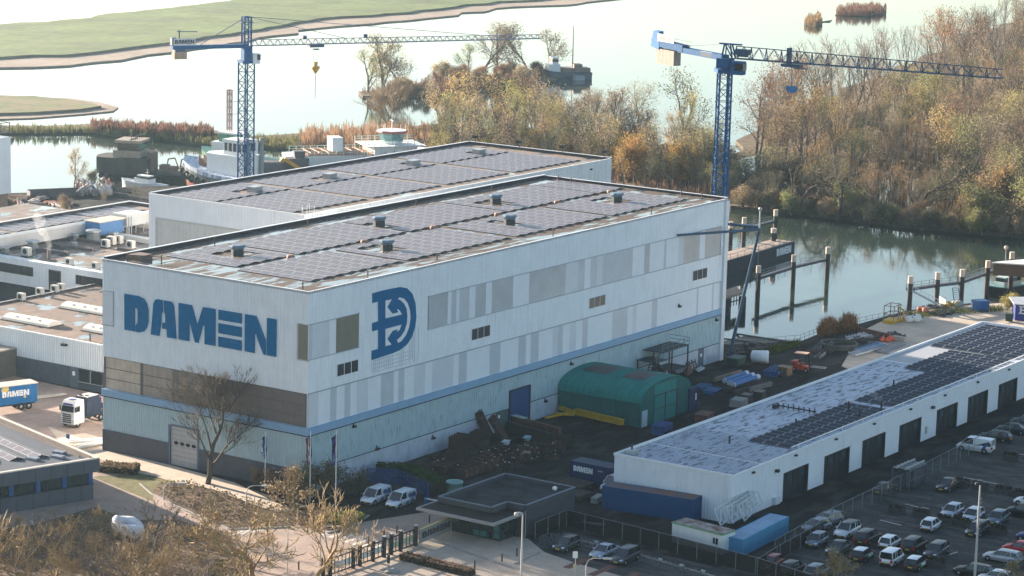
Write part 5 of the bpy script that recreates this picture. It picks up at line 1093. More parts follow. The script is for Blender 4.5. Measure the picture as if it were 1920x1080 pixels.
# grey patrol boat at the left shore
a = W(232, 347, WZ); b2 = W(306, 357, WZ); L_ = (b2-a).length*1.1; ctr = (a+b2)/2
pb = ship('patrol_boat', 'low pale grey patrol boat moored at the yard shore', (ctr.x, ctr.y, WZ), yawto(b2, a))
mb = MB(); hull(mb, L_, 3.0, -.4, 1.2, .4, 12, .5); mb.build('hull', M('patrol_grey', (.40, .43, .47), .5, .1), pb, False)
mb = MB(); mb.prism([(2, -.9), (2, .9), (-2.6, 1.1), (-2.6, -1.1)], 1.2, 2.2); mb.prism([(1.2, -.8), (1.2, .8), (-2.3, .9), (-2.3, -.9)], 2.7, 2.9); mb.build('cabin', HULLW, pb, False)
mb = MB(); mb.prism([(1.4, -.8), (1.4, .8), (-2.4, .95), (-2.4, -.95)], 2.2, 2.7); mb.build('window', GLASS, pb, False)
mb = MB(); mb.tube((-1.2, 0, 2.9), (-1.2, 0, 4.4), .07, .05, 5); mb.bar((-1.2, -.8, 3.6), (-1.2, .8, 3.6), .08); mb.build('mast', HULLW, pb, False)
# far barge beyond the island
a = W(1018, 147, WZ); b2 = W(1106, 147, WZ); L_ = (b2-a).length; ctr = (a+b2)/2
fb = ship('river_barge', 'grey river vessel with a white wheelhouse anchored beyond the wooded island', (ctr.x, ctr.y, WZ), yawto(b2, a))
mb = MB(); hull(mb, L_, 7, -.5, 2.2, .2, 12, .8); mb.build('hull', M('barge_hull', (.10, .12, .15), .6, .2), fb, False)
mb = MB(); mb.bb(L_*.18, L_*.42, -2.6, 2.6, 2.4, 4.8); mb.bb(L_*.22, L_*.34, -2.2, 2.2, 4.8, 7.0); mb.build('wheelhouse', HULLW, fb, False)
mb = MB(); mb.bb(L_*.215, L_*.345, -2.25, 2.25, 5.5, 6.5); mb.build('window', GLASS, fb, False)
mb = MB(); mb.bb(-L_*.46, L_*.12, -2.8, 2.8, 2.3, 3.6); mb.bb(-L_*.3, -L_*.12, -2, 2, 3.6, 4.8); mb.build('hatch_cover', M('hatch_brown', (.20, .16, .14), .7, .2), fb, False)
mb = MB(); mb.tube((-L_*.12, 0, 3), (-L_*.12, 0, 17), .22, .1, 6); mb.tube((L_*.28, 0, 7), (L_*.28, 0, 9.5), .12, .08, 5); mb.build('mast', DARK, fb, False)
mb = MB(); mb.prism([(-L_*.3, 3.6), (-L_*.1, 3.6), (-L_*.06, 4.4), (-L_*.1, 5.6), (-L_*.3, 5.4)], 0, 1.4)
mb.build('dinghy', M('dinghy_grey', (.3, .33, .35), .5, .1), fb, False)
# small green launch beside the boathouse
a = W(1852, 556, WZ); b2 = W(1905, 545, WZ); ctr = a+(b2-a).normalized()*5.5
gl = ship('green_launch', 'small black hulled launch with a pale green cabin moored by the boathouse', (ctr.x, ctr.y, WZ), yawto(b2, a))
mb = MB(); hull(mb, 12, 3.6, -.5, 1.3, .35, 12, .7); mb.build('hull', M('launch_black', (.03, .035, .045), .4, .2), gl, False)
mb = MB(); hull(mb, 11.6, 3.5, 1.3, 1.45, .35, 12, .7, 1.0); mb.build('deck', M('launch_green', (.18, .38, .36), .6, .1), gl, False)
mb = MB(); mb.prism([(2, -1.1), (2, 1.1), (-3.5, 1.3), (-3.5, -1.3)], 1.4, 2.3); mb.prism([(1.4, -1.1), (1.4, 1.1), (-3.6, 1.3), (-3.6, -1.3)], 3.0, 3.2); mb.build('cabin', M('launch_pale', (.5, .6, .57), .5, .1), gl, False)
mb = MB(); mb.prism([(1.6, -1.05), (1.6, 1.05), (-3.4, 1.25), (-3.4, -1.25)], 2.3, 3.0); mb.build('window', GLASS, gl, False)
# ================================================================== cars
RIM = M('alloy_rim', (.35, .36, .38), .4, .1, 3, met=.5); LAMPW = M('lamp_clear', (.62, .66, .70), .15, .1, 2); LAMPR = M('lamp_red', (.35, .02, .02), .2, .1); PLATEY = M('plate_yellow', (.55, .38, .03), .6, .05)
CARGL = M('car_glass', (.012, .015, .020), .05, .1, .5, spec=.9); TRIM = M('car_trim', (.018, .018, .02), .6, .1)
def paint(c, met=.2): return M('paint_%d_%d_%d' % tuple(int(x*1000) for x in c), c, .28, .05, .5, met=met, spec=.6)
# kind: length, width, height, belt, bonnet end, windscreen top, roof end, tail top (fractions of length from the nose)
CARK = {'hatch': (4.1, 1.78, 1.48, .92, .25, .42, .86, .985), 'wagon': (4.6, 1.82, 1.47, .93, .26, .41, .90, .985), 'sedan': (4.6, 1.80, 1.43, .92, .27, .43, .70, .84),
        'suv': (4.5, 1.86, 1.66, 1.02, .25, .38, .90, .985), 'small': (3.7, 1.68, 1.50, .92, .22, .38, .88, .985), 'mpv': (3.95, 1.75, 1.82, 1.05, .20, .31, .965, .99), 'van': (4.5, 1.83, 1.86, 1.08, .19, .34, .965, .99), 'bigvan': (5.1, 1.99, 1.98, 1.15, .16, .30, .975, .99)}
_wheel = {}
def wheel(par, x, y, r, s):
    mb = MB(); mb.lathe([(r*.62, -.1), (r*.95, -.1), (r, -.06), (r, .06), (r*.95, .1), (r*.62, .1)], (x, y, r), 14, axis='y'); t = mb.build('tyre', TYRE, par, False)
    mb = MB(); mb.lathe([(r*.2, .115), (r*.64, .09), (r*.64, -.05)] if s > 0 else [(r*.64, .05), (r*.64, -.09), (r*.2, -.115)], (x, y, r), 10, axis='y'); mb.build('rim', RIM, t, False)
def make_car(kind, col, loc, rz, label, group='parked cars', roofc=None, name=None, met=.3, cat=None, livery=None, closed=False):
    L, B, H, belt, fb, fw, fr, ft = CARK[kind]; hw = B/2
    t = thing(name or ('parked_van' if 'van' in kind else 'parked_car'), loc, label, cat or ('van' if 'van' in kind else 'car'), group, rz)
    P = paint(col, met); X = lambda f: L*(.5-f)
    # lower body: stations nose -> tail  (f, belt height, half width, sill)
    bh = belt; nose = belt*.80
    st_ = [(0, nose*.62, hw*.78, .30), (.012, nose*.86, hw*.88, .22), (.05, nose*.97, hw*.95, .20), (.13, nose+.06, hw*.99, .19), (fb, bh-.03, hw, .18), (.5, bh, hw, .18), (.8, bh+.02, hw*.99, .19), (.93, bh+(.0 if kind != 'sedan' else .04), hw*.95, .22), (.988, bh-.05, hw*.88, .28), (1.0, bh-.30, hw*.82, .36)]
    mb = MB(); vs = []; n = 8
    for f, zb, w, s in st_:
        x = X(f); vs += [(x, -w*.86, s), (x, -w, s+.16), (x, -w, zb-.22), (x, -w*.93, zb-.03), (x, w*.93, zb-.03), (x, w, zb-.22), (x, w, s+.16), (x, w*.86, s)]
    fs = []
    for k in range(len(st_)-1):
        for i in range(n): fs.append((k*n+i, k*n+(i+1) % n, (k+1)*n+(i+1) % n, (k+1)*n+i))
    mb.add(vs, fs, 0, True); mb.add(vs[:n], [tuple(range(n))]); e = (len(st_)-1)*n; mb.add(vs[e:e+n], [tuple(range(n))[::-1]])
    # roof and pillars in the same body
    zt = H; rw = hw*.72; bw = hw*.90
    if kind in ('mpv', 'van', 'bigvan'): rw = hw*.84; bw = hw*.95
    g = [(fb-.015, bh-.04, bw), (fw, zt-.05, rw), (fw+.10, zt, rw), (fr-.10, zt-.01, rw), (fr, zt-.07, rw*.97), (ft, bh+.02, bw*.94)]
    rf = []
    for f, z, w in g[1:5]: rf += [(X(f), -w, z-.03), (X(f), -w*.8, z+.02), (X(f), w*.8, z+.02), (X(f), w, z-.03)]
    rb = MB(); rb.add(rf, [(k*4+i, k*4+i+1, k*4+5+i, k*4+4+i) for k in range(3) for i in range(3)], 0, True)
    def pil(fa, fb2, wd=.07):
        for s in (-1, 1):
            za, zb = bh-.03, zt-.06
            mb.bar((X(fa), s*bw*.985, za), (X(fb2), s*rw*1.0, zb), wd, .05)
    pil(g[0][0], fw); pil((fb+fr)/2+.03, (fw+fr)/2+.02, .09); pil(ft-.01, fr, .12 if not closed else .2)
    if kind in ('wagon', 'suv', 'mpv'): pil(.76, .75, .08)
    mb.build('body', P, t, False); rb.build('roof', paint(roofc, met) if roofc else P, t, False)
    # greenhouse
    gm = MB(); vs = []
    for f, z, w in g: vs += [(X(f), -w*.99, (bh-.05)), (X(f), -w*.985, z-.035), (X(f), w*.985, z-.035), (X(f), w*.99, bh-.05)]
    W0 = [bw, (bw*2+rw*0)/2, bw, bw, bw, bw*.94]
    vs = []
    for k, (f, z, w) in enumerate(g):
        fl = f if k in (0, 5) else f
        vs += [(X(fl), -bw*(.99 if k < 5 else .93), bh-.05), (X(f), -w*.985, z-.035), (X(f), w*.985, z-.035), (X(fl), bw*(.99 if k < 5 else .93), bh-.05)]
    gm.add(vs, [(k*4+i, k*4+i+1, k*4+5+i, k*4+4+i) for k in range(len(g)-1) for i in range(3)])
    gm.build('window', CARGL, t, False)
    if closed:   # panel van: blank sides behind the front doors
        c_ = MB(); f0 = fw+.17
        for s in (-1, 1):
            c_.add([(X(f0), s*bw*1.0, bh-.06), (X(f0), s*rw*1.0, zt-.055), (X(fr), s*rw*.99, zt-.06), (X(ft), s*bw*.96, bh-.06)], [(0, 1, 2, 3), (3, 2, 1, 0)])
        c_.add([(X(fr)-.01, -rw*.97, zt-.07), (X(fr)-.01, rw*.97, zt-.07), (X(ft)-.02, bw*.94, bh), (X(ft)-.02, -bw*.94, bh)], [(0, 1, 2, 3), (3, 2, 1, 0)])
        c_.build('side_panel', P, t, False)
    r = .32 if H < 1.6 else .35
    for fx_ in (.17, .80):
        for s in (-1, 1): wheel(t, X(fx_), s*(hw-.08), r, s)
    q = MB()
    for fx_ in (.17, .80):
        for s in (-1, 1): q.lathe([(r*1.16, -.02), (r*1.16, .02)], (X(fx_), s*(hw+.0), r), 12, axis='y')
    q.bb(X(.05), X(.0)+.03, -hw*.7, hw*.7, .26, .50); q.bb(X(1)-.02, X(.96), -hw*.75, hw*.75, .28, .52)
    q.bb(X(.93), X(.07), -hw+.06, hw-.06, .13, .22); q.build('trim', TRIM, t, False)
    for s in (-1, 1):
        h = MB(); h.plate([(X(.008), s*hw*.52, nose*.80), (X(.02), s*hw*.86, nose*.78), (X(.075), s*hw*.90, nose*.98), (X(.045), s*hw*.56, nose*.94)], (1, 0, .4), .03); h.build('headlight', LAMPW, t, False)
        h = MB(); zc = bh-.12; hgt = .14 if H < 1.6 else .34; h.bb(X(1)-.015, X(.965), s*hw*.60, s*hw*.92, zc-hgt, zc); h.build('taillight', LAMPR, t, False)
        h = MB(); h.box((X(fb+.06), s*(hw+.08), bh+.05), (.16, .2, .13)); h.build('wing_mirror', P, t, False)
    h = MB(); h.bb(X(0)+.02, X(0)+.045, -.26, .26, .38, .50); h.bb(X(1)-.045, X(1)-.015, -.26, .26, .50, .62); h.build('number_plate', PLATEY, t, False)
    if livery: livery(t, X, hw, bh, zt, rw, bw)
    return t
CW = (.70, .72, .75); CS = (.36, .38, .41); CBK = (.012, .013, .016); CDG = (.045, .05, .058); CGR = (.03, .05, .055); CRD_ = (.42, .012, .02); CGY = (.16, .18, .21)
ALL = []
def car(px, py, deg, kind, col, label, **k):
    q = W(px, py); c = make_car(kind, col, (q.x, q.y, .02), R(deg), label, **k); ALL.append(c); return c
car(1062, 1029, 182, 'hatch', CDG, 'dark grey hatchback nearest the gatehouse, first of three by the gravel strip', group='cars by the gatehouse')
car(1133, 1043, 182, 'sedan', (.30, .33, .42), 'silver blue saloon between two dark cars near the gatehouse', group='cars by the gatehouse')
car(1172, 1053, 182, 'suv', CDG, 'dark grey crossover beside the silver saloon near the gatehouse', group='cars by the gatehouse')
G = 'cars in the lot behind the workshop'
car(1444, 1065, 182, 'hatch', (.20, .02, .02), 'dark red hatchback against the black netted fence', group=G)
car(1486, 1074, 2, 'hatch', CBK, 'black hatchback at the bottom edge beside the dark red one', group=G)
car(1532, 1080, 2, 'hatch', CGY, 'grey hatchback cut by the bottom edge behind the yellow bare shrub', group=G)
car(1531, 1022, 184, 'small', (.17, .20, .25), 'small blue grey hatchback by the netted fence corner', group=G)
car(1588, 1004, 182, 'suv', (.58, .60, .64), 'white crossover with a black roof at the head of the rows', group=G, roofc=(.02, .02, .022))
car(1572, 1036, 184, 'sedan', CGR, 'dark green saloon in front of the white crossover', group=G)
car(1626, 1017, 3, 'suv', CBK, 'black estate with red tail lights behind the liveried hatchback', group=G)
def liv(t, X, hw, bh, zt, rw, bw):
    for s in (-1, 1):
        m_ = MB(); m_.bb(X(.62), X(.22), s*(hw+.004), s*(hw+.02), .45, bh-.10); m_.build('white_door_panel', M('livery_white', (.68, .72, .74), .4, .05), t, False)
        m_ = MB(); m_.plate([(X(.66), s*(hw+.02), .5), (X(.58), s*(hw+.02), .42), (X(.50), s*(hw+.02), .62), (X(.62), s*(hw+.02), bh-.14)], (0, s, 0), .01); m_.build('livery_mark', M('livery_green', (.16, .42, .10), .5, .2), t, False)
        m_ = MB(); m_.bb(X(.40), X(.35), s*(hw+.02), s*(hw+.03), .66, .74); m_.build('livery_badge', BLUEP, t, False)
car(1616, 1049, 6, 'hatch', CBK, 'black hatchback with white doors, white roof and green flash, beside the dark green saloon', group=G, roofc=CW, livery=liv)
car(1668, 1026, 4, 'small', CW, 'white rounded hatchback seen from behind, ahead of the white boxy van', group=G)
car(1672, 1057, 4, 'mpv', CW, 'white boxy small van with black roof rails and dark rear window', group=G, met=0)
car(1714, 1031, 4, 'suv', CBK, 'black crossover seen from behind beside the white rounded hatchback', group=G)
car(1716, 1066, 6, 'small', CBK, 'black small car with white doors, white roof and green flash, beside the boxy white van', group=G, roofc=CW, livery=liv)
car(1755, 1041, 184, 'wagon', CDG, 'dark slate estate with roof rails at the end of the middle row', group=G)
car(1745, 993, 6, 'small', (.60, .63, .67), 'small white hatchback alone in the aisle with a dark rear window', group=G)
car(1785, 967, 182, 'hatch', (.40, .44, .50), 'silver hatchback nose on to a planter, left of the pair', group=G)
car(1824, 975, 182, 'hatch', (.52, .55, .60), 'pale silver hatchback nose on, right of the pair behind the tall lamp', group=G)
car(1870, 980, 184, 'hatch', (.10, .13, .17), 'slate blue hatchback at the right end of the nose on row', group=G)
car(1832, 1001, 184, 'wagon', CBK, 'black estate in front of the slate blue hatchback', group=G)
car(1919, 968, 95, 'suv', CBK, 'black car half out of frame at the right edge', group=G)
car(1932, 948, 95, 'hatch', CW, 'white car only its nose in frame at the right edge', group=G)
car(1880, 1053, 92, 'wagon', (.42, .44, .47), 'silver estate side on in the sun at the bottom right', group=G)
car(1912, 1037, 92, 'hatch', CRD_, 'bright red hatchback behind the silver estate', group=G)
car(1938, 1015, 92, 'hatch', (.015, .04, .16), 'blue car at the right edge above the red hatchback', group=G)
car(1826, 1080, 92, 'wagon', CBK, 'black estate cut by the bottom edge near the tall lamp', group=G)
car(1868, 1092, 92, 'hatch', CW, 'white car roof at the very bottom edge', group=G)
car(1777, 917, 182, 'sedan', (.015, .016, .02), 'black saloon parked alone beside the chain link fence', group=G)
G = 'cars along the workshop doors'
car(1659, 924, 2, 'sedan', CBK, 'black saloon behind the fence by the scaffold cage', group=G)
car(1531, 1003-8, 168, 'hatch', (.26, .29, .35), 'silver grey hatchback behind the fence beside the light blue container', group=G)
car(1551, 983, 168, 'wagon', (.15, .17, .22), 'dark grey estate behind the fence, further from the light blue container', group=G)
car(1866, 826, 95, 'wagon', CBK, 'black estate behind the white van by the workshop doors', group=G)
car(1899, 812, 98, 'sedan', CBK, 'black saloon further along by the workshop doors at the right edge', group=G)
car(1922, 797, 98, 'hatch', CDG, 'dark car furthest along the workshop, cut by the right edge', group=G)
def stripes(t, X, hw, bh, zt, rw, bw):
    for s in (-1, 1):
        m_ = MB()
        for k in range(5):
            x0 = X(.96-k*.055); m_.plate([(x0, s*(hw+.012), bh-.10-k*.05), (x0+.13, s*(hw+.012), bh-.16-k*.05), (x0+.05, s*(hw-.12), zt-.30), (x0-.06, s*(hw-.12), zt-.30)], (0, s, .25), .012)
            m_.bb(x0+.25, x0+.38, s*(hw+.002), s*(hw+.014), .42, .42+.10*k+.12)
        m_.build('livery_stripes', BLUEP, t, False)
        m_ = MB(); m_.lathe([(.34, -.01), (.34, .01)], (X(.66), s*(hw-.05), bh+.18), 12, axis='y'); m_.plate([(X(.60), s*(hw+.01), .35), (X(.38), s*(hw+.01), .35), (X(.58), s*(hw+.01), .8)], (0, s, 0), .01); m_.build('livery_disc', BLUEP, t, False)
    m_ = MB(); m_.box((X(.15), 0, bh-.03), (.35, .55, .03)); m_.build('bonnet_badge', BLUEP, t, False)
G = 'striped vans at the gate'
car(704, 941, 184, 'van', CW, 'white van with blue stripes, left of the pair by the blue gate fence', group=G, met=0, livery=stripes, closed=True)
car(751, 948, 184, 'van', CW, 'white van with blue stripes, right of the pair by the blue gate fence', group=G, met=0, livery=stripes, closed=True)
def word(t, X, hw, bh, zt, rw, bw):
    for s in (-1, 1):
        m_ = MB(); 
        for k in range(7): m_.bb(X(.52+k*.022)-.04, X(.52+k*.022)+.035, s*(hw+.0), s*(hw+.012), 1.0, 1.0+(.16 if k in (0, 2, 5) else .11))
        m_.plate([(X(.80), s*(hw+.006), .5), (X(.70), s*(hw+.006), .5), (X(.83), s*(hw-.05), 1.6), (X(.90), s*(hw-.05), 1.6)], (0, s, 0), .012)
        m_.build('livery_mark', BLUEP, t, False)
car(1829, 846, 96, 'bigvan', CW, 'white panel van with blue markings by the workshop doors', group=None, met=0, livery=word, closed=True)
q = W(1150, 884); make_car('bigvan', CW, (26.5, -29.2, .02), R(172), 'white van nose poking out behind the workshop beside the lettered container', group=None, met=0, closed=True)

# ================================================================== lorry, trailer, forklift
lr = thing('crane_lorry', W(120, 800), 'white cab lorry with a folded dark loader crane beside the hall', 'lorry', None, R(184)); c = W(140, 796); lr.location = (c.x+3.2, c.y-.2, 0)
CABW = M('cab_white_paint', (.60, .59, .56), .35, .04, .5)
mb = MB()
cs = [(5.3, 1.18, .55, 1.5), (5.42, 1.2, .5, 1.9), (5.30, 1.2, .5, 2.5), (5.0, 1.2, .6, 3.45), (4.2, 1.15, .6, 3.72), (3.2, 1.2, .6, 3.72)]
mb.prism([(5.2, -1.15), (5.35, 0), (5.2, 1.15), (3.1, 1.22), (3.1, -1.22)], .55, 2.2); mb.add([(5.2, -1.15, 2.2), (5.2, 1.15, 2.2), (5.0, 1.1, 3.3), (5.0, -1.1, 3.3), (3.1, -1.22, 2.2), (3.1, 1.22, 2.2), (3.1, 1.15, 3.75), (3.1, -1.15, 3.75), (4.6, 1.1, 3.7), (4.6, -1.1, 3.7)], [(0, 1, 2, 3), (3, 2, 8, 9), (9, 8, 6, 7), (0, 3, 9, 7, 4), (1, 5, 6, 8, 2), (4, 7, 6, 5)])
cb = mb.build('cab', CABW, lr, False)
mb = MB(); mb.plate([(5.21, -1.05, 2.25), (5.21, 1.05, 2.25), (5.04, 1.0, 3.05), (5.04, -1.0, 3.05)], (1, 0, .2), .03); mb.build('windscreen', GLASS, cb, False)
for s in (-1, 1):
    mb = MB(); mb.plate([(4.9, s*1.18, 2.25), (4.0, s*1.2, 2.25), (4.0, s*1.18, 3.05), (4.75, s*1.15, 3.05)], (0, s, 0), .03); mb.build('side_window', GLASS, cb, False)
    mb = MB(); mb.bb(5.2, 5.3, s*.65, s*1.1, 1.25, 1.5); mb.build('headlight', LAMPW, cb, False)
    mb = MB(); mb.bb(5.0, 5.15, s*1.25, s*1.45, 2.3, 3.0); mb.build('wing_mirror', DARK, cb, False)
mb = MB()
for k in range(5): mb.bb(5.24, 5.37, -.7, .7, .75+k*.27, .9+k*.27)
mb.build('grille', DARK, cb, False)
mb = MB(); mb.bb(5.0, 5.1, -.8, .8, 3.15, 3.4); mb.bb(3.7, 4.4, -.4, .4, 3.74, 3.8); mb.build('roof_sign', M('sign_indigo', (.05, .05, .18), .5, .1), cb, False)
mb = MB(); mb.bb(-6.5, 3.1, -.5, .5, .75, 1.05); mb.bb(-6.5, -3.0, -1.2, 1.2, 1.1, 1.3); mb.bb(-6.4, -3.2, -1.2, -1.15, 1.3, 2.0); mb.build('chassis', DARK, lr, False)
mb = MB(); mb.bb(-.6, 2.4, -1.15, 1.15, 1.2, 3.3, 0); mb.bar((-2.6, .3, 1.4), (1.6, .3, 3.7), .5, .6); mb.bar((-2.2, -.4, 1.6), (2.0, -.4, 3.8), .45, .5); mb.bb(-.4, 2.2, -1.0, 1.0, 3.3, 3.75); mb.build('loader_crane', M('crane_navy', (.022, .03, .06), .5, .3, 1.2), lr, False)
mb = MB(); mb.bb(-.3, 2.1, -.9, .9, 3.76, 3.82); mb.build('crane_cover', M('cover_pale', (.5, .48, .44), .6, .1), lr, False)
for x in (4.3, -.6, -1.9, -5.0):
    for s in (-1, 1): wheel(lr, x, s*1.05, .52, s)
mb = MB()
for k in range(4): mb.bar((-6.3+k*.9, -1.1, 1.3), (-6.3+k*.9, -1.1, 2.6), .12); mb.bar((-6.3, -1.1, 1.6+k*.3), (-3.3, -1.1, 1.6+k*.3), .1)
mb.build('side_rail', M('rail_redwhite', (.5, .32, .30), .6, .2), lr, False)

tl = thing('box_trailer', W(8, 768), 'blue box trailer with white block lettering and torn yellow patches at the left edge', 'trailer')
c = W(70, 766); A = Vector((c.x, c.y, 0)); d = (W(8, 774)-A); d.z = 0; d.normalize(); tl.location = A; tl.rotation_euler = (0, 0, math.atan2(d.y, d.x))
TB = M('trailer_blue', (.010, .125, .32), .8, .1, 1, streak=.3, scol=(.07, .16, .3))
z0, z1, LT = 1.05, 3.65, 6.6
sgn = 1 if (Vector((-d.y, d.x, 0))).dot(CAMLOC-A) > 0 else -1
mb = MB(); mb.bb(0, LT, 0, -sgn*2.5, z0, z1); mb.build('body', TB, tl, False)
mb = MB(); mb.bb(-.15, LT+.3, sgn*.12, -sgn*2.6, z1, z1+.12); mb.build('roof', M('trailer_roof', (.50, .45, .38), .7, .2, .8), tl, False)
mb = MB(); mb.plate([(4.6, sgn*.015, 2.95), (5.2, sgn*.015, 2.75), (5.5, sgn*.015, 3.1), (5.3, sgn*.015, 3.6), (4.4, sgn*.015, 3.6), (4.3, sgn*.015, 3.2)], (0, sgn, 0), .01); mb.lathe([(.2, -.005), (.2, .005)], (1.9, sgn*.02, 1.95), 8, axis='y'); mb.build('torn_patch', M('patch_yellow', (.62, .45, .13), .7, .15), tl, False)
mb = MB(); lettering(mb, (5.35, sgn*.02, 2.15), (-1, 0, 0), (0, 0, 1), 4.1, .82, (0, sgn, 0), .02); mb.build('lettering', WHITE, tl, False)
mb = MB(); mb.bb(.1, LT, -sgn*.4, -sgn*2.1, .75, z0); mb.build('chassis', DARK, tl, False)
for x in (1.2, 2.4, LT+1.5):
    for s in (.25, 2.2): wheel(tl, x, -sgn*s, .5, sgn if s < 1 else -sgn)
t2_ = thing('box_trailer', W(0, 775), 'blue box truck body with a pale roof cut by the left edge', 'trailer')
A2 = A+d*(LT+.5); t2_.location = A2; t2_.rotation_euler = tl.rotation_euler
mb = MB(); mb.bb(0, 5, .3*sgn, -sgn*2.3, .9, 3.0); mb.build('body', M('trailer_blue_dark', (.02, .07, .2), .5, .1), t2_, False)
mb = MB(); mb.bb(-.1, 5, .4*sgn, -sgn*2.4, 3.0, 3.9); mb.build('roof', M('trailer_white', (.66, .66, .64), .5, .08), t2_, False)
for x in (1.0, 4.2): wheel(t2_, x, .1*sgn, .5, sgn)

fl = thing('forklift', W(1505, 697), 'red forklift with forks raised towards the workshop, alone on the quay', 'forklift', None, R(-80)); fl.scale = (1.25,)*3
FR = M('forklift_red', (.50, .06, .03), .4, .15, 1)
mb = MB(); mb.bb(-1.3, .1, -.6, .6, .35, 1.05); mb.bb(-1.35, -.75, -.6, .6, .45, 1.35); mb.bb(.1, .75, -.55, .55, .35, .8); mb.build('chassis', FR, fl, False)
mb = MB()
for x, y in ((-1.1, -.5), (-1.1, .5), (.55, -.5), (.55, .5)): mb.bar((x, y, .9), (x*.85, y, 2.3), .08)
mb.bb(-.3, .1, -.3, .3, .95, 1.1); mb.bb(-.4, -.3, -.3, .3, 1.1, 1.6); mb.build('guard', DARK, fl, False)
mb = MB(); mb.bb(-1.0, .6, -.58, .58, 2.3, 2.42); mb.build('guard_roof', M('guard_cream', (.62, .38, .26), .5, .15), fl, False)
mb = MB(); mb.bar((.95, -.35, .1), (.95, -.35, 2.4), .12); mb.bar((.95, .35, .1), (.95, .35, 2.4), .12); mb.bar((.95, -.4, 1.2), (.95, .4, 1.2), .1); mb.build('lift_mast', DARK, fl, False)
mb = MB(); mb.bar((1.0, -.35, .8), (2.9, -.35, .8), .12, .07); mb.bar((1.0, .35, .8), (2.9, .35, .8), .12, .07); mb.bar((2.9, -.35, .8), (2.9, -.1, .8), .1, .07); mb.build('fork', M('fork_pale', (.55, .52, .48), .5, .1), fl, False)
for x, y in ((-.95, -.5), (-.95, .5), (.6, -.55), (.6, .55)): wheel(fl, x, y, .32, 1 if y > 0 else -1)

# ================================================================== containers and huts
def container(label, p, ang, L, H, mat, topm, B=2.44, name='shipping_container', rib=.28):
    t = thing(name, (p[0], p[1], 0), label, 'container', None, ang); mb = MB()
    mb.bb(.04, L-.04, .04, B-.04, .12, H-.06)
    for a, b2 in (((0, 0), (L, 0)), ((L, 0), (L, B)), ((L, B), (0, B)), ((0, B), (0, 0))): mb.corr(a, b2, .15, H-.12, rib, -.03 if False else .03)
    mb.build('body', mat, t, False)
    mb = MB()
    for x in (0, L):
        for y in (0, B): mb.bb(x-.06, x+.06, y-.06, y+.06, 0, H)
    for y in (0, B): mb.bb(.06, L-.06, y-.06, y+.06, 0, .15); mb.bb(.06, L-.06, y-.06, y+.06, H-.12, H)
    for x in (0, L): mb.bb(x-.06, x+.06, .06, B-.06, 0, .15); mb.bb(x-.06, x+.06, .06, B-.06, H-.12, H)
    mb.build('frame', mat, t, False)
    mb = MB(); k = .3
    mb.bb(.08, L-.08, .08, B-.08, H-.06, H-.02)
    while k < L-.2: mb.bb(k, k+.12, .1, B-.1, H-.02, H+.01); k += .3
    mb.build('roof', topm, t, False); return t
BL40 = M('container_blue', (.003, .062, .165), .8, .1, .5, streak=.25, scol=(.02, .05, .12)); RTM = M('container_rust_roof', (.13, .16, .20), .7, .2, .6, c2=(.22, .10, .06))
a = W(1129, 953); b2 = W(1299, 980); dv_ = b2-a; L_ = dv_.length; ang = math.atan2(dv_.y, dv_.x)
container('long blue shipping container with a rusty roof against the white workshop end', (a.x, a.y), ang, L_, HT(a, 911), BL40, RTM, B=2.5)
NAVY = M('container_navy', (.012, .03, .10), .5, .15, .6, streak=.4, scol=(.03, .05, .10))
a = W(1069, 900); b2 = W(1152, 917); dv_ = b2-a; ang = math.atan2(dv_.y, dv_.x)
dc = container('navy shipping container with white block lettering in the shaded yard', (a.x, a.y), ang, 6.1, 2.6, NAVY, M('container_slate_roof', (.09, .11, .15), .6, .2))
mb = MB(); lettering(mb, (.5, -.05, 1.35), (1, 0, 0), (0, 0, 1), 2.95, .72, (0, -1, 0), .03); mb.build('lettering', WHITE, dc, False)
mb = MB(); mb.bb(4.2, 5.0, -.06, -.03, 1.85, 2.0); mb.build('code_plate', M('code_grey', (.3, .34, .38), .6, .1), dc, False)
a = W(1362, 1042); b2 = W(1468, 1010); 
LBL = M('container_sky', (.06, .25, .42), .8, .1, .6, streak=.4, scol=(.07, .17, .3))
k_ = W(1396, 1037, 0); cpos = W(1390, 1041)
container('light blue shipping container with a faded pale roof behind the netted fence', (cpos.x-.2, cpos.y-.3), R(3), 12.2, 2.0, LBL, M('container_sky_roof', (.24, .36, .50), .6, .15, .6), B=2.44)
cbn = thing('site_cabin', W(1258, 1017), 'white site cabin with a rusty roof and green edging', 'cabin')
a = W(1259, 1018); b2 = W(1352, 1042); dv_ = b2-a; ang = math.atan2(dv_.y, dv_.x); L_ = dv_.length; cbn.location = (a.x, a.y, 0); cbn.rotation_euler = (0, 0, ang)
mb = MB(); mb.bb(0, L_, 0, 2.6, .1, 2.45); mb.build('wall', M('cabin_white', (.66, .68, .68), .5, .06, .8, streak=.35, scol=(.4, .42, .42)), cbn, False)
mb = MB(); mb.bb(-.1, L_+.1, -.1, 2.7, 2.45, 2.56); mb.build('edge_trim', M('cabin_green', (.08, .30, .12), .6, .1), cbn, False)
mb = MB(); mb.bb(0, L_, 0, 2.6, 2.56, 2.6); k = .2
while k < L_-.1: mb.bb(k, k+.15, 0, 2.6, 2.6, 2.63); k += .4
mb.build('roof', M('cabin_rust', (.17, .08, .05), .85, .2, .9, c2=(.42, .40, .38)), cbn, False)
mb = MB(); mb.bb(L_-1.25, L_-.55, -.03, 0, 1.2, 1.95); wd = mb.build('window', GLASS, cbn, False); mb = MB(); mb.bb(L_-.93, L_-.87, -.05, -.03, 1.2, 1.95); mb.bb(L_-1.3, L_-.5, -.05, 0, 1.12, 1.2); mb.build('frame', WHITE, wd, False)
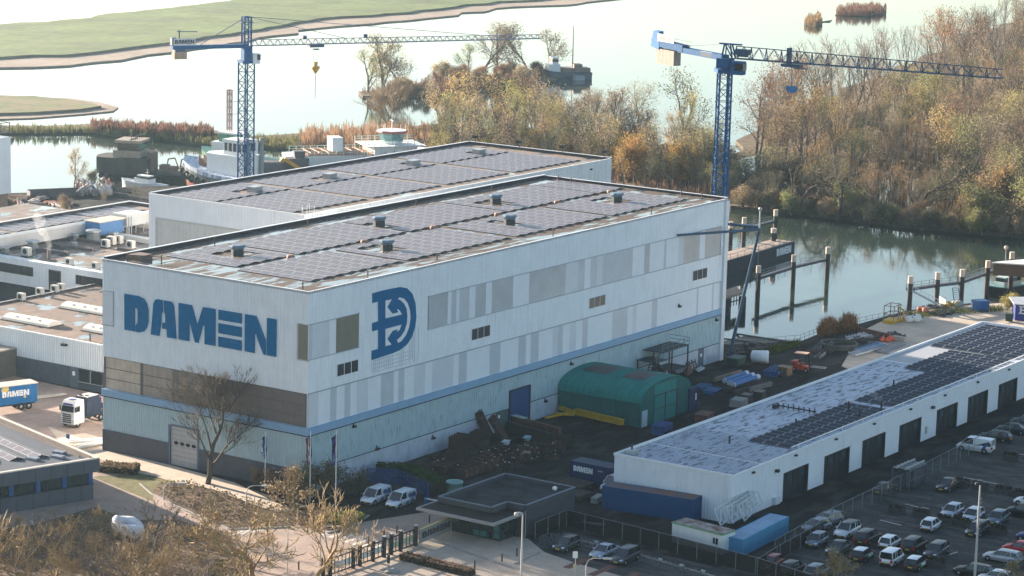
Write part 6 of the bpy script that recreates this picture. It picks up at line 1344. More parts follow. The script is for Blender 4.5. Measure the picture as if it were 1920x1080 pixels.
# roof trusses stacked behind the cabin
ts = thing('roof_truss', W(1360, 1005), 'white steel roof trusses leaning between cabin and workshop corner', 'truss'); a = W(1330, 1000); b2 = W(1440, 1000)
mb = MB()
for o in (0, 1.6, 3.2):
    p = W(1350, 1005)+Vector((o*1.1, -o*.4, .1)); q = p+Vector((9.5-o, 1.0, 0)); 
    A = p+Vector((0, 0, 1.2)); B = q+Vector((0, 0, 1.9)); C_ = p+Vector((.2, 1.0, 2.9)); D = q+Vector((.2, .8, 3.2))
    mb.bar(A, B, .12); mb.bar(C_, D, .12)
    for k in range(6):
        f = k/5; mb.bar(A+(B-A)*f, C_+(D-C_)*f, .09)
        if k < 5: mb.bar(A+(B-A)*f, C_+(D-C_)*(f+.2), .09)
mb.build('lattice', M('truss_white', (.50, .54, .56), .5, .1), ts)
# green arched shed
gs = thing('arched_shed', (57.3, -.3, 0), 'green arched roof shed with sliding doors standing against the teal hall wall', 'shed')
GSH = M('shed_green', (.018, .20, .175), .8, .12, .7, streak=.4, scol=(.03, .12, .11), ssc=(.8, .8, .12)); GSD = M('shed_green_dark', (.015, .115, .105), .8, .12, .8, streak=.3, scol=(.02, .07, .07))
gx0, gx1, gy1, gy0 = 56.7, 70.4, -.3, -14.0; hz = 3.4; top = 6.0
def arch(n=14): return [((gx0+gx1)/2-(gx1-gx0)/2*math.cos(math.pi*i/n), hz+(top-hz)*math.sin(math.pi*i/n)**.8) for i in range(n+1)]
ar = arch(); mb = MB(); vs = [(x, gy0, z) for x, z in ar]+[(x, gy1, z) for x, z in ar]; n = len(ar)
mb.add(vs, [(i, i+1, n+i+1, n+i) for i in range(n-1)], 0, True)
for y in (gy0-.02, -7.2, gy1+.0):
    v2 = [(x+(x-(gx0+gx1)/2)*.012, y-.12, z+.05) for x, z in ar]+[(x+(x-(gx0+gx1)/2)*.012, y+.12, z+.05) for x, z in ar]; mb.add(v2, [(i, i+1, n+i+1, n+i) for i in range(n-1)])
mb.build('roof', GSH, gs); mb = MB()
for k in range(1, 13):
    y = gy0+k*1.06; v2 = [(x, y-.035, z+.03) for x, z in ar]+[(x, y+.035, z+.03) for x, z in ar]; mb.add(v2, [(i, i+1, n+i+1, n+i) for i in range(n-1)])
mb.build('roof_seam', GSD, gs)
mb = MB(); mb.corr((gx0, gy1), (gx0, gy0), 0, hz, .5, .04); mb.build('wall', GSD, gs); mb = MB(); mb.bb(gx1-.1, gx1, gy0, gy1, 0, hz); mb.build('wall', GSD, gs)
mb = MB(); mb.plate([(gx0, gy0, 0)]+[(x, gy0, z) for x, z in ar]+[(gx1, gy0, 0)], (0, -1, 0), -.1); mb.build('front_wall', GSD, gs)
mb = MB()
mb.bb(gx0+3.5, gx1-4.2, gy0-.14, gy0-.02, 0, 3.9); mb.bb(gx0+3.5, gx1-4.2, gy0-.07, gy0-.02, 3.95, 5.5); d = mb.build('sliding_door', GSH, gs)
mb = MB(); mb.bb(gx0+6.4, gx0+6.5, gy0-.2, gy0-.14, 0, 3.9); mb.bb(gx1-4.2, gx1-3.9, gy0-.2, gy0-.02, 0, 3.95); mb.bb(gx0+3.5, gx1-4, gy0-.2, gy0-.07, 3.88, 4.0); mb.bb(gx0+3.5, gx1-4.2, gy0-.18, gy0-.14, 1.9, 2.0); mb.build('frame', DARK, d)
mb = MB(); mb.bb(gx0+.3, gx0+1.7, gy0-.12, gy0-.02, 0, 2.3); mb.build('door', M('door_pale', (.45, .52, .56), .5, .1), gs)
mb = MB()
for ya, yb in ((-5.0, -1.6), (-11.0, -8.4)):
    v2 = [(x, y, z+.05) for y in (ya-.9, yb) for x, z in ar[5:9]]; mb.add(v2, [(i, i+1, 5+i, 4+i) for i in range(3)])
    v2 = [(x, y, z+.05) for y in (ya, yb) for x, z in ar[4:8]]
mb.build('roof_light', M('rooflight_brown', (.055, .05, .05), .5, .2), gs)
nb = container('narrow dark blue container with a white notice behind the green arched shed', (72.0, -14.2), R(90), 6.0, 3.3, NAVY, NAVY, B=2.2)
mb = MB(); mb.bb(.0-.05, -.02, -1.9+.9, -1.5+.9, 1.5, 2.4); q = MB(); q.bb(-.06, -.03, .25, .55, 1.4, 2.4); q.build('notice', WHITE, nb, False)
# blue skip and indigo kiosk on the far quay
sk = thing('waste_skip', W(1838, 584), 'blue waste skip at the quay edge under the long jetty', 'skip'); c = W(1838, 584)
mb = MB(); mb.box((c.x+.5, c.y+.3, .95), (1.8, 2.3, 1.8), R(55), taper=1.1); mb.build('tub', M('skip_blue', (.03, .11, .30), .5, .15, 1, streak=.3, scol=(.05, .08, .14)), sk)
mb = MB(); mb.box((c.x+.5, c.y+.3, 1.85), (2.05, 2.6, .12), R(55)); mb.box((c.x+.5, c.y+.3, .08), (1.5, 1.9, .14), R(55)); mb.build('rim', BLUEP, sk)
ks = thing('indigo_hut', W(1905, 602), 'indigo hut with a pale pitched roof and white emblem at the right edge', 'hut')
a = W(1897, 595); z1 = 2.9; KX, KY = a.x, a.y
IND = M('hut_indigo', (.03, .04, .20), .5, .12, .6)
mb = MB(); mb.prism([(KX, KY), (KX-2.2, KY-1.5), (KX-.5, KY-7.5), (KX+4, KY-6)], 0, z1); mb.build('wall', IND, ks)
mb = MB(); mb.add([(KX-.3, KY+.6, z1+.7), (KX-2.6, KY-1.4, z1), (KX-.6, KY-8, z1), (KX+4.5, KY-6.5, z1+.9)], [(0, 1, 2, 3)]); mb.add([(KX-.3, KY+.6, z1+.55), (KX-2.6, KY-1.4, z1-.15), (KX-.6, KY-8, z1-.15), (KX+4.5, KY-6.5, z1+.75)], [(3, 2, 1, 0)]); mb.add([(KX-.3, KY+.6, z1+.7), (KX-2.6, KY-1.4, z1), (KX-2.6, KY-1.4, z1-.15), (KX-.3, KY+.6, z1+.55)], [(0, 3, 2, 1)]); mb.build('roof', M('hut_roof', (.56, .56, .56), .6, .08, 1), ks)
mb = MB(); p = Vector((KX-2.2, KY-1.5, 1.0)); u = Vector((1.7, -6.0, 0)).normalized(); nn = Vector((-6.0, -1.7, 0)).normalized()
for q0, q1, z0_, z1_ in ((.8, 1.1, .2, 1.6), (.6, 1.3, .2, .4), (.6, 1.3, 1.4, 1.6), (1.1, 2.4, 1.35, 1.6), (2.1, 2.5, .4, 1.4), (1.1, 2.3, .2, .42), (.9, 1.9, .8, 1.0)):
    mb.plate([p+u*q0+Vector((0, 0, z0_)), p+u*q1+Vector((0, 0, z0_)), p+u*q1+Vector((0, 0, z1_)), p+u*q0+Vector((0, 0, z1_))], nn, .03)
mb.build('emblem', WHITE, ks)
wb = thing('wheelie_bin', W(1893, 604), 'dark green wheeled bin beside the indigo hut', 'bin'); c = W(1892, 603)
mb = MB(); mb.box((c.x, c.y, .75), (1.0, 1.2, 1.2), .4, taper=1.15); mb.build('tub', M('bin_green', (.03, .055, .045), .6, .15), wb); mb = MB(); mb.box((c.x, c.y, 1.42), (1.25, 1.45, .12), .4); mb.build('lid', M('bin_lid', (.05, .08, .06), .6, .15), wb)
# scaffold cage with goods by the fence
sc_ = thing('steel_cage', W(1712, 905), 'rusty steel frame cage with rails on top beside the chain link fence', 'cage'); a = W(1715, 912)
mb = MB(); x, y = a.x-2.6, a.y-.4
for dx in (0, 5):
    for dy in (0, 2.4): mb.bar((x+dx, y+dy, 0), (x+dx, y+dy, 2.6), .14)
for dy in (0, 2.4): mb.bar((x, y+dy, 2.6), (x+5, y+dy, 2.6), .14); mb.bar((x, y+dy, 1.3), (x+5, y+dy, 1.3), .1)
mb.build('frame', M('cage_steel', (.10, .11, .13), .6, .2), sc_)
mb = MB(); mb.bb(x+.1, x+4.9, y+.1, y+2.3, 2.6, 2.72); mb.bb(x+1.5, x+4.9, y+.1, y+2.3, .1, 2.3); mb.build('sheet_cover', M('cage_tarp', (.05, .06, .085), .6, .3, .8), sc_)
mb = MB(); mb.bar((x-.3, y+.5, 2.85), (x+5.3, y+.5, 2.85), .2); mb.bar((x-.3, y+1.8, 2.85), (x+5.3, y+1.8, 2.85), .2)
for k in range(5): mb.bar((x+.3+k, y, 2.76), (x+.3+k, y+2.4, 2.76), .12)
mb.build('roof_rail', M('rail_pale', (.33, .33, .33), .6, .1), sc_)
# ================================================================== yard stores
def stack(name, label, cat, build, loc, mats, group=None, rz=0.0):
    t = thing(name, loc, label, cat, group, rz); build(t); return t
YEL = M('gantry_yellow', (.50, .30, .02), .5, .15, 1, streak=.3, scol=(.25, .15, .04))
a = W(1078, 782); b2 = W(1168, 803)
yb = thing('lifting_beam', (a.x, a.y, 0), 'long yellow lifting beam with cross flanges lying in front of the green shed', 'beam', 'yellow beams')
mb = MB(); mb.bar((a.x, a.y, .85), (b2.x, b2.y, .85), .35, .7); mb.bar((a.x, a.y, 1.22), (b2.x, b2.y, 1.22), .7, .07); mb.bar((a.x, a.y, .47), (b2.x, b2.y, .47), .7, .07); mb.build('girder', YEL, yb)
mb = MB()
for f in (.1, .35, .6, .88): q = a+(b2-a)*f; mb.box((q.x, q.y, .22), (.5, 1.0, .44), .3)
mb.build('trestle', DARK, yb)
a = W(1106, 774); b2 = W(1172, 791)
yb = thing('lifting_beam', (a.x, a.y, 0), 'shorter yellow box beam lying behind the long one, close to the green shed', 'beam', 'yellow beams')
mb = MB(); mb.bar((a.x, a.y, .8), (b2.x, b2.y, .8), .9, .8); mb.build('girder', YEL, yb); mb = MB()
for f in (.1, .5, .9): q = a+(b2-a)*f; mb.box((q.x, q.y, .2), (.5, 1.2, .4), .3)
mb.build('trestle', DARK, yb)
yb = thing('lifting_beam', W(1055, 780), 'low yellow steel frame left of the long yellow beam', 'beam', 'yellow beams'); a = W(1022, 790); b2 = W(1078, 779)
mb = MB(); mb.bar((a.x, a.y, .5), (b2.x, b2.y, .6), .25, .3); c = W(1050, 776); e = W(1076, 785); mb.bar((c.x, c.y, .9), (e.x, e.y, .9), .5, .5); c = W(1040, 782); mb.bar((c.x, c.y, .5), (e.x, e.y, .6), .3, .35); mb.build('girder', YEL, yb)
# rusty moulds and castings field
RS = [M('mould_rust', (.075, .045, .036), .9, .35, 1.5), M('mould_dark', (.032, .028, .028), .9, .3, 1.5), M('mould_red', (.12, .060, .045), .9, .3, 1.2)]
def mould(loc, rz, l, b, h, m, tilt=0.0, label='', group='rusty moulds in the shaded yard', lid=None):
    t = thing('rusty_mould', loc, label, 'mould', group, rz); t.rotation_euler = (tilt, tilt*.4, rz); mb = MB()
    mb.bb(-l/2, l/2, -b/2, b/2, .12, h*.75); mb.build('block', m, t, False); mb = MB()
    for x in (-l/2, -l/6, l/6, l/2): mb.bb(x-.05, x+.05, -b/2-.08, b/2+.08, .05, h)
    for y in (-b/2, b/2): mb.bb(-l/2-.05, l/2+.05, y-.05, y+.05, h*.6, h*.7)
    mb.build('rib', M('mould_rib', (.05, .032, .028), .85, .3, 2), t, False)
    mb = MB(); mb.bb(-l/2+.1, l/2-.1, -b/2+.1, b/2-.1, h*.75, h*.75+.08); mb.build('lid', lid or m, t, False); return t
mould((*W(862, 850).xy, 0), .2, 2.6, 2.0, 2.5, RS[0], label='tallest square rusty mould against the hall plinth')
mould((*W(896, 838).xy, 0), .2, 1.8, 1.6, 2.2, RS[1], label='dark ribbed mould between the tall square one and the leaning plates')
mould((*W(893, 848).xy, 0), .15, 3.8, 1.8, 2.1, RS[1], label='dark mould with a sloping cover below the leaning plates')
mould((*W(866, 866).xy, 0), .15, 4.2, 2.6, 1.9, RS[1], label='broad dark mould in front of the tallest square one')
mould((*W(918, 822).xy, .25), .3, 1.5, .45, 4.0, RS[2], tilt=-.42, label='tall rusty plate frame leaning back against the hall door')
mould((*W(948, 828).xy, .25), .25, 1.3, .45, 3.8, RS[2], tilt=-.55, label='second rusty plate frame leaning, with white labels')
mould((*W(848, 864).xy, 0), .1, 2.4, 1.6, 1.3, RS[1], label='small mould with an olive lid near the hedge', lid=M('lid_olive', (.16, .17, .07), .8, .1))
mould((*W(833, 885).xy, 0), .1, 3.6, 1.8, 1.3, RS[2], label='flat topped red mould, left of two near the gatehouse roof')
mould((*W(872, 893).xy, 0), .1, 3.8, 1.9, 1.4, RS[2], label='flat topped red mould, right of two near the gatehouse roof')
mould((*W(882, 878).xy, 0), .1, 4.2, 1.8, 1.3, RS[0], label='long low mould just behind the two flat topped ones')
mould((*W(1032, 853).xy, 0), .1, 3.4, 1.8, 1.0, RS[1], label='low dark mould at the yard road edge')
mould((*W(1060, 838).xy, 0), .1, 1.6, 1.8, 1.6, M('mould_green', (.03, .055, .045), .85, .2), label='dark green tub mould furthest along the yard road')
k = 0
for (xa, ya, xb, yb_) in ((958, 800, 1050, 825), (950, 812, 1040, 838)):
    a = W(xa, ya); b2 = W(xb, yb_); t = thing('rusty_girder', a, 'long rusty girder with pale patches behind the moulds' if k == 0 else 'long dark girder lying just in front of the patched one', 'girder', 'girders in the mould field'); k += 1
    mb = MB(); mb.bar((a.x, a.y, .9), (b2.x, b2.y, .9), .5, 1.6); mb.build('web', RS[2] if k == 1 else RS[1], t)
    if k == 1:
        mb = MB()
        for f in (.02, .10, .20): q = a+(b2-a)*f; mb.box((q.x, q.y-.4, 1.72), (1.0, .9, .06), -.2)
        mb.build('patch', M('patch_mint', (.35, .42, .38), .7, .2), t)
random.seed(5)
for i in range(150):
    u_, v_ = random.random(), random.random()
    px = 812+u_*240; py = 868+v_*30-u_*38+random.uniform(-6, 6)
    if py > 900-(px-812)*.12 or (px < 860 and py > 890): continue
    q = W(px, py); l, b_, h = random.uniform(.7, 2.2), random.uniform(.5, 1.2), random.uniform(.4, 1.1)
    t = thing('scrap_casting', (q.x, q.y, 0), 'low rusty casting with a white tag among the dark mould field', 'casting', 'small castings among the moulds', random.uniform(-.3, .3))
    mb = MB(); mb.bb(-l/2, l/2, -b_/2, b_/2, 0, h*.6); mb.bb(-l/2-.06, -l/2, -b_/2-.06, b_/2+.06, 0, h); mb.bb(l/2, l/2+.06, -b_/2-.06, b_/2+.06, 0, h); mb.tube((0, -b_*.4, h*.6), (0, b_*.4, h*.6), .18, .18, 6); mb.build('casting', random.choice(RS), t, False)
    mb = MB(); mb.box((random.uniform(-.3, .3), 0, h*.6+.22), (.16, .16, .1)); mb.build('tag', M('tag_white', (.5, .52, .52), .6, .1), t, False)
for lab, px, py, c in (('pale blue plate lying among the mould field', 988, 832, (.28, .42, .44)), ('white folded sheet among the mould field', 948, 840, (.50, .53, .53)), ('buff painted block near the front of the mould field', 986, 861, (.22, .15, .13))):
    q = W(px, py); t = thing('metal_plate', (q.x, q.y, .5), lab, 'plate'); mb = MB(); mb.box((0, 0, .45), (1.5, .9, .08), .3); mb.box((.2, 0, .2), (1.0, .6, .4), .3); mb.build('plate', M('plate_%d' % px, c, .6, .15), t, False)
# round mint tank by the gatehouse
q = W(852, 922); t = thing('round_tank', (q.x, q.y, 0), 'round mint green open tank behind the gatehouse roof', 'tank')
mb = MB(); mb.lathe([(1.0, 0), (1.0, 1.2), (1.12, 1.22), (1.12, 1.36), (.9, 1.36), (.9, .7)], (q.x, q.y, 0), 16); mb.build('drum', M('tank_mint', (.26, .42, .40), .5, .1), t)
# blue pipe bundle, timber, wreck frames between hall and workshop
PB = M('pipe_blue', (.02, .14, .36), .45, .15, 1); PWH = M('pipe_end_white', (.50, .54, .58), .5, .1)
for i, (xa, ya, xb, yb_, r, lab) in enumerate(((1358, 714, 1401, 699, .38, 'blue steel pipe, top one of the bundle in the yard'), (1367, 718, 1412, 703, .40, 'blue steel pipe with a white stripe, middle of the bundle'), (1375, 722, 1422, 706, .40, 'blue steel pipe, lowest of the bundle, nearest the workshop'))):
    a = W(xa, ya, .9); b2 = W(xb, yb_, .9); t = thing('steel_pipe', (a.x, a.y, .5), lab, 'pipe', 'blue pipes')
    mb = MB(); mb.tube(a, b2, r, r, 10); mb.build('tube', PB, t)
    mb = MB(); mb.tube(a-(b2-a)*.004, a+(b2-a)*.02, r*1.04, r*1.04, 10); mb.tube(b2-(b2-a)*.12, b2, r*1.03, r*1.03, 10); mb.build('end_band', PWH, t)
for i, (xa, ya, xb, yb_, c, lab) in enumerate(((1340, 710, 1390, 695, (.26, .20, .15), 'pale timber baulk above the blue pipes'), (1388, 721, 1420, 710, (.34, .30, .25), 'thin pale pole beside the lowest blue pipe'), (1360, 730, 1430, 712, (.04, .035, .035), 'dark steel section below the blue pipes'), (1375, 735, 1446, 716, (.05, .05, .05), 'dark steel section nearest the workshop roof'), (1405, 729, 1447, 718, (.18, .17, .15), 'grey steel bar on the dark sections'))):
    a = W(xa, ya, .6); b2 = W(xb, yb_, .6); t = thing('steel_section', (a.x, a.y, .3), lab, 'section', 'sections stored in the yard'); mb = MB(); mb.bar(a, b2, .35, .3); mb.bar(a+Vector((0, .1, -.3)), b2+Vector((0, .1, -.3)), .5, .3); mb.build('bar', M('bar_%d' % xa, c, .8, .2), t)
for lab, px, py, c, s in (('flat blue steel frame left of the pipe bundle, left one', 1318, 727, (.03, .11, .24), (3.0, 1.6, .4)), ('flat blue steel frame left of the pipe bundle, right one', 1336, 735, (.03, .12, .27), (3.2, 1.6, .45)), ('tangled blue steel grid beside the wooden crate', 1456, 700, (.03, .09, .24), (5.5, 2.2, .8)), ('blue tarpaulin covered stack close behind the workshop eaves', 1241, 811, (.03, .08, .22), (3.2, 1.8, 1.3)), ('rust red flat steel stack beside the arched shed door', 1320, 787, (.16, .07, .06), (3.0, 1.8, 1.0))):
    q = W(px, py); t = thing('steel_grid', (q.x, q.y, 0), lab, 'frame', None, .15); mb = MB(); l, b_, h = s
    for k in range(5): mb.bb(-l/2, l/2, -b_/2+b_*k/4-.1, -b_/2+b_*k/4+.1, h*.5, h)
    for k in range(3): mb.bb(-l/2+l*k/2-.15, -l/2+l*k/2+.15, -b_/2, b_/2, 0, h*.5)
    if h > .9: mb.bb(-l/2, l/2, -b_/2, b_/2, h*.3, h*.95)
    mb.build('bar', M('frame_%d' % px, c, .6, .25, 2), t, False)
q = W(1471, 703); t = thing('wooden_crate', (q.x, q.y, 0), 'brown wooden crate left of the red forklift', 'crate'); mb = MB(); mb.box((0, 0, .75), (1.6, 1.8, 1.1)); mb.box((0, 0, .1), (1.7, 1.9, .15)); mb.build('box', M('crate_wood', (.20, .12, .075), .8, .2, 1.5), t, False); mb = MB()
for k in (-.8, 0, .8): mb.bb(-.84, -.80, k-.08, k+.08, .2, 1.35)
mb.bb(-.9, .9, -1, 1, 1.3, 1.38); mb.build('lid', M('crate_lid', (.28, .18, .11), .8, .2, 1.5), t, False)
q = W(1425, 681); t = thing('white_tank', (q.x, q.y, 0), 'white lying cylinder tank with an open dark end on the quay', 'tank', None, R(-60)); mb = MB(); mb.lathe([(.4, -1.5), (.95, -1.3), (1.0, 1.2), (.9, 1.3), (.85, 1.2), (.8, .6)], (0, 0, 1.05), 14, axis='x'); mb.build('shell', WHITE, t, False); mb = MB(); mb.bb(-1, 1, -.7, .7, 0, .25); mb.build('cradle', RUST, t, False); mb = MB(); mb.lathe([(.82, 1.21), (.82, 1.24)], (0, 0, 1.05), 12, axis='x'); mb.build('opening', M('tank_inside', (.10, .03, .025), .8, .2), t, False)
for lab, px, py, l, h, c in (('rusty steel frame leaning against the hall plinth by the grey door', 1300, 695, 4.0, 1.6, (.13, .075, .055)), ('rust brown plate standing by the hall plinth', 1292, 702, 2.6, 1.2, (.15, .085, .06)), ('white painted window shaped frame lying by the hall plinth', 1315, 694, 2.4, .4, (.45, .48, .48))):
    q = W(px, py); t = thing('leaning_frame', (q.x, q.y, 0), lab, 'frame', None, .2); mb = MB()
    for k in range(4): mb.bar((-l/2+l*k/3, 0, 0), (-l/2+l*k/3-.3, .5, h), .16)
    mb.bar((-l/2, 0, .15), (l/2, 0, .15), .3); mb.bar((-l/2, .4, h*.7), (l/2, .4, h*.7), .16)
    if 'plate' in lab: mb.bb(-l/2, l/2, .05, .2, .1, h)
    mb.build('bar', M('lean_%d' % px, c, .8, .25, 2), t, False)
q = W(1380, 686); t = thing('waste_skip', (q.x, q.y, 0), 'dark green skip at the slipway head below the hall corner', 'skip'); mb = MB(); mb.box((0, 0, .8), (2.6, 1.7, 1.2), .1, taper=1.15); mb.build('tub', M('skip_green', (.03, .06, .05), .6, .2), t, False); mb = MB(); mb.box((0, 0, 1.42), (3.05, 2.0, .1), .1); mb.build('rim', M('skip_green2', (.05, .085, .07), .6, .2), t, False)
q = W(1405, 668); t = thing('engine_scrap', (q.x, q.y, 0), 'dark tangle of scrap machinery at the top of the slipway', 'machinery'); random.seed(3); mb = MB()
for k in range(14): mb.box((random.uniform(-3, 3), random.uniform(-1.6, 1.6), random.uniform(.3, 1.4)), (random.uniform(.5, 1.8), random.uniform(.4, 1.2), random.uniform(.4, 1.2)), random.random())
for k in range(10): a = (random.uniform(-3, 3), random.uniform(-1.6, 1.6), .3); mb.tube(a, (a[0]+random.uniform(-1, 1), a[1]+random.uniform(-1, 1), random.uniform(1.2, 2.4)), .1, .08, 5)
mb.build('scrap', M('scrap_dark', (.05, .043, .04), .8, .35, 1.5), t, False)
# sheltered store of frames on the far quay
q = W(1600, 636); t = thing('basin_ring', (*W(1573, 651).xy, 0), 'round dark steel ring lying on the quay store', 'ring'); mb = MB(); n = 20; c = W(1573, 651)
vs = []
for i in range(n):
    th = 2*math.pi*i/n
    for rr, z in ((3.1, 0), (3.1, .8), (2.8, .8), (2.8, 0)): vs.append((c.x+rr*math.cos(th), c.y+rr*math.sin(th), z))
mb.add(vs, [(i*4+j, i*4+j+1, ((i+1) % n)*4+j+1, ((i+1) % n)*4+j) for i in range(n) for j in range(3)]); mb.build('ring', M('ring_dark', (.07, .07, .06), .7, .2), t)
for lab, xa, ya, xb, yb_, c in (('pale grey railing ladder lying nearest the quay store ring', 1598, 664, 1648, 650, (.40, .42, .45)), ('blue grey railing ladder lying beside the orange net', 1610, 657, 1655, 643, (.10, .22, .40)), ('grey grating walkway panel, upper of two on the lit concrete', 1648, 658, 1690, 643, (.22, .23, .26)), ('grey grating walkway panel, lower of two on the lit concrete', 1660, 660, 1700, 645, (.25, .27, .30)), ('white tubular frame on the dark quay store', 1592, 634, 1628, 626, (.45, .46, .47))):
    a = W(xa, ya, .35); b2 = W(xb, yb_, .35); d = (b2-a).normalized(); n_ = Vector((-d.y, d.x, 0))*.75; L = (b2-a).length; t = thing('railing_panel', (a.x, a.y, .2), lab, 'panel', 'panels stored on the quay'); mb = MB()
    for s in (-1, 1): mb.bar(a+n_*s, b2+n_*s, .12)
    k = 0
    while k <= L: mb.bar(a+d*k-n_, a+d*k+n_+Vector((0, 0, .3)), .09); k += .8
    mb.bar(a+Vector((0, 0, -.2)), b2+Vector((0, 0, -.2)), 1.2, .1); mb.build('grid', M('panel_%d_%d' % (xa, ya), c, .5, .1), t)
random.seed(8)
q = W(1663, 640); t = thing('orange_net', (q.x, q.y, 0), 'bright orange heap of netting on the quay store', 'net'); mb = MB()
for k in range(16): mb.lathe([(.1, 0), (random.uniform(.3, .6), .25), (.08, random.uniform(.5, .9))], (q.x+random.uniform(-1.4, 1.4), q.y+random.uniform(-.9, .9), random.uniform(0, .2)), 6)
mb.build('heap', M('net_orange', (.50, .10, .05), .8, .3, 2), t)
t = thing('steel_girder', W(1640, 632), 'long dark girder across the shaded quay store', 'girder'); a = W(1607, 617, .4); b2 = W(1672, 632, .4); mb = MB(); mb.bar(a, b2, .6, .8); mb.build('web', RUST, t)
t = thing('concrete_block', W(1685, 636), 'pale concrete beam end lying past the dark girder', 'block'); a = W(1674, 633, .5); b2 = W(1698, 637, .5); mb = MB(); mb.bar(a, b2, .9, .8); mb.build('beam', CONC, t)
random.seed(21)
for i in range(26):
    px, py = random.uniform(1530, 1690), 0
    py = 664-(px-1530)*.20+random.uniform(-12, 6)
    if 590 < px-1000 < 660 and random.random() < .5: continue
    q = W(px, py); t = thing('stored_steel', (q.x, q.y, 0), 'dark piece of stored steel on the shaded quay', 'steel piece', 'steel pieces on the shaded quay', random.uniform(-.5, .5)); mb = MB(); l = random.uniform(1.2, 5)
    for k in range(3): mb.bb(-l/2, l/2, -.5+k*.4, -.35+k*.4, .0, random.uniform(.2, .6))
    mb.bb(-l/3, -l/3+.2, -.6, .6, 0, .3); mb.build('bar', M('stored_%d' % (i % 4), [(.05, .045, .045), (.08, .055, .05), (.07, .08, .09), (.13, .13, .13)][i % 4], .8, .25), t, False)
for lab, px, py, l in (('black steel rack beside the small blue tanks on the sunny quay', 1762, 590, 4.0), ('flat dark grating pile next to the white spotted sacks', 1775, 586, 5.0), ('dark rubber tyre heap under the gangway foot', 1752, 578, 2.0)):
    q = W(px, py); t = thing('steel_rack', (q.x, q.y, 0), lab, 'rack', None, .3); mb = MB()
    for k in range(6): mb.bar((-l/2, -1+k*.4, .3+.1*(k % 2)), (l/2, -1+k*.4, .3+.1*(k % 3)), .14)
    for k in range(4): mb.bar((-l/2+l*k/3, -1.2, .1), (-l/2+l*k/3, 1.2, .5), .12)
    mb.build('bar', DARK, t, False)
q = W(1715, 603); t = thing('spotted_sack', (q.x, q.y, 0), 'white sacks with black spots on the sunny quay', 'sack'); mb = MB(); random.seed(2)
for k in range(6): mb.lathe([(.1, 0), (.6, .15), (.75, .6), (.5, 1.0), (.1, 1.15)], (-1.3+k*.55, random.uniform(-.5, .5), 0), 8)
mb.build('sack', M('sack_white', (.66, .64, .60), .7, .06), t, False); mb = MB()
for k in range(8): mb.lathe([(.05, -.2), (.2, 0), (.05, .2)], (-1.5+k*.42, random.uniform(-.7, .5), random.uniform(.6, 1.05)), 6)
mb.build('spot', BLACK, t, False)
t = thing('man_basket', W(1672, 604), 'yellow man lifting basket frame on the quay by the railing', 'basket', None, .1); a = W(1672, 604); t.location = (a.x, a.y, 0); mb = MB(); mb.bb(-1.7, 1.7, -1, 1, .05, .55); mb.build('base', YEL, t, False); mb = MB()
for x in (-1.6, 1.6):
    for y in (-.9, .9): mb.bar((x, y, .5), (x, y, 3.0), .12)
for z in (1.6, 3.0):
    for y in (-.9, .9): mb.bar((-1.6, y, z), (1.6, y, z), .1)
    for x in (-1.6, 1.6): mb.bar((x, -.9, z), (x, .9, z), .1)
mb.bar((.5, -.9, .5), (.5, -.9, 3.0), .2); mb.build('cage', M('cage_rust', (.26, .16, .12), .7, .2), t, False)
t = thing('hand_davit', W(1692, 604), 'small yellow hand davit beside the lifting basket', 'davit'); a = W(1693, 603); mb = MB(); mb.path([(a.x, a.y, 0), (a.x, a.y, 2.0), (a.x-.6, a.y+.8, 2.6)], .14, 6); mb.tube((a.x-.6, a.y, 0), (a.x, a.y, 1.2), .1, .1, 5); mb.tube((a.x+.6, a.y, 0), (a.x, a.y, 1.2), .1, .1, 5); mb.build('arm', YEL, t)
for lab, px, py, c, s in (('orange life raft bundle at the quay edge below the long jetty', 1730, 586, (.52, .18, .12), 1.4), ('ochre heap of fenders beside the gangway foot', 1779, 578, (.48, .30, .06), 2.2), ('grey drum cluster by the second jetty pile', 1793, 575, (.35, .38, .38), 1.2)):
    q = W(px, py); t = thing('fender_heap', (q.x, q.y, 0), lab, 'heap'); mb = MB()
    for k in range(9): mb.lathe([(.1, 0), (.45, .3), (.4, .8), (.1, 1.0)], (random.uniform(-s, s), random.uniform(-s*.5, s*.5), 0), 8)
    mb.build('heap', M('heap_%d' % px, c, .7, .25, 1.5), t, False)
for lab, px, py, s, m in (('dark square bale behind the workshop eaves, right one', 1424, 747, 1.2, DARK), ('dark square bale behind the workshop eaves, left one', 1400, 753, 1.2, DARK), ('grey covered pallet behind the workshop eaves', 1385, 762, 1.7, CONC)):
    q = W(px, py); t = thing('covered_pallet', (q.x, q.y, 0), lab, 'pallet'); mb = MB(); mb.box((0, 0, .65), (s*1.6, s*1.2, 1.0), .2, taper=.95); mb.build('cover', m, t, False); mb = MB(); mb.box((0, 0, .07), (s*1.7, s*1.3, .14), .2); mb.build('pallet', RUST, t, False)
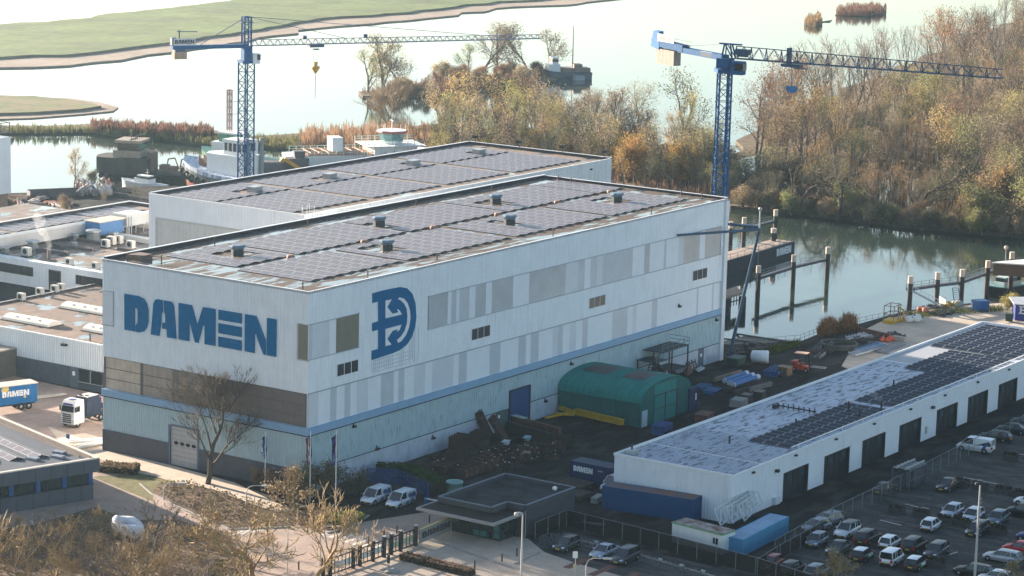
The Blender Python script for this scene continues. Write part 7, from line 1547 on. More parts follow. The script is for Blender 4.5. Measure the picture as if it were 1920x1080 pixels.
# pallets and timbers beside the navy container
for lab, px, py in (('low timber stack left of the navy lettered container', 1068, 912), ('low timber stack in front of the navy lettered container', 1090, 917), ('rubble pile between the navy container and the gatehouse', 1085, 935)):
    q = W(px, py); t = thing('timber_stack', (q.x, q.y, 0), lab, 'stack'); mb = MB()
    for k in range(6): mb.bb(-1.6, 1.6, -1+k*.36, -.75+k*.36, .2, .75)
    mb.bb(-1.4, -1.1, -1, 1, 0, .2); mb.bb(1.1, 1.4, -1, 1, 0, .2); mb.build('timber', M('timber_grey', (.085, .065, .055), .9, .25, 1.5), t, False)
q = W(1120, 940); t = thing('concrete_kerbstone', (q.x, q.y, 0), 'grey concrete block between the long blue container and the timber', 'block'); mb = MB(); mb.box((0, 0, .35), (2.4, .9, .7), .2); mb.build('block', CONC, t, False)
q = W(1088, 985); t = thing('white_plank', (q.x, q.y, 0), 'white plank lying behind the netted fence', 'plank'); mb = MB(); mb.box((1.5, -1.0, .1), (.4, 3.0, .12), .2); mb.box((1.5, -1.0, .03), (.5, 2.0, .05), .2); mb.build('plank', WHITE, t, False)
# white profiles stacked beside the hall and stores on the left yard
for i, (px, py, n, lab) in enumerate(((160, 832, 6, 'bundle of long white profiles beside the hall corner, further one'), (172, 838, 6, 'bundle of long white profiles beside the hall corner, nearer one'))):
    q = W(px, py); t = thing('profile_bundle', (q.x, q.y, 0), lab, 'bundle', None, R(150+20*i)); mb = MB(); random.seed(i)
    for k in range(n): mb.bar((-2.4+random.uniform(-.5, .5), -.7+k*.25, .25+.12*(k % 3)), (2.4, -.7+k*.25+random.uniform(-.3, .3), .3+.12*(k % 3)), .2, .2)
    mb.build('profile', M('profile_white', (.62, .62, .60), .5, .08), t, False)
q = W(93, 745); t = thing('profile_bundle', (q.x, q.y, 0), 'white profiles lying behind the blue trailer', 'bundle', None, R(160)); mb = MB()
for k in range(4): mb.bar((-2.6, -.4+k*.2, .2), (2.8, -.5+k*.3, .22), .16)
mb.build('profile', M('profile_cream', (.55, .50, .43), .6, .1), t, False)
q = W(128, 829); t = thing('parking_sign', (q.x, q.y, 0), 'small blue notice board by the pavement near the white profiles', 'sign'); mb = MB(); mb.bar((0, 0, 0), (0, 0, 1.0), .08); mb.build('post', STEEL, t, False); mb = MB(); mb.box((-.05, 0, .8), (.06, .6, .6)); mb.build('board', BLUEP, t, False)
random.seed(14)
RW = [(.45, .22, .16), (.55, .50, .47), (.30, .18, .13), (.62, .60, .58), (.22, .20, .20)]
for i in range(46):
    if i < 24: px, py = random.uniform(28, 125), 0; py = 372+ (px-28)*.10+random.uniform(-8, 22)
    else: px, py = random.uniform(145, 205), random.uniform(352, 368)
    q = W(px, py); c = random.choice(RW); l = random.uniform(1.5, 5) if i < 24 else random.uniform(1, 2)
    t = thing('yard_steel', (q.x, q.y, 0), 'red brown and white steel piece in the river yard stores' if i < 24 else 'white and red drum or tank piece in the shore side store', 'steel piece', 'stores in the river yard' if i < 24 else 'shore side store', random.uniform(0, 3)); mb = MB()
    if i < 24:
        for k in range(4): mb.bar((-l/2, -.6+k*.4, .3+.2*(k % 2)), (l/2, -.6+k*.4+random.uniform(-.2, .2), .3+.3*(k % 2)), .25)
        mb.bb(-l/3, -l/3+.3, -.8, .8, 0, .3)
    else:
        mb.lathe([(.2, 0), (.7, .1), (.75, 1.2), (.3, 1.6)], (0, 0, 0), 8); mb.bar((-1.2, .4, 1.0), (1.2, -.6, 2.2), .35); mb.bar((0, .4, 0), (0, .4, 2.4), .2)
    mb.build('piece', M('yard_%d' % RW.index(c), c, .75, .2, 1), t, False)
q = W(105, 367); t = thing('dark_container', (q.x, q.y, 0), 'low dark open container in the river yard', 'container', None, R(-30)); mb = MB(); mb.bb(-6, 6, -1.4, -1.3, 0, 1.4); mb.bb(-6, 6, 1.3, 1.4, 0, 1.4); mb.bb(-6, -5.9, -1.3, 1.3, 0, 1.4); mb.bb(5.9, 6, -1.3, 1.3, 0, 1.4); mb.bb(-5.9, 5.9, -1.3, 1.3, 0, .2)
for k in range(12): mb.bb(-5.8+k, -5.65+k, -1.48, -1.4, .1, 1.35)
mb.build('tub', M('dark_tub', (.06, .06, .075), .7, .2), t, False)
# orange excavator beyond the rear hall
q = W(505, 318, -1); t = thing('excavator', (q.x-14, q.y-12, 0), 'orange excavator arm over a dark barge behind the rear hall parapet', 'excavator', None, R(-40)); ex = t.location
mb = MB(); z = HT(ex, 298); mb.bar((0, 0, z-3.2), (3, 0, z), .9, .9); mb.bar((3, 0, z), (8, 0, z-3.2), .8, .8); mb.build('arm', M('digger_orange', (.50, .27, .05), .5, .15), t, False)
mb = MB(); mb.box((0, 0, z/2-.5), (5, 4, z)); mb.box((6, 3, z/2-.8), (6, 4, z+1.2)); mb.box((7, 3, z+.2), (2, 2, 2.4), taper=1.3); mb.build('body', M('digger_dark', (.09, .09, .10), .7, .2), t, False)

# ================================================================== fences, gate, lamps, flags
NET = meshmat('black_net', (.008, .009, .011), .12); LINK = meshmat('chain_link', (.10, .12, .13), .80)
def fence(label, pts, h, mat, sp=2.8, name='fence', postm=None, rails=(1.0,)):
    t = thing(name, (pts[0].x, pts[0].y, 0), label, 'fence'); postm = postm or M('fence_post', (.16, .18, .19), .6, .2)
    for a, b2 in zip(pts, pts[1:]):
        a = Vector((a.x, a.y, 0)); b2 = Vector((b2.x, b2.y, 0)); L = (b2-a).length; d = (b2-a)/L; n_ = Vector((-d.y, d.x, 0))
        mb = MB(); mb.add([a+Vector((0, 0, .05)), b2+Vector((0, 0, .05)), b2+Vector((0, 0, h)), a+Vector((0, 0, h))], [(0, 1, 2, 3)]); mb.build('mesh_panel', mat, t)
        mb = MB()
        for r_ in rails: mb.tube(a+Vector((0, 0, h*r_)), b2+Vector((0, 0, h*r_)), .035, .035, 5)
        mb.build('rail', postm, t); k = 0
        while k < L: 
            mb = MB(); mb.tube(a+d*k, a+d*k+Vector((0, 0, h+.06)), .05, .05, 6); mb.build('post', postm, t); k += sp
    return t
fence('black netted fence along the gatehouse car bays', [W(1003, 1010), W(1048, 992), W(1062, 986), W(1200, 1020), W(1420, 1078), W(1520, 1110)], 2.0, NET)
fence('chain link fence between the car lot and the workshop lane', [W(1452, 1045), W(1560, 983), W(1700, 915), W(1800, 862), W(1920, 805), W(2010, 766)], 2.1, LINK)
fence('netted fence between the light blue container and the lot', [W(1420, 1074), W(1462, 1048), W(1500, 1027), W(1545, 1002)], 1.7, NET)
fence('blue bar fence behind the two striped vans', [W(688, 905), W(745, 908), W(806, 935)], 1.9, meshmat('blue_bars', (.03, .08, .22), .35), 2.4, postm=BLUEP)
fence('wire fence in the bottom right corner by the yellow shrub', [W(1886, 1082), W(1915, 1062), W(1950, 1040)], 1.6, LINK)
a = W(646, 880); 
# sliding gate with the lettered board
GA, GB = W(606, 1086), W(781, 1023); GA.z = GB.z = 0; gd_ = (GB-GA).normalized(); gn = Vector((gd_.y, -gd_.x, 0)); GL_ = (GB-GA).length
gt = thing('sliding_gate', (GA.x, GA.y, 0), 'dark steel sliding gate with square posts and a white lettered band', 'gate')
hg = 2.1; mb = MB(); 
for h in (.25, hg-.05): mb.bar(GA+Vector((0, 0, h)), GB+Vector((0, 0, h)), .12, .14)
n = 26
for k in range(n+1): q = GA+gd_*GL_*k/n; mb.bar(q+Vector((0, 0, .25)), q+Vector((0, 0, hg)), .07)
mb.build('frame', DARK, gt)
for k in (0, .07, .31, .38, .52, .64, .72, .82, .99):
    q = GA+gd_*GL_*k; mb = MB(); mb.box((q.x, q.y, (hg+.35)/2), (.34, .34, hg+.35), math.atan2(gd_.y, gd_.x)); p = mb.build('post', DARK, gt); mb = MB(); mb.box((q.x, q.y, hg+.40), (.38, .38, .1), math.atan2(gd_.y, gd_.x)); mb.build('post_cap', M('cap_pale', (.4, .41, .4), .6, .1), p)
for f0, f1 in ((.10, .36), (.40, .66), (.70, .98)):
    a = GA+gd_*GL_*f0-gn*.12+Vector((0, 0, .65)); mb = MB(); mb.plate([a, a+gd_*GL_*(f1-f0), a+gd_*GL_*(f1-f0)+Vector((0, 0, .75)), a+Vector((0, 0, .75))], -gn, .05); bd = mb.build('board', M('gate_board', (.42, .45, .33), .6, .08), gt)
    mb = MB()
    if f1 < .9: lettering(mb, a+gd_*.15+gn*.02+Vector((0, 0, .12)), gd_, (0, 0, 1), GL_*(f1-f0)-.3, .5, gn, .02); mb.build('lettering', WHITE, bd)
def lamp(label, px, py, top, style, name='street_lamp', ddir=(1, 0)):
    q = W(px, py); z = HT(q, top); t = thing(name, (q.x, q.y, 0), label, 'street lamp'); mb = MB(); PW = M('pole_pale', (.46, .45, .43), .6, .1); d = Vector((*ddir, 0)).normalized()
    if style == 'arm':
        mb.tube((0, 0, 0), (0, 0, z-.8), .11, .07, 8); mb.path([(0, 0, z-.8), tuple(d*.25+Vector((0, 0, z-.25))), tuple(d*.8+Vector((0, 0, z-.02))), tuple(d*1.9+Vector((0, 0, z)))], .06, 6); mb.build('pole', PW, t, False); h = MB(); h.box(tuple(d*2.3+Vector((0, 0, z))), (.95, .35, .18), math.atan2(d.y, d.x)); h.build('lamp_head', PW, t, False)
    elif style == 'hook':
        mb.tube((0, 0, 0), (0, 0, z*.45), .14, .12, 8); mb.tube((0, 0, z*.45), (0, 0, z-.4), .10, .08, 8); mb.path([(0, 0, z-.4), tuple(d*.1+Vector((0, 0, z-.1))), tuple(d*.4+Vector((0, 0, z+.02))), tuple(d*.6+Vector((0, 0, z-.1)))], .08, 6); mb.build('pole', PW, t, False); h = MB(); h.lathe([(.06, -.3), (.26, -.25), (.24, .02), (.08, .12)], tuple(d*.72+Vector((0, 0, z-.1))), 10); h.build('lamp_head', PW, t, False)
    elif style == 'mast':
        mb.tube((0, 0, 0), (0, 0, z), .17, .10, 8)
        for k in range(8): mb.bar((0, 0, z*.55+k*.5), (.25, -.2, z*.55+k*.5), .04)
        mb.build('pole', PW, t, False); h = MB(); h.box((0, 0, z+.1), (.4, 1.2, .25), .8); h.box((.2, .1, z+.35), (.6, .5, .15), .4); h.build('lamp_head', DARK, t, False)
    elif style == 'globe':
        mb.tube((0, 0, 0), (0, 0, z-.3), .07, .06, 6); mb.build('pole', PW, t, False); h = MB(); h.lathe([(.06, -.4), (.42, -.1), (.38, .15), (.1, .3)], (0, 0, z), 10); h.build('globe', M('globe_white', (.66, .64, .60), .4, .05), t, False)
    elif style == 'pin':
        mb.tube((0, 0, 0), (0, 0, z), .06, .045, 6); mb.build('pole', PW, t, False); h = MB(); h.lathe([(.04, 0), (.09, .05), (.02, .2)], (0, 0, z), 6); h.build('finial', STEEL, t, False)
    return t
cr = (RT.x, RT.y)
lamp('tall pale lamp post with a hooked head in front of the gatehouse', 977, 1085, 961, 'hook', ddir=(-cr[0], -cr[1]))
lamp('tallest lighting mast with climbing pegs in the car lot', 1827, 1092, 908, 'mast')
lamp('curved arm lamp post beside the crossing and the clipped hedge', 600, 1060, 986, 'arm', ddir=cr)
lamp('curved arm lamp post by the dark saloon bays at the bottom edge', 1098, 1092, 1046, 'arm', ddir=cr)
lamp('curved arm lamp post at the round shrub bed', 307, 938, 905, 'arm', ddir=cr)
lamp('curved arm lamp post behind the bare trees near the flagpoles', 462, 950, 910, 'arm', ddir=cr)
lamp('globe lamp in the courtyard at the left edge', 6, 560, 533, 'globe')
lamp('slim white pole on the brick road at the left of the gate', 539, 1085, 992, 'pin', name='slim_pole')
t = thing('disc_canopy', (*W(44, 560).xy, 0), 'cream disc shaped courtyard canopy on a slim post', 'canopy'); c = W(44, 575); z = 4.4; t.location = (c.x, c.y, 0); mb = MB(); mb.tube((0, 0, 0), (0, 0, z), .1, .1, 6); mb.build('post', STEEL, t, False); mb = MB(); mb.lathe([(2.6, 0), (2.9, .25), (.3, .8)], (0, 0, z), 20); mb.build('disc', M('disc_cream', (.45, .40, .33), .6, .1), t, False)
# signs and bollards by the gate
def bollard(label, px, py, h=.9, r=.09, m=DARK):
    q = W(px, py); t = thing('bollard', (q.x, q.y, 0), label, 'bollard', 'dark bollards by the gatehouse'); mb = MB(); mb.tube((0, 0, 0), (0, 0, h), r, r, 8); mb.build('post', m, t, False); mb = MB(); mb.lathe([(r*1.1, h), (r*1.1, h+.05), (r*.5, h+.1)], (0, 0, 0), 8); mb.build('cap', M('bollard_cap', (.08, .08, .085), .5, .1), t, False)
for lab, px, py in (('bollard on the paved forecourt right of the gatehouse door', 941, 1053), ('bollard in the shade at the edge of the car bays', 969, 1043), ('bollard on the gate forecourt below the shrub strip', 890, 1066), ('bollard behind the sign board under the canopy', 805, 980), ('bollard by the gate beside the crossing, right one', 744, 1000), ('bollard by the gate beside the crossing, middle one', 720, 1006), ('bollard by the gate beside the crossing, left one', 691, 1020), ('bollard at the crossing near the tree trunk', 577, 1000), ('bollard on the brick road left of the gate', 560, 1068)): bollard(lab, px, py)
def signpost(label, px, py, top, bm, s=(.06, .55, .75), extra=None):
    q = W(px, py); z = HT(q, top); t = thing('sign_post', (q.x, q.y, 0), label, 'sign'); mb = MB(); mb.tube((0, 0, 0), (0, 0, z), .045, .045, 6); mb.build('post', STEEL, t, False); mb = MB(); mb.box((-.08, 0, z-s[2]/2), s, YAW); mb.build('board', bm, t, False)
    if extra: mb = MB(); mb.box((-.08, 0, z-s[2]-.9), (.06, .4, .35), YAW); mb.build('plate', extra, t, False)
signpost('small white sign on a post in the car bays', 1078, 1085, 1034, M('sign_offwhite', (.66, .66, .64), .5, .05), extra=M('plate_khaki', (.4, .38, .25), .6, .1))
signpost('triangular give way sign back on a post in front of the gate', 636, 1098, 1051, STEEL, (.06, .9, .8), WHITE)
signpost('black and pale post beside the grey island stone', 729, 1068, 1040, DARK, (.1, .3, 1.0))
q = W(735, 1072); t = thing('island_stone', (q.x, q.y, 0), 'flat pale stone lying on the traffic island by the gate', 'stone'); mb = MB(); mb.lathe([(.2, 0), (.9, .05), (.7, .3), (.2, .42)], (0, 0, 0), 9); mb.build('stone', M('stone_grey', (.30, .28, .26), .85, .15), t, False)
# the lettered board under the gatehouse canopy
A = W(787, 1027); B = W(847, 1001); A.z = B.z = 0; d = (B-A).normalized(); L = (B-A).length; n_ = Vector((d.y, -d.x, 0)); h0 = .5; hT = HT(A, 994)
t = thing('name_board', (A.x, A.y, 0), 'grey gatehouse name board with dark block lettering and a yellow edge', 'sign'); mb = MB(); mb.plate([A+Vector((0, 0, h0)), B+Vector((0, 0, h0)), B+Vector((0, 0, hT)), A+Vector((0, 0, hT))], -n_, .18); bo = mb.build('board', M('board_grey', (.20, .20, .20), .7, .1, 1), t)
mb = MB(); lettering(mb, A+d*L*.07+n_*.005+Vector((0, 0, h0+(hT-h0)*.3)), d, (0, 0, 1), L*.86, (hT-h0)*.46, n_, .02); mb.build('lettering', M('board_dark', (.035, .037, .042), .6, .1), t)
mb = MB(); mb.bar(A-n_*.09+Vector((0, 0, hT+.04)), B-n_*.09+Vector((0, 0, hT+.04)), .2, .08); mb.build('edge_strip', M('edge_yellow', (.45, .36, .14), .6, .1), t); mb = MB(); mb.bar(A-n_*.1, A-n_*.1+Vector((0, 0, h0+.4)), .1); mb.bar(B-n_*.1, B-n_*.1+Vector((0, 0, h0)), .1); mb.build('leg', STEEL, t)
# barrier
q = W(800, 950); t = thing('boom_barrier', (q.x, q.y, 0), 'blue barrier post with a white boom beside the canopy', 'barrier'); mb = MB(); mb.box((0, 0, .55), (.5, .5, 1.1)); mb.build('housing', BLUEP, t, False); mb = MB(); e = W(828, 939, 1.1); mb.bar((-.2, .1, 1.05), (e.x-q.x, e.y-q.y, 1.05), .12); mb.build('boom', WHITE, t, False)
# flags
for lab, px, py, top, cs in (('flagpole with a limp light blue flag, left of three', 497, 918, 812, ((.62, .63, .63), (.03, .16, .42), (.05, .30, .55))), ('flagpole with a limp red, white and blue flag, middle of three', 581, 940, 812, ((.45, .04, .05), (.62, .62, .62), (.05, .10, .35))), ('flagpole with a limp violet blue flag, right of three', 629, 955, 810, ((.05, .07, .30), (.10, .06, .28), (.45, .42, .55)))):
    q = W(px, py); z = HT(q, top); t = thing('flagpole', (q.x, q.y, 0), lab, 'flagpole', 'flagpoles in front of the hall'); mb = MB(); mb.tube((0, 0, 0), (0, 0, z), .09, .05, 8); mb.lathe([(.03, z), (.1, z+.08), (.02, z+.2)], (0, 0, 0), 6); mb.build('pole', M('pole_white', (.62, .61, .60), .5, .05), t, False)
    rx = Vector((RT.x, RT.y, 0)); mb = MB(); n = 12
    for c_ in range(3):
        vs = []
        for k in range(n+1):
            f = k/n; w0, w1 = c_*.24-.62, c_*.24-.38; fold = .10*math.sin(f*7+c_*1.7)*f
            for w in (w0, w1): vs.append(tuple(rx*(w*(1-.25*f)+.10*math.sin(f*3)*.6)+Vector((fold, -fold*.4, z-.3-f*(z*.42)+abs(w)*.15-abs(w)*.9*(1-f)))))
        mb.add(vs, [(2*k, 2*k+1, 2*k+3, 2*k+2) for k in range(n)]+[(2*k+2, 2*k+3, 2*k+1, 2*k) for k in range(n)], c_, True)
    mb.build('flag', [M('flag_%d_%d' % (px, j), c, .8, .08, 1) for j, c in enumerate(cs)], t, False)
# planters in the lot
random.seed(31)
for lab, px, py in (('planter nearest the chain link fence in the upper lot', 1681, 962), ('planter beside the first one in the upper lot', 1728, 970), ('planter under the noses of the silver pair, left', 1772, 980), ('planter under the noses of the silver pair, right', 1808, 985), ('planter right of the black saloon, first of four', 1838, 918), ('planter right of the black saloon, second of four', 1880, 925), ('planter right of the black saloon, third of four', 1914, 932), ('planter in front of the slate estate', 1755, 1061), ('planter by the black estate and slate hatchback', 1872, 1001), ('planter beside the white van near the right edge', 1896, 862), ('planter against the black saloon tail', 1802, 912)):
    q = W(px, py); t = thing('planter', (q.x, q.y, 0), 'dark concrete trough '+lab, 'planter', 'planters in the car lot', R(88)); mb = MB(); mb.bb(-1.1, 1.1, -.35, .35, 0, .62); mb.build('trough', M('trough_dark', (.055, .055, .055), .85, .2), t, False); mb = MB()
    for k in range(90):
        x, y, z = random.uniform(-1.05, 1.05), random.uniform(-.35, .35), random.uniform(.6, 1.05); s = .13
        a = Vector((random.uniform(-1, 1), random.uniform(-1, 1), random.uniform(-.4, 1))).normalized()*s; b_ = a.orthogonal().normalized()*s; mb.add([(x+a.x, y+a.y, z+a.z), (x+b_.x, y+b_.y, z+b_.z), (x-a.x, y-a.y, z-a.z), (x-b_.x, y-b_.y, z-b_.z)], [(0, 1, 2, 3)])
    mb.build('foliage', M('planter_leaf', (.035, .035, .022), .9, .3, 3), t, False)
# steam from the flue and the workshop pipe: small lit puffs
def steam(label, p, d, n, r0, r1):
    t = thing('steam_plume', p, label, 'steam'); me = None; mb = MB(); random.seed(n)
    prof = [(.01, -1), (.6, -.8), (1, 0), (.7, .7), (.01, 1)]
    bmb = MB()
    for k in range(n):
        f = k/(n-1); r = r0+(r1-r0)*f; c = Vector(d)*f+Vector((random.uniform(-.3, .3), random.uniform(-.3, .3), random.uniform(-.2, .2)))*r*1.6; bmb.lathe([(a*r, z*r) for a, z in prof], tuple(c), 8)
    m = MATS.get('steam')
    if not m:
        m = bpy.data.materials.new('steam'); m.use_nodes = True; N = m.node_tree.nodes; N.remove(N['Principled BSDF']); v = N.new('ShaderNodeVolumePrincipled'); v.inputs['Color'].default_value = (.95, .95, .95, 1); v.inputs['Density'].default_value = .16; m.node_tree.links.new(v.outputs[0], N['Material Output'].inputs['Volume']); MATS['steam'] = m
    bmb.build('plume', m, t, False); return t
steam('white steam rising from the flue on the wet office roof', FLUE, (-.8, 1.6, 5.2), 9, .45, 1.0)
steam('thin steam drifting off the workshop roof pipe', (66, -46.3, 7.2), (-1.2, 1.5, 1.2), 6, .35, .6)
# ================================================================== vegetation
RMIN = .026
def rv(rnd, s=1.0): return Vector((rnd.uniform(-s, s), rnd.uniform(-s, s), rnd.uniform(-s, s)))
def grow(rnd, mb, tm, p, d, L, r, lvl, maxl, tips, k_up=.25, wig=.22, nch=(3, 4), ang=(.5, .95), shrink=.62, start=.35):
    segs = 4 if lvl == 0 else 3; pts = [(p, r)]; q = p; dd = d
    for s in range(segs):
        dd = (dd+rv(rnd, wig)+Vector((0, 0, k_up*(.3 if lvl == 0 else 1)))*.5).normalized(); q = q+dd*L/segs; rr = r*(1-(.40 if lvl == 0 else .62)*(s+1)/segs)
        pts.append((q, rr))
    tgt = mb if lvl < 2 else tm
    for (a, ra), (b2, rb) in zip(pts, pts[1:]): tgt.tube(a, b2, ra, rb, 6 if lvl == 0 else (4 if lvl == 1 else 3), 0, False, lvl < 2)
    if lvl >= maxl: tips.append((q, dd)); tips.append((pts[1][0], dd)); return
    n = rnd.randint(*nch)+(1 if lvl == 0 else 0)
    for i in range(n):
        f = start+(1-start)*(i+rnd.random()*.8)/n if lvl == 0 else .3+.7*(i+rnd.random())/n
        f = min(f, .999); k = f*segs; j = int(k); a, ra = pts[j]; b2, rb = pts[j+1]; o = a+(b2-a)*(k-j); ro = ra+(rb-ra)*(k-j)
        base = (b2-a).normalized(); ax = base.orthogonal().normalized(); ax.rotate(Quaternion(base, rnd.uniform(0, 6.283))); th = rnd.uniform(*ang)
        nd = (base*math.cos(th)+ax*math.sin(th)).normalized()
        grow(rnd, mb, tm, o, nd, L*shrink*rnd.uniform(.75, 1.2)*(1.15-.35*f if lvl == 0 else 1), max(ro*.62, RMIN), lvl+1, maxl, tips, k_up, wig, nch, ang, shrink, start)
    grow(rnd, mb, tm, q, dd, L*shrink*.8, max(pts[-1][1]*.9, RMIN), lvl+1, maxl, tips, k_up, wig, nch, ang, shrink, start)
def leaves(rnd, mb, tips, n, rad, size, mi=0):
    for p, d in tips:
        for k in range(n):
            c = p+Vector((rnd.gauss(0, rad), rnd.gauss(0, rad), rnd.gauss(0, rad*.8))); a = rv(rnd).normalized()*size*rnd.uniform(.5, 1.2); b2 = a.orthogonal().normalized()*size*rnd.uniform(.35, .8)
            mb.add([c-a, c+b2, c+a, c-b2], [(0, 1, 2, 3)], mi)
BARKD = M('bark_dark', (.085, .068, .055), .9, .25, 1.2); BARKP = M('bark_pale', (.56, .40, .19), .85, .3, 1.2, c2=(.26, .18, .10)); BARKG = M('bark_grey', (.15, .125, .105), .9, .25, 1)
TWG = M('twig_brown', (.16, .115, .08), .9, .25, 1); TWP = M('twig_tan', (.27, .20, .125), .9, .25, 1)
def proto(name, seed, H, r, maxl, nl, lrad, lsize, wood, lmat, start=.35, ang=(.5, .95), nch=(3, 4), wig=.22, up=.25, shrink=.62, extra=None):
    rnd = random.Random(seed); mb = MB(); tm = MB(); tips = []
    grow(rnd, mb, tm, Vector((0, 0, -.3)), Vector((rnd.uniform(-.06, .06), rnd.uniform(-.06, .06), 1)), H*.48, r, 0, maxl, tips, up, wig, nch, ang, shrink, start)
    zmax = max(v[2] for v in mb.v+tm.v); k = H/zmax
    for m_ in (mb, tm): m_.v = [(x*k, y*k, z*k if z > 0 else z) for x, y, z in m_.v]
    tips = [(p*k, d) for p, d in tips]
    cm = MB(); 
    for f, s in zip(tm.f, tm.sm): cm.f.append(list(f)); cm.mi.append(1); cm.sm.append(s)
    cm.v = list(tm.v)
    if nl: leaves(rnd, cm, tips, nl, lrad, lsize)
    a = mb.build('trunk', wood); b2 = cm.build('crown', [lmat, wood]); me = (a.data, b2.data)
    bpy.data.objects.remove(a); bpy.data.objects.remove(b2); return me
LOC = [leafmat('leaf_ochre', (.37, .25, .12)), leafmat('leaf_olive', (.26, .25, .115)), leafmat('leaf_yellow', (.40, .335, .13)), leafmat('leaf_brown', (.25, .18, .12)), leafmat('leaf_dark', (.13, .12, .08)), leafmat('leaf_russet', (.30, .165, .10)), leafmat('leaf_orange', (.48, .30, .105)), leafmat('leaf_peach', (.36, .275, .185))]
RMIN = .04
TP = {'fan': proto('t', 61, 14, .24, 4, 0, 0, 0, TWP, LOC[7], start=.02, ang=(.15, .55), nch=(4, 5), wig=.12, up=.2, shrink=.7)}
RMIN = .034
TP.update({'full1': proto('t', 1, 16, .28, 3, 5, .95, .19, BARKG, LOC[0]), 'full2': proto('t', 2, 16, .30, 3, 5, 1.0, .19, BARKG, LOC[0], ang=(.6, 1.1)), 'full3': proto('t', 3, 14, .25, 3, 6, .9, .18, BARKG, LOC[0], start=.2),
      'thin1': proto('t', 4, 20, .26, 3, 2, .7, .17, BARKG, LOC[0], start=.4, ang=(.35, .7)), 'thin2': proto('t', 5, 21, .28, 3, 1, .6, .16, BARKG, LOC[0], start=.45, ang=(.3, .65)), 'thin3': proto('t', 16, 20, .25, 3, 4, .7, .17, BARKG, LOC[0], start=.3, ang=(.3, .6)),
      'will1': proto('t', 6, 13, .22, 3, 4, .6, .17, BARKG, LOC[0], start=.05, ang=(.3, .75), nch=(4, 5)), 'will2': proto('t', 7, 12, .2, 3, 3, .6, .16, BARKG, LOC[0], start=.04, ang=(.35, .85), nch=(4, 5)),
      'bush1': proto('t', 8, 5, .12, 3, 6, .45, .15, BARKG, LOC[0], start=.03, ang=(.5, 1.2), nch=(4, 5)), 'bush2': proto('t', 9, 4.5, .1, 3, 7, .45, .14, BARKG, LOC[0], start=.03, ang=(.5, 1.25), nch=(4, 5)), 'snag': proto('t', 10, 12, .32, 3, 2, .5, .16, BARKD, LOC[0], start=.1, ang=(.5, 1.1), nch=(2, 3), wig=.4)})
def plant(kind, p, h0, scale, lm, label, group, cat='tree', name=None, wood=None, rnd=random, sxy=None):
    t = thing(name or 'tree', p, label, cat, group, rnd.uniform(0, 6.28)); sx = scale*(sxy or rnd.uniform(.85, 1.2)); t.scale = (sx, sx, scale)
    for nm, me in zip(('trunk', 'crown'), TP[kind]):
        o = bpy.data.objects.new(nm, me); COL.objects.link(o); o.parent = t
        if nm == 'crown' and lm is not None: o.material_slots[0].link = 'OBJECT'; o.material_slots[0].material = lm
        if wood is not None: k = 1 if nm == 'crown' else 0; o.material_slots[k].link = 'OBJECT'; o.material_slots[k].material = wood
    return t
HP = {'fan': 14, 'full1': 16, 'full2': 16, 'full3': 14, 'thin1': 20, 'thin2': 21, 'thin3': 20, 'will1': 13, 'will2': 12, 'bush1': 5, 'bush2': 4.5, 'snag': 12}
BZ = WZ+.85
# trees one can point to, by foot and top in the photograph
KEY = [('fan', 728, 250, 138, None, 'bare brown willow fanning up from the bank behind the white ship'), ('will1', 718, 172, 62, 2, 'tall pale yellow tree at the left end of the wooded island'), ('will1', 690, 172, 92, 2, 'lower yellowish tree at the island tip'), ('will2', 745, 168, 88, 7, 'bare branched tree on the island beside the tall yellow one'),
       ('will2', 905, 138, 36, 7, 'tall bare tree group leader over the middle of the island'), ('will1', 935, 136, 40, 7, 'tall bare tree beside the island group leader'), ('will1', 880, 140, 80, 1, 'olive tree left of the island group leader'), ('will2', 990, 134, 45, 7, 'bare spreading tree near the river barge'), ('will1', 1028, 132, 55, 7, 'right hand bare tree on the island by the river barge'),
       ('full3', 1282, 268, 128, 1, 'big leaning olive tree left of the blue flat top crane'), ('full1', 1195, 262, 150, 2, 'pale yellow green tree in the bank belt'), ('full2', 1190, 325, 275, 6, 'small bright orange tree behind the rear hall corner'), ('will1', 860, 250, 130, 0, 'yellow brown willow cluster rising over the bank, left'), ('will2', 930, 252, 132, 0, 'yellow brown willow cluster rising over the bank, right'),
       ('will1', 985, 258, 130, 3, 'brown willow on the bank beneath the far barge'), ('will2', 1045, 262, 150, 7, 'pale brown willow left of the round yellow trees'), ('full1', 1100, 300, 205, 1, 'round olive tree behind the rear hall lamps'), ('full3', 1060, 296, 238, 2, 'yellow green bush tree by the rear hall parapet'), ('thin3', 1120, 258, 165, 7, 'pale slim tree between the round trees'),
       ('thin2', 1680, 190, 40, 5, 'tall russet topped tree standing above the wood'), ('thin1', 1560, 190, 58, 7, 'bare pale tree above the crane jib'), ('thin2', 1760, 150, 28, 7, 'tall bare tree at the wood skyline, left'), ('thin1', 1830, 110, 0, 7, 'tall bare tree at the wood skyline, right'), ('full2', 1555, 245, 222, 6, 'small golden tree deep in the wood'), ('snag', 1500, 400, 300, 3, 'dark leaning riverside tree with bare limbs'), ('snag', 1570, 410, 290, 3, 'dark forked riverside tree over the pools'), ('snag', 1720, 412, 300, 3, 'dark bare tree leaning across the pool'), ('full1', 1880, 400, 270, 2, 'yellow leafed tree at the right edge above the canal'), ('full1', 1420, 330, 185, 3, 'brown round crowned tree right of the crane mast'), ('full2', 1500, 320, 175, 0, 'rust brown spreading tree in the middle wood')]
rnd = random.Random(77)
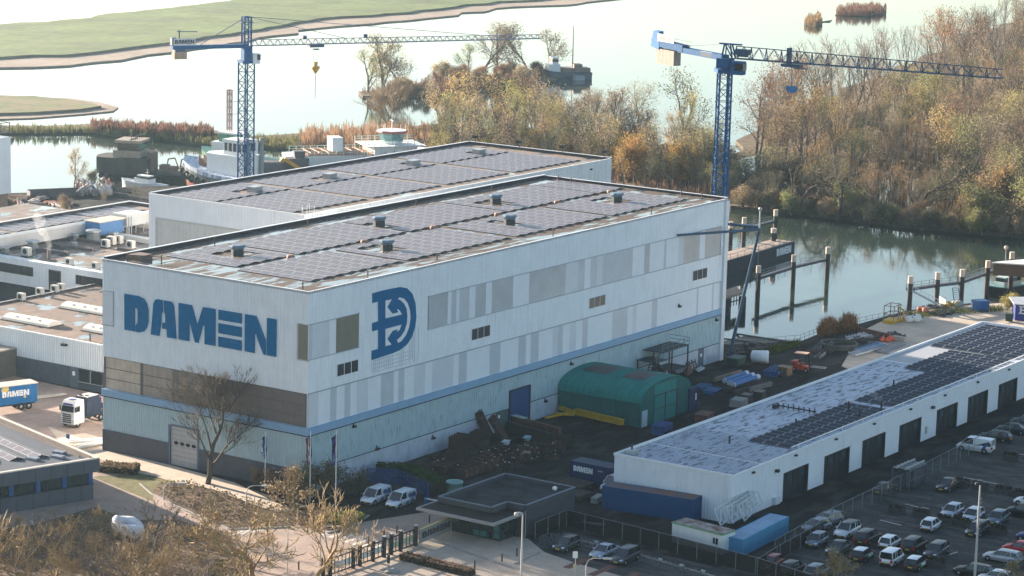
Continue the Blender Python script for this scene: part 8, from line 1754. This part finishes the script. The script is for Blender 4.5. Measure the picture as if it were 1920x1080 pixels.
for kind, px, py, top, c, lab in KEY:
    g = W(px, py, BZ); h = HT(g, top)-BZ; plant(kind, g, 0, h/HP[kind], None if c is None else LOC[c], lab, None, 'tree', 'willow_tree' if 'will' in kind else 'autumn_tree', None, rnd, 1.8 if kind == 'fan' else 1.5 if py < 200 and px < 1100 else None)
def inpoly(x, y, P):
    r = False; j = len(P)-1
    for i in range(len(P)):
        if (P[i][1] > y) != (P[j][1] > y) and x < (P[j][0]-P[i][0])*(y-P[i][1])/(P[j][1]-P[i][1])+P[i][0]: r = not r
        j = i
    return r
def fill(poly, n, mind, kinds, cols, labf, group, hs, seed, skip=()):
    rn = random.Random(seed); got = []; tries = 0; x0, x1 = min(p[0] for p in poly), max(p[0] for p in poly); y0, y1 = min(p[1] for p in poly), max(p[1] for p in poly)
    while len(got) < n and tries < n*60:
        tries += 1; x, y = rn.uniform(x0, x1), rn.uniform(y0, y1)
        if not inpoly(x, y, poly) or any(inpoly(x, y, s) for s in skip): continue
        g = W(x, y, BZ)
        if any((g-o).length < mind for o in got): continue
        got.append(g); k = rn.choice(kinds); c = rn.choice(cols); plant(k, g, 0, rn.uniform(*hs)/HP[k], LOC[c], labf(c, k), group, 'tree' if 'bush' not in k else 'shrub', ('autumn_tree' if 'bush' not in k else 'bank_shrub'), None, rn)
CN = ['ochre leafed', 'olive leafed', 'yellow leafed', 'brown leafed', 'dark leafed', 'russet leafed', 'orange leafed', 'pale brown']
POOLS = [[(1560, 350), (1640, 334), (1728, 332), (1795, 380), (1700, 396), (1635, 384)], [(1368, 302), (1432, 286), (1444, 318), (1383, 334)]]
def wl(where): return lambda c, k: '%s %s %s' % (CN[c], 'bare twigged tree' if 'thin' in k else ('shrub' if 'bush' in k else ('low willow' if 'will' in k else 'round crowned tree')), where)
fill([(1385, 300), (1440, 255), (1520, 215), (1620, 180), (1720, 130), (1830, 90), (1930, 60), (1960, 200), (1700, 220), (1500, 275), (1420, 310)], 62, 5.0, ['thin1', 'thin2', 'thin3', 'thin1', 'thin2', 'full1'], [7, 3, 7, 0, 7, 5], wl('in the back of the wood across the canal'), 'tall trees at the back of the wood', (17, 24), 101)
fill([(1400, 290), (1560, 235), (1750, 190), (1960, 120), (1990, 360), (1720, 345), (1560, 330), (1400, 345)], 105, 4.6, ['full1', 'full2', 'full3', 'thin3', 'full1', 'will1'], [0, 1, 0, 3, 3, 1, 5, 7, 2, 4, 7], wl('in the middle of the wood across the canal'), 'trees in the middle of the wood', (10, 18), 102, POOLS)
fill([(1375, 330), (1440, 345), (1560, 352), (1800, 350), (1990, 330), (1990, 444), (1920, 441), (1800, 430), (1700, 421), (1600, 408), (1500, 396), (1378, 384)], 60, 3.4, ['full3', 'will1', 'will2', 'full2', 'snag', 'bush1'], [3, 4, 4, 3, 1, 4, 0], wl('along the canal edge of the wood'), 'trees along the canal edge', (6, 12.5), 103, POOLS)
fill([(1375, 376), (1500, 392), (1600, 404), (1700, 417), (1800, 427), (1960, 438), (1960, 448), (1800, 438), (1700, 428), (1600, 415), (1500, 403), (1375, 390)], 55, 2.0, ['bush1', 'bush2'], [4, 3, 4, 3, 7, 1], wl('on the canal bank below the wood'), 'shrubs on the canal bank', (2.2, 5), 104)
fill([(640, 258), (800, 243), (960, 249), (1130, 259), (1200, 264), (1300, 298), (1350, 325), (1345, 372), (1140, 345), (820, 322), (650, 300)], 82, 4.0, ['will1', 'will2', 'thin3', 'full1', 'will1', 'will2'], [0, 7, 2, 1, 2, 7, 7, 1], wl('in the bank belt behind the halls'), 'trees in the bank belt', (9, 17), 105, [[(600, 240), (812, 240), (812, 330), (600, 330)], [(1285, 215), (1350, 215), (1350, 300), (1285, 300)]])
fill([(600, 268), (800, 250), (1000, 255), (1200, 268), (1340, 318), (1340, 350), (1100, 330), (800, 312), (610, 292)], 75, 2.6, ['bush1', 'bush2'], [3, 7, 3, 0, 2, 5], wl('under the trees of the bank belt'), 'shrubs in the bank belt', (2.5, 5.5), 106, [[(600, 240), (815, 240), (815, 330), (600, 330)]])
fill([(676, 174), (745, 166), (840, 152), (960, 138), (1030, 136), (1000, 158), (860, 174), (760, 182)], 45, 3.0, ['bush1', 'bush2', 'will2'], [3, 5, 0, 7, 3], wl('on the wooded island'), 'shrubs on the island', (3, 6.5), 107)
fill([(1150, 300), (1340, 315), (1345, 375), (1160, 350)], 24, 3.5, ['full3', 'full2', 'bush1', 'bush2'], [6, 4, 1, 4, 0], wl('close behind the hall beside the crane mast'), 'trees close behind the hall', (6, 10), 108)

def scatter(mb, rn, c, rad, n, size, mi=0, shell=.55):
    for _ in range(n):
        d = rv(rn).normalized(); f = shell+(1-shell)*rn.random(); q = Vector((c[0]+d.x*rad[0]*f, c[1]+d.y*rad[1]*f, c[2]+d.z*rad[2]*f))
        a = rv(rn).normalized()*size*rn.uniform(.5, 1.3); b2 = a.orthogonal().normalized()*size*rn.uniform(.4, .9); mb.add([q-a, q+b2, q+a, q-b2], [(0, 1, 2, 3)], mi)
def blades(mb, rn, x, y, z, h, w, n=1, lean=.25):
    for _ in range(n):
        a = rn.uniform(0, 6.28); u = Vector((math.cos(a), math.sin(a), 0))*w; q = Vector((x+rn.uniform(-.3, .3), y+rn.uniform(-.3, .3), z)); t = q+Vector((rn.uniform(-lean, lean)*h, rn.uniform(-lean, lean)*h, h*rn.uniform(.7, 1.15)))
        mb.add([q-u, q+u, t+u*.5, t-u*.5], [(0, 1, 2, 3)])
def reeds(name, label, poly, n, h, mat, seed, z=BZ):
    rn = random.Random(seed); mb = MB(); x0, x1 = min(p[0] for p in poly), max(p[0] for p in poly); y0, y1 = min(p[1] for p in poly), max(p[1] for p in poly); k = 0; tr = 0
    while k < n and tr < n*40:
        tr += 1; x, y = rn.uniform(x0, x1), rn.uniform(y0, y1)
        if not inpoly(x, y, poly): continue
        g = W(x, y, z); hh = h*(.85+.22*math.sin(x*.13)*math.sin(x*.31+1)+rn.uniform(-.25, .35)); blades(mb, rn, g.x, g.y, z-.1, max(.6, hh), .10, 4, .15); k += 1
    o = mb.build(name, mat); tag(o, label, 'reeds', None, 'stuff'); return o
RD = leafmat('reed_brown', (.26, .155, .105)); RY = leafmat('reed_tan', (.36, .26, .14)); RDG = leafmat('dike_scrub', (.14, .13, .06))
reeds('reeds', 'red brown reed bed on the dike beyond the moored vessels', [(172, 238), (400, 250), (398, 262), (300, 258), (172, 248)], 2200, 2.3, RD, 1)
reeds('reeds', 'red brown reed bed behind the white ship', [(562, 258), (660, 252), (760, 250), (860, 252), (870, 272), (700, 284), (566, 274)], 1200, 3.4, RD, 2)
reeds('reeds', 'low scrub along the dike crest', [(-40, 242), (170, 242), (400, 258), (560, 260), (560, 280), (480, 274), (400, 272), (300, 260), (165, 249), (-40, 251)], 900, 1.5, RDG, 3)
reeds('reeds', 'brown undergrowth below the bank trees', [(640, 262), (960, 254), (1200, 270), (1340, 318), (1345, 378), (1140, 348), (820, 326), (650, 302)], 1500, 2.4, RD, 4)
reeds('reeds', 'brown undergrowth below the wood across the canal', [(1378, 330), (1500, 280), (1700, 220), (1960, 120), (1990, 446), (1800, 433), (1600, 410), (1378, 388)], 2600, 2.6, leafmat('undergrowth_brown', (.17, .12, .07)), 5)
reeds('reeds', 'dark scrub on the wooded island', [(676, 174), (840, 152), (1030, 136), (1000, 158), (760, 182)], 700, 2.2, RD, 6)
for i, (P_, lab, n) in enumerate((([(1508, 46), (1512, 38), (1538, 36), (1541, 46), (1525, 50)], 'small tan reed islet in the river', 260), ([(1566, 29), (1575, 21), (1620, 17), (1661, 18), (1662, 26), (1620, 31)], 'larger brown reed islet in the river', 700))):
    mb = MB(); mb.prism([p.xy for p in pxs(P_, WZ)], WZ-.5, WZ+.35, 0, 1); struct(mb.build('islet', [MUD, SOIL])); reeds('reeds', lab, P_, n, 3.2 if i else 3.0, RY if i == 0 else RD, 20+i, WZ+.3)
mb = MB(); a = W(1548, 40, WZ); mb.prism([p.xy for p in pxs([(1538, 42), (1560, 38), (1556, 42)], WZ)], WZ-.4, WZ+.25); struct(mb.build('islet', MUD))
# quay reeds and bank weeds
QR = MB(); rn = random.Random(4)
for _ in range(420):
    px = rn.uniform(1535, 1606); g = W(px, 628-(px-1535)*.20+rn.uniform(-3, 5)); blades(QR, rn, g.x, g.y, -.3, (1.2+1.7*abs(math.sin((px-1535)*.085))) if px < 1600 else 1.0, .05, 4, .3)
tag(QR.build('reeds', leafmat('quay_reed', (.21, .11, .055), .6, .35, 2.0)), 'dark and orange reeds standing on the quay edge', 'reeds', None, 'stuff')
WD = MB()
for _ in range(900):
    if rn.random() < .5: px = rn.uniform(1700, 1880); py = 592-(px-1700)*.075+rn.uniform(-4, 5)
    else: px = rn.uniform(1440, 1500); py = 660-(px-1440)*.25+rn.uniform(-6, 6)
    g = W(px, py); blades(WD, rn, g.x, g.y, 0, .5, .05, 3, .5)
tag(WD.build('weeds', leafmat('weed_green', (.10, .12, .04))), 'green weeds along the quay edge', 'weeds', None, 'stuff')
def shrub(kind, px, py, top, c, lab, name='shrub', grp=None, z=0.0, sxy=None, wood=None):
    g = W(px, py, z); h = max(.6, HT(g, top)-z); return plant(kind, g, 0, h/HP[kind], LOC[c], lab, grp, 'shrub' if 'bush' in kind else 'tree', name, wood, random.Random(px), None if sxy is None else h/HP[kind]*0+sxy)
shrub('will1', 139, 352, 276, 6, 'small peach leafed tree on the yard shore beside the dark workboat', 'autumn_tree'); shrub('bush1', 172, 344, 316, 4, 'dark green bush beside the peach tree on the shore')
shrub('bush2', 128, 396, 366, 7, 'brown twiggy bush behind the cream shed'); shrub('bush1', 118, 402, 378, 3, 'second brown twiggy bush behind the cream shed'); shrub('full3', 200, 384, 355, 7, 'thin young tree on the shore yard, left', 'young_tree'); shrub('full3', 247, 374, 344, 2, 'thin young tree on the shore yard, right', 'young_tree')
shrub('bush2', 1887, 583, 548, 2, 'yellow bush at the quay between skip and hut'); shrub('bush2', 20, 392, 372, 4, 'dark bush under the silo house'); shrub('bush1', 55, 400, 380, 4, 'dark bush beside the river yard steel')
for i, (px, py, top, c) in enumerate(((600, 935, 868, 4), (640, 935, 862, 4), (665, 930, 880, 4), (560, 938, 890, 3), (520, 925, 880, 3), (490, 915, 876, 3))): shrub('bush1', px, py, top, c, ['dark evergreen bush at the hall corner, left', 'tallest dark evergreen bush at the hall corner', 'dark evergreen bush at the hall corner, right', 'brown bush under the middle flagpole', 'brown bush between the flagpoles', 'brown bush beside the left flagpole'][i], sxy=1.0)

# bare trees of the foreground
RMIN = .02
TP['big'] = proto('t', 42, 16, .30, 5, 0, 0, 0, BARKD, LOC[3], start=.30, ang=(.35, .75), nch=(3, 4), wig=.16, up=.32, shrink=.64)
RMIN = .032
TP['pol1'] = proto('t', 51, 8, .16, 4, 0, .3, .10, BARKP, LOC[0], start=.30, ang=(.5, 1.15), nch=(3, 4), wig=.38, up=.2, shrink=.66)
TP['pol2'] = proto('t', 52, 8, .17, 4, 0, .3, .10, BARKP, LOC[0], start=.25, ang=(.5, 1.1), nch=(3, 4), wig=.42, up=.2, shrink=.68)
TP['pol3'] = proto('t', 53, 7, .14, 4, 0, .3, .09, BARKP, LOC[0], start=.2, ang=(.45, 1.1), nch=(2, 3), wig=.36, up=.22, shrink=.68)
TP['twig'] = proto('t', 54, 4, .07, 3, 2, .3, .10, BARKP, LOC[0], start=.03, ang=(.3, .9), nch=(4, 5), wig=.28, up=.2, shrink=.66)
HP.update(big=16, pol1=8, pol2=8, pol3=7, twig=4)
g = W(389, 907); plant('big', g, 0, HT(g, 684)/16, None, 'large bare tree standing before the lettered gable', None, 'tree', 'bare_tree', None, random.Random(1), 1.4)
rn = random.Random(9)
for px, py, top, kd, lab in ((585, 1092, 885, 'pol1', 'bare pale barked tree with a crooked trunk left of the gate'), (478, 1100, 900, 'pol2', 'bare pale barked tree leaning beside the brick road'), (4, 1110, 900, 'pol1', 'bare pale barked tree at the left picture edge'), (550, 960, 868, 'twig', 'bare shrub under the middle flagpole')):
    g = W(px, py); plant(kd, g, 0, HT(g, top)/HP[kd], LOC[3] if kd == 'twig' else None, lab, None, 'tree', 'bare_tree', None, rn, 1.0)
got = []; tr = 0
TH = [(-60, 1005), (60, 985), (180, 960), (240, 985), (330, 985), (430, 1010), (470, 1085), (480, 1290), (-80, 1330)]
while len(got) < 92 and tr < 9000:
    tr += 1; px, py = rn.uniform(-70, 475), rn.uniform(960, 1320)
    if not inpoly(px, py, TH): continue
    if px < 170 and py < 1010: continue
    g = W(px, py)
    if any((g-o).length < 1.45 for o in got): continue
    if (g-W(240, 1008)).length < 1.2: continue
    got.append(g); k = rn.choice(['pol1', 'pol2', 'pol3', 'pol3']); hh = rn.uniform(3.6, 6.6)*(.8 if py < 1040 else 1); plant(k, g, 0, hh/HP[k], None, 'bare tangled pale barked tree in the thicket at the bottom left', 'bare trees in the thicket', 'tree', 'bare_tree', rn.choice([None, None, None, TWP, BARKG]), rn, None)
TK = MB(); rn = random.Random(15)
for _ in range(6500):
    px, py = rn.uniform(-60, 480), rn.uniform(955, 1200)
    if not inpoly(px, py, TH) and not (180 < px < 430 and 960 < py < 1010 and rn.random() < .5): continue
    g = W(px, py); z = rn.uniform(0, 1.5)*rn.random(); a = rv(rn).normalized()*rn.uniform(.12, .4); b2 = a.orthogonal().normalized()*rn.uniform(.03, .12); q = Vector((g.x, g.y, z+.1)); TK.add([q-a, q+b2, q+a, q-b2], [(0, 1, 2, 3)])
tag(TK.build('undergrowth', leafmat('thicket_brown', (.24, .165, .07), .6, .2, 1.2)), 'brown and olive undergrowth below the bare thicket', 'undergrowth', None, 'stuff')
sheet('thicket_soil', pxs([(-80, 1000), (60, 985), (180, 950), (240, 975), (330, 975), (430, 1000), (475, 1085), (500, 1320), (-100, 1350)]), .020, BARK)
HB = MB()
BED = [(292, 925), (300, 908), (335, 902), (400, 917), (470, 940), (560, 955), (632, 960), (690, 968), (640, 998), (560, 985), (430, 988), (330, 945)]
for _ in range(5200):
    px, py = rn.uniform(285, 690), rn.uniform(898, 1000)
    if not inpoly(px, py, BED): continue
    g = W(px, py); hh = .25+.45*(math.sin(g.x*1.3)*math.sin(g.y*1.7)+1)*.5; z = hh*math.sqrt(rn.random()); a = rv(rn).normalized()*rn.uniform(.10, .26); b2 = a.orthogonal().normalized()*rn.uniform(.06, .16); q = Vector((g.x, g.y, z)); HB.add([q-a, q+b2, q+a, q-b2], [(0, 1, 2, 3)])
tag(HB.build('ground_cover', leafmat('heather_brown', (.20, .15, .085), .5, .2, 1.6)), 'low brown heather like ground cover in the round bed', 'ground cover', None, 'stuff')
def hedge(label, pts, w, h, mat, n, seed, size=.14, name='hedge'):
    P = [W(*p) for p in pts]; t = thing(name, P[0], label, 'hedge'); rn = random.Random(seed); cm = MB(); lm = MB()
    for a, b2 in zip(P, P[1:]):
        d = (b2-a).normalized(); s = Vector((-d.y, d.x, 0)); cm.bar(a+Vector((0, 0, h*.45)), b2+Vector((0, 0, h*.45)), w*.82, h*.86)
        for _ in range(int(n*(b2-a).length)):
            q = a+(b2-a)*rn.random(); f = rn.random()
            if f < .55: q = q+s*rn.uniform(-w/2, w/2)+Vector((0, 0, h*rn.uniform(.86, 1.04)))
            else: q = q+s*(w/2*rn.choice((-1, 1))*rn.uniform(.85, 1.05))+Vector((0, 0, h*rn.random()))
            a_ = rv(rn).normalized()*size*rn.uniform(.5, 1.2); b_ = a_.orthogonal().normalized()*size*.6; lm.add([q-a_, q+b_, q+a_, q-b_], [(0, 1, 2, 3)])
    cm.build('branches', M('hedge_inside', (.03, .028, .018), .95, .2), t); lm.build('foliage', mat, t)
hedge('clipped yellow green box hedge by the zebra crossing', [(605, 988), (672, 973)], 2.6, 1.0, leafmat('box_green', (.30, .31, .04), .25), 190, 1, .13)
hedge('brown clipped shrub strip between gate and forecourt', [(755, 1048), (885, 1080)], 1.5, .8, leafmat('strip_brown', (.15, .10, .075), .4), 90, 2)
hedge('brown low hedge between the front office and the pavement', [(190, 880), (225, 884), (258, 886)], 3.0, .9, leafmat('hedge_brown', (.21, .145, .09), .4), 120, 3, .2)
hedge('dark green ivy hedge enclosing the mould field', [(705, 893), (760, 893), (800, 906), (815, 928)], 2.4, 1.6, leafmat('ivy_dark', (.035, .062, .02), .4), 170, 4, .18)
hedge('dark green weeds hedge along the hall plinth behind the moulds', [(720, 872), (790, 853), (800, 849)], 1.0, .7, leafmat('ivy_dark', (.035, .062, .02), .4), 120, 5, .16)
hedge('thin evergreen hedge strip beside the brick road at the picture bottom', [(410, 1060), (395, 1100)], 1.0, .7, leafmat('box_dark', (.09, .10, .02), .3), 110, 6)
for px, py, top, lab in ((1562, 1100, 1030, 'yellow twigged bare shrub at the bottom edge of the car lot'), (1898, 1095, 1050, 'yellow lit shrub in the bottom right corner')):
    g = W(px, py); plant('twig', g, 0, HT(g, top)/4, LOC[2], lab, None, 'shrub', 'bare_shrub', TWP, rn, 1.1)
for i in range(16):
    px = 1730+i*10.5; g = W(px, 876-(i*4.8)); 
# gravel strip with stones beside the car bays
GV = MB()
for _ in range(1500):
    px = rn.uniform(1010, 1330); py = 1003+(px-1065)*.272+rn.uniform(-2, 14) if px > 1065 else rn.uniform(1000, 1022)
    g = W(px, py); s = rn.uniform(.10, .24); GV.box((g.x, g.y, s*.35), (s, s*.8, s*.7), rn.random()*3, taper=.6)
tag(GV.build('gravel', M('gravel_grey', (.11, .11, .11), .9, .4, 3)), 'grey stones of the gravel strip beside the car bays', 'gravel', None, 'stuff')
for i in range(6):
    g = W(1118+i*40, 1020+i*11); t = thing('marker_block', (g.x, g.y, 0), 'small pale marker block at the head of a bay on the gravel strip', 'marker', 'bay markers'); mb = MB(); mb.box((0, 0, .3), (.12, .5, .2)); mb.build('plate', M('marker_mint', (.40, .48, .48), .5, .08), t, False); mb = MB(); mb.bar((0, 0, 0), (0, 0, .22), .08); mb.build('peg', STEEL, t, False)
# the white object half hidden in the thicket
g = W(240, 1006); t = thing('white_propeller_shroud', (g.x, g.y, .4), 'white weathered ring shaped sculpture half hidden in the thicket', 'sculpture'); mb = MB(); vs = []; n, m_ = 22, 10
for i in range(n):
    th = 2*math.pi*i/n
    for j in range(m_):
        ph = 2*math.pi*j/m_; rr = 1.3+.72*math.cos(ph)*(1+.25*math.sin(2*th+1)); vs.append((rr*math.cos(th)*.8, rr*math.sin(th)*1.2, .8+.75*math.sin(ph)*(1+.2*math.cos(3*th))+.35*math.sin(th)))
mb.add(vs, [(i*m_+j, ((i+1) % n)*m_+j, ((i+1) % n)*m_+(j+1) % m_, i*m_+(j+1) % m_) for i in range(n) for j in range(m_)], 0, True); mb.build('ring', M('sculpt_white', (.60, .62, .64), .7, .15, 1.5, streak=.5, scol=(.30, .31, .32), ssc=(1, 1, 1)), t, False)

# ================================================================== air
hz_ = bpy.data.materials.new('haze'); hz_.use_nodes = True; N = hz_.node_tree.nodes; N.remove(N['Principled BSDF']); v = N.new('ShaderNodeVolumePrincipled')
v.inputs['Color'].default_value = (.55, .80, 1.0, 1); v.inputs['Density'].default_value = HAZE; v.inputs['Anisotropy'].default_value = .7
hz_.node_tree.links.new(v.outputs[0], N['Material Output'].inputs['Volume'])
mb = MB(); mb.bb(-1100, 3000, -1100, 3000, -6.5, 92); tag(mb.build('haze', hz_), None, None, None, 'stuff')
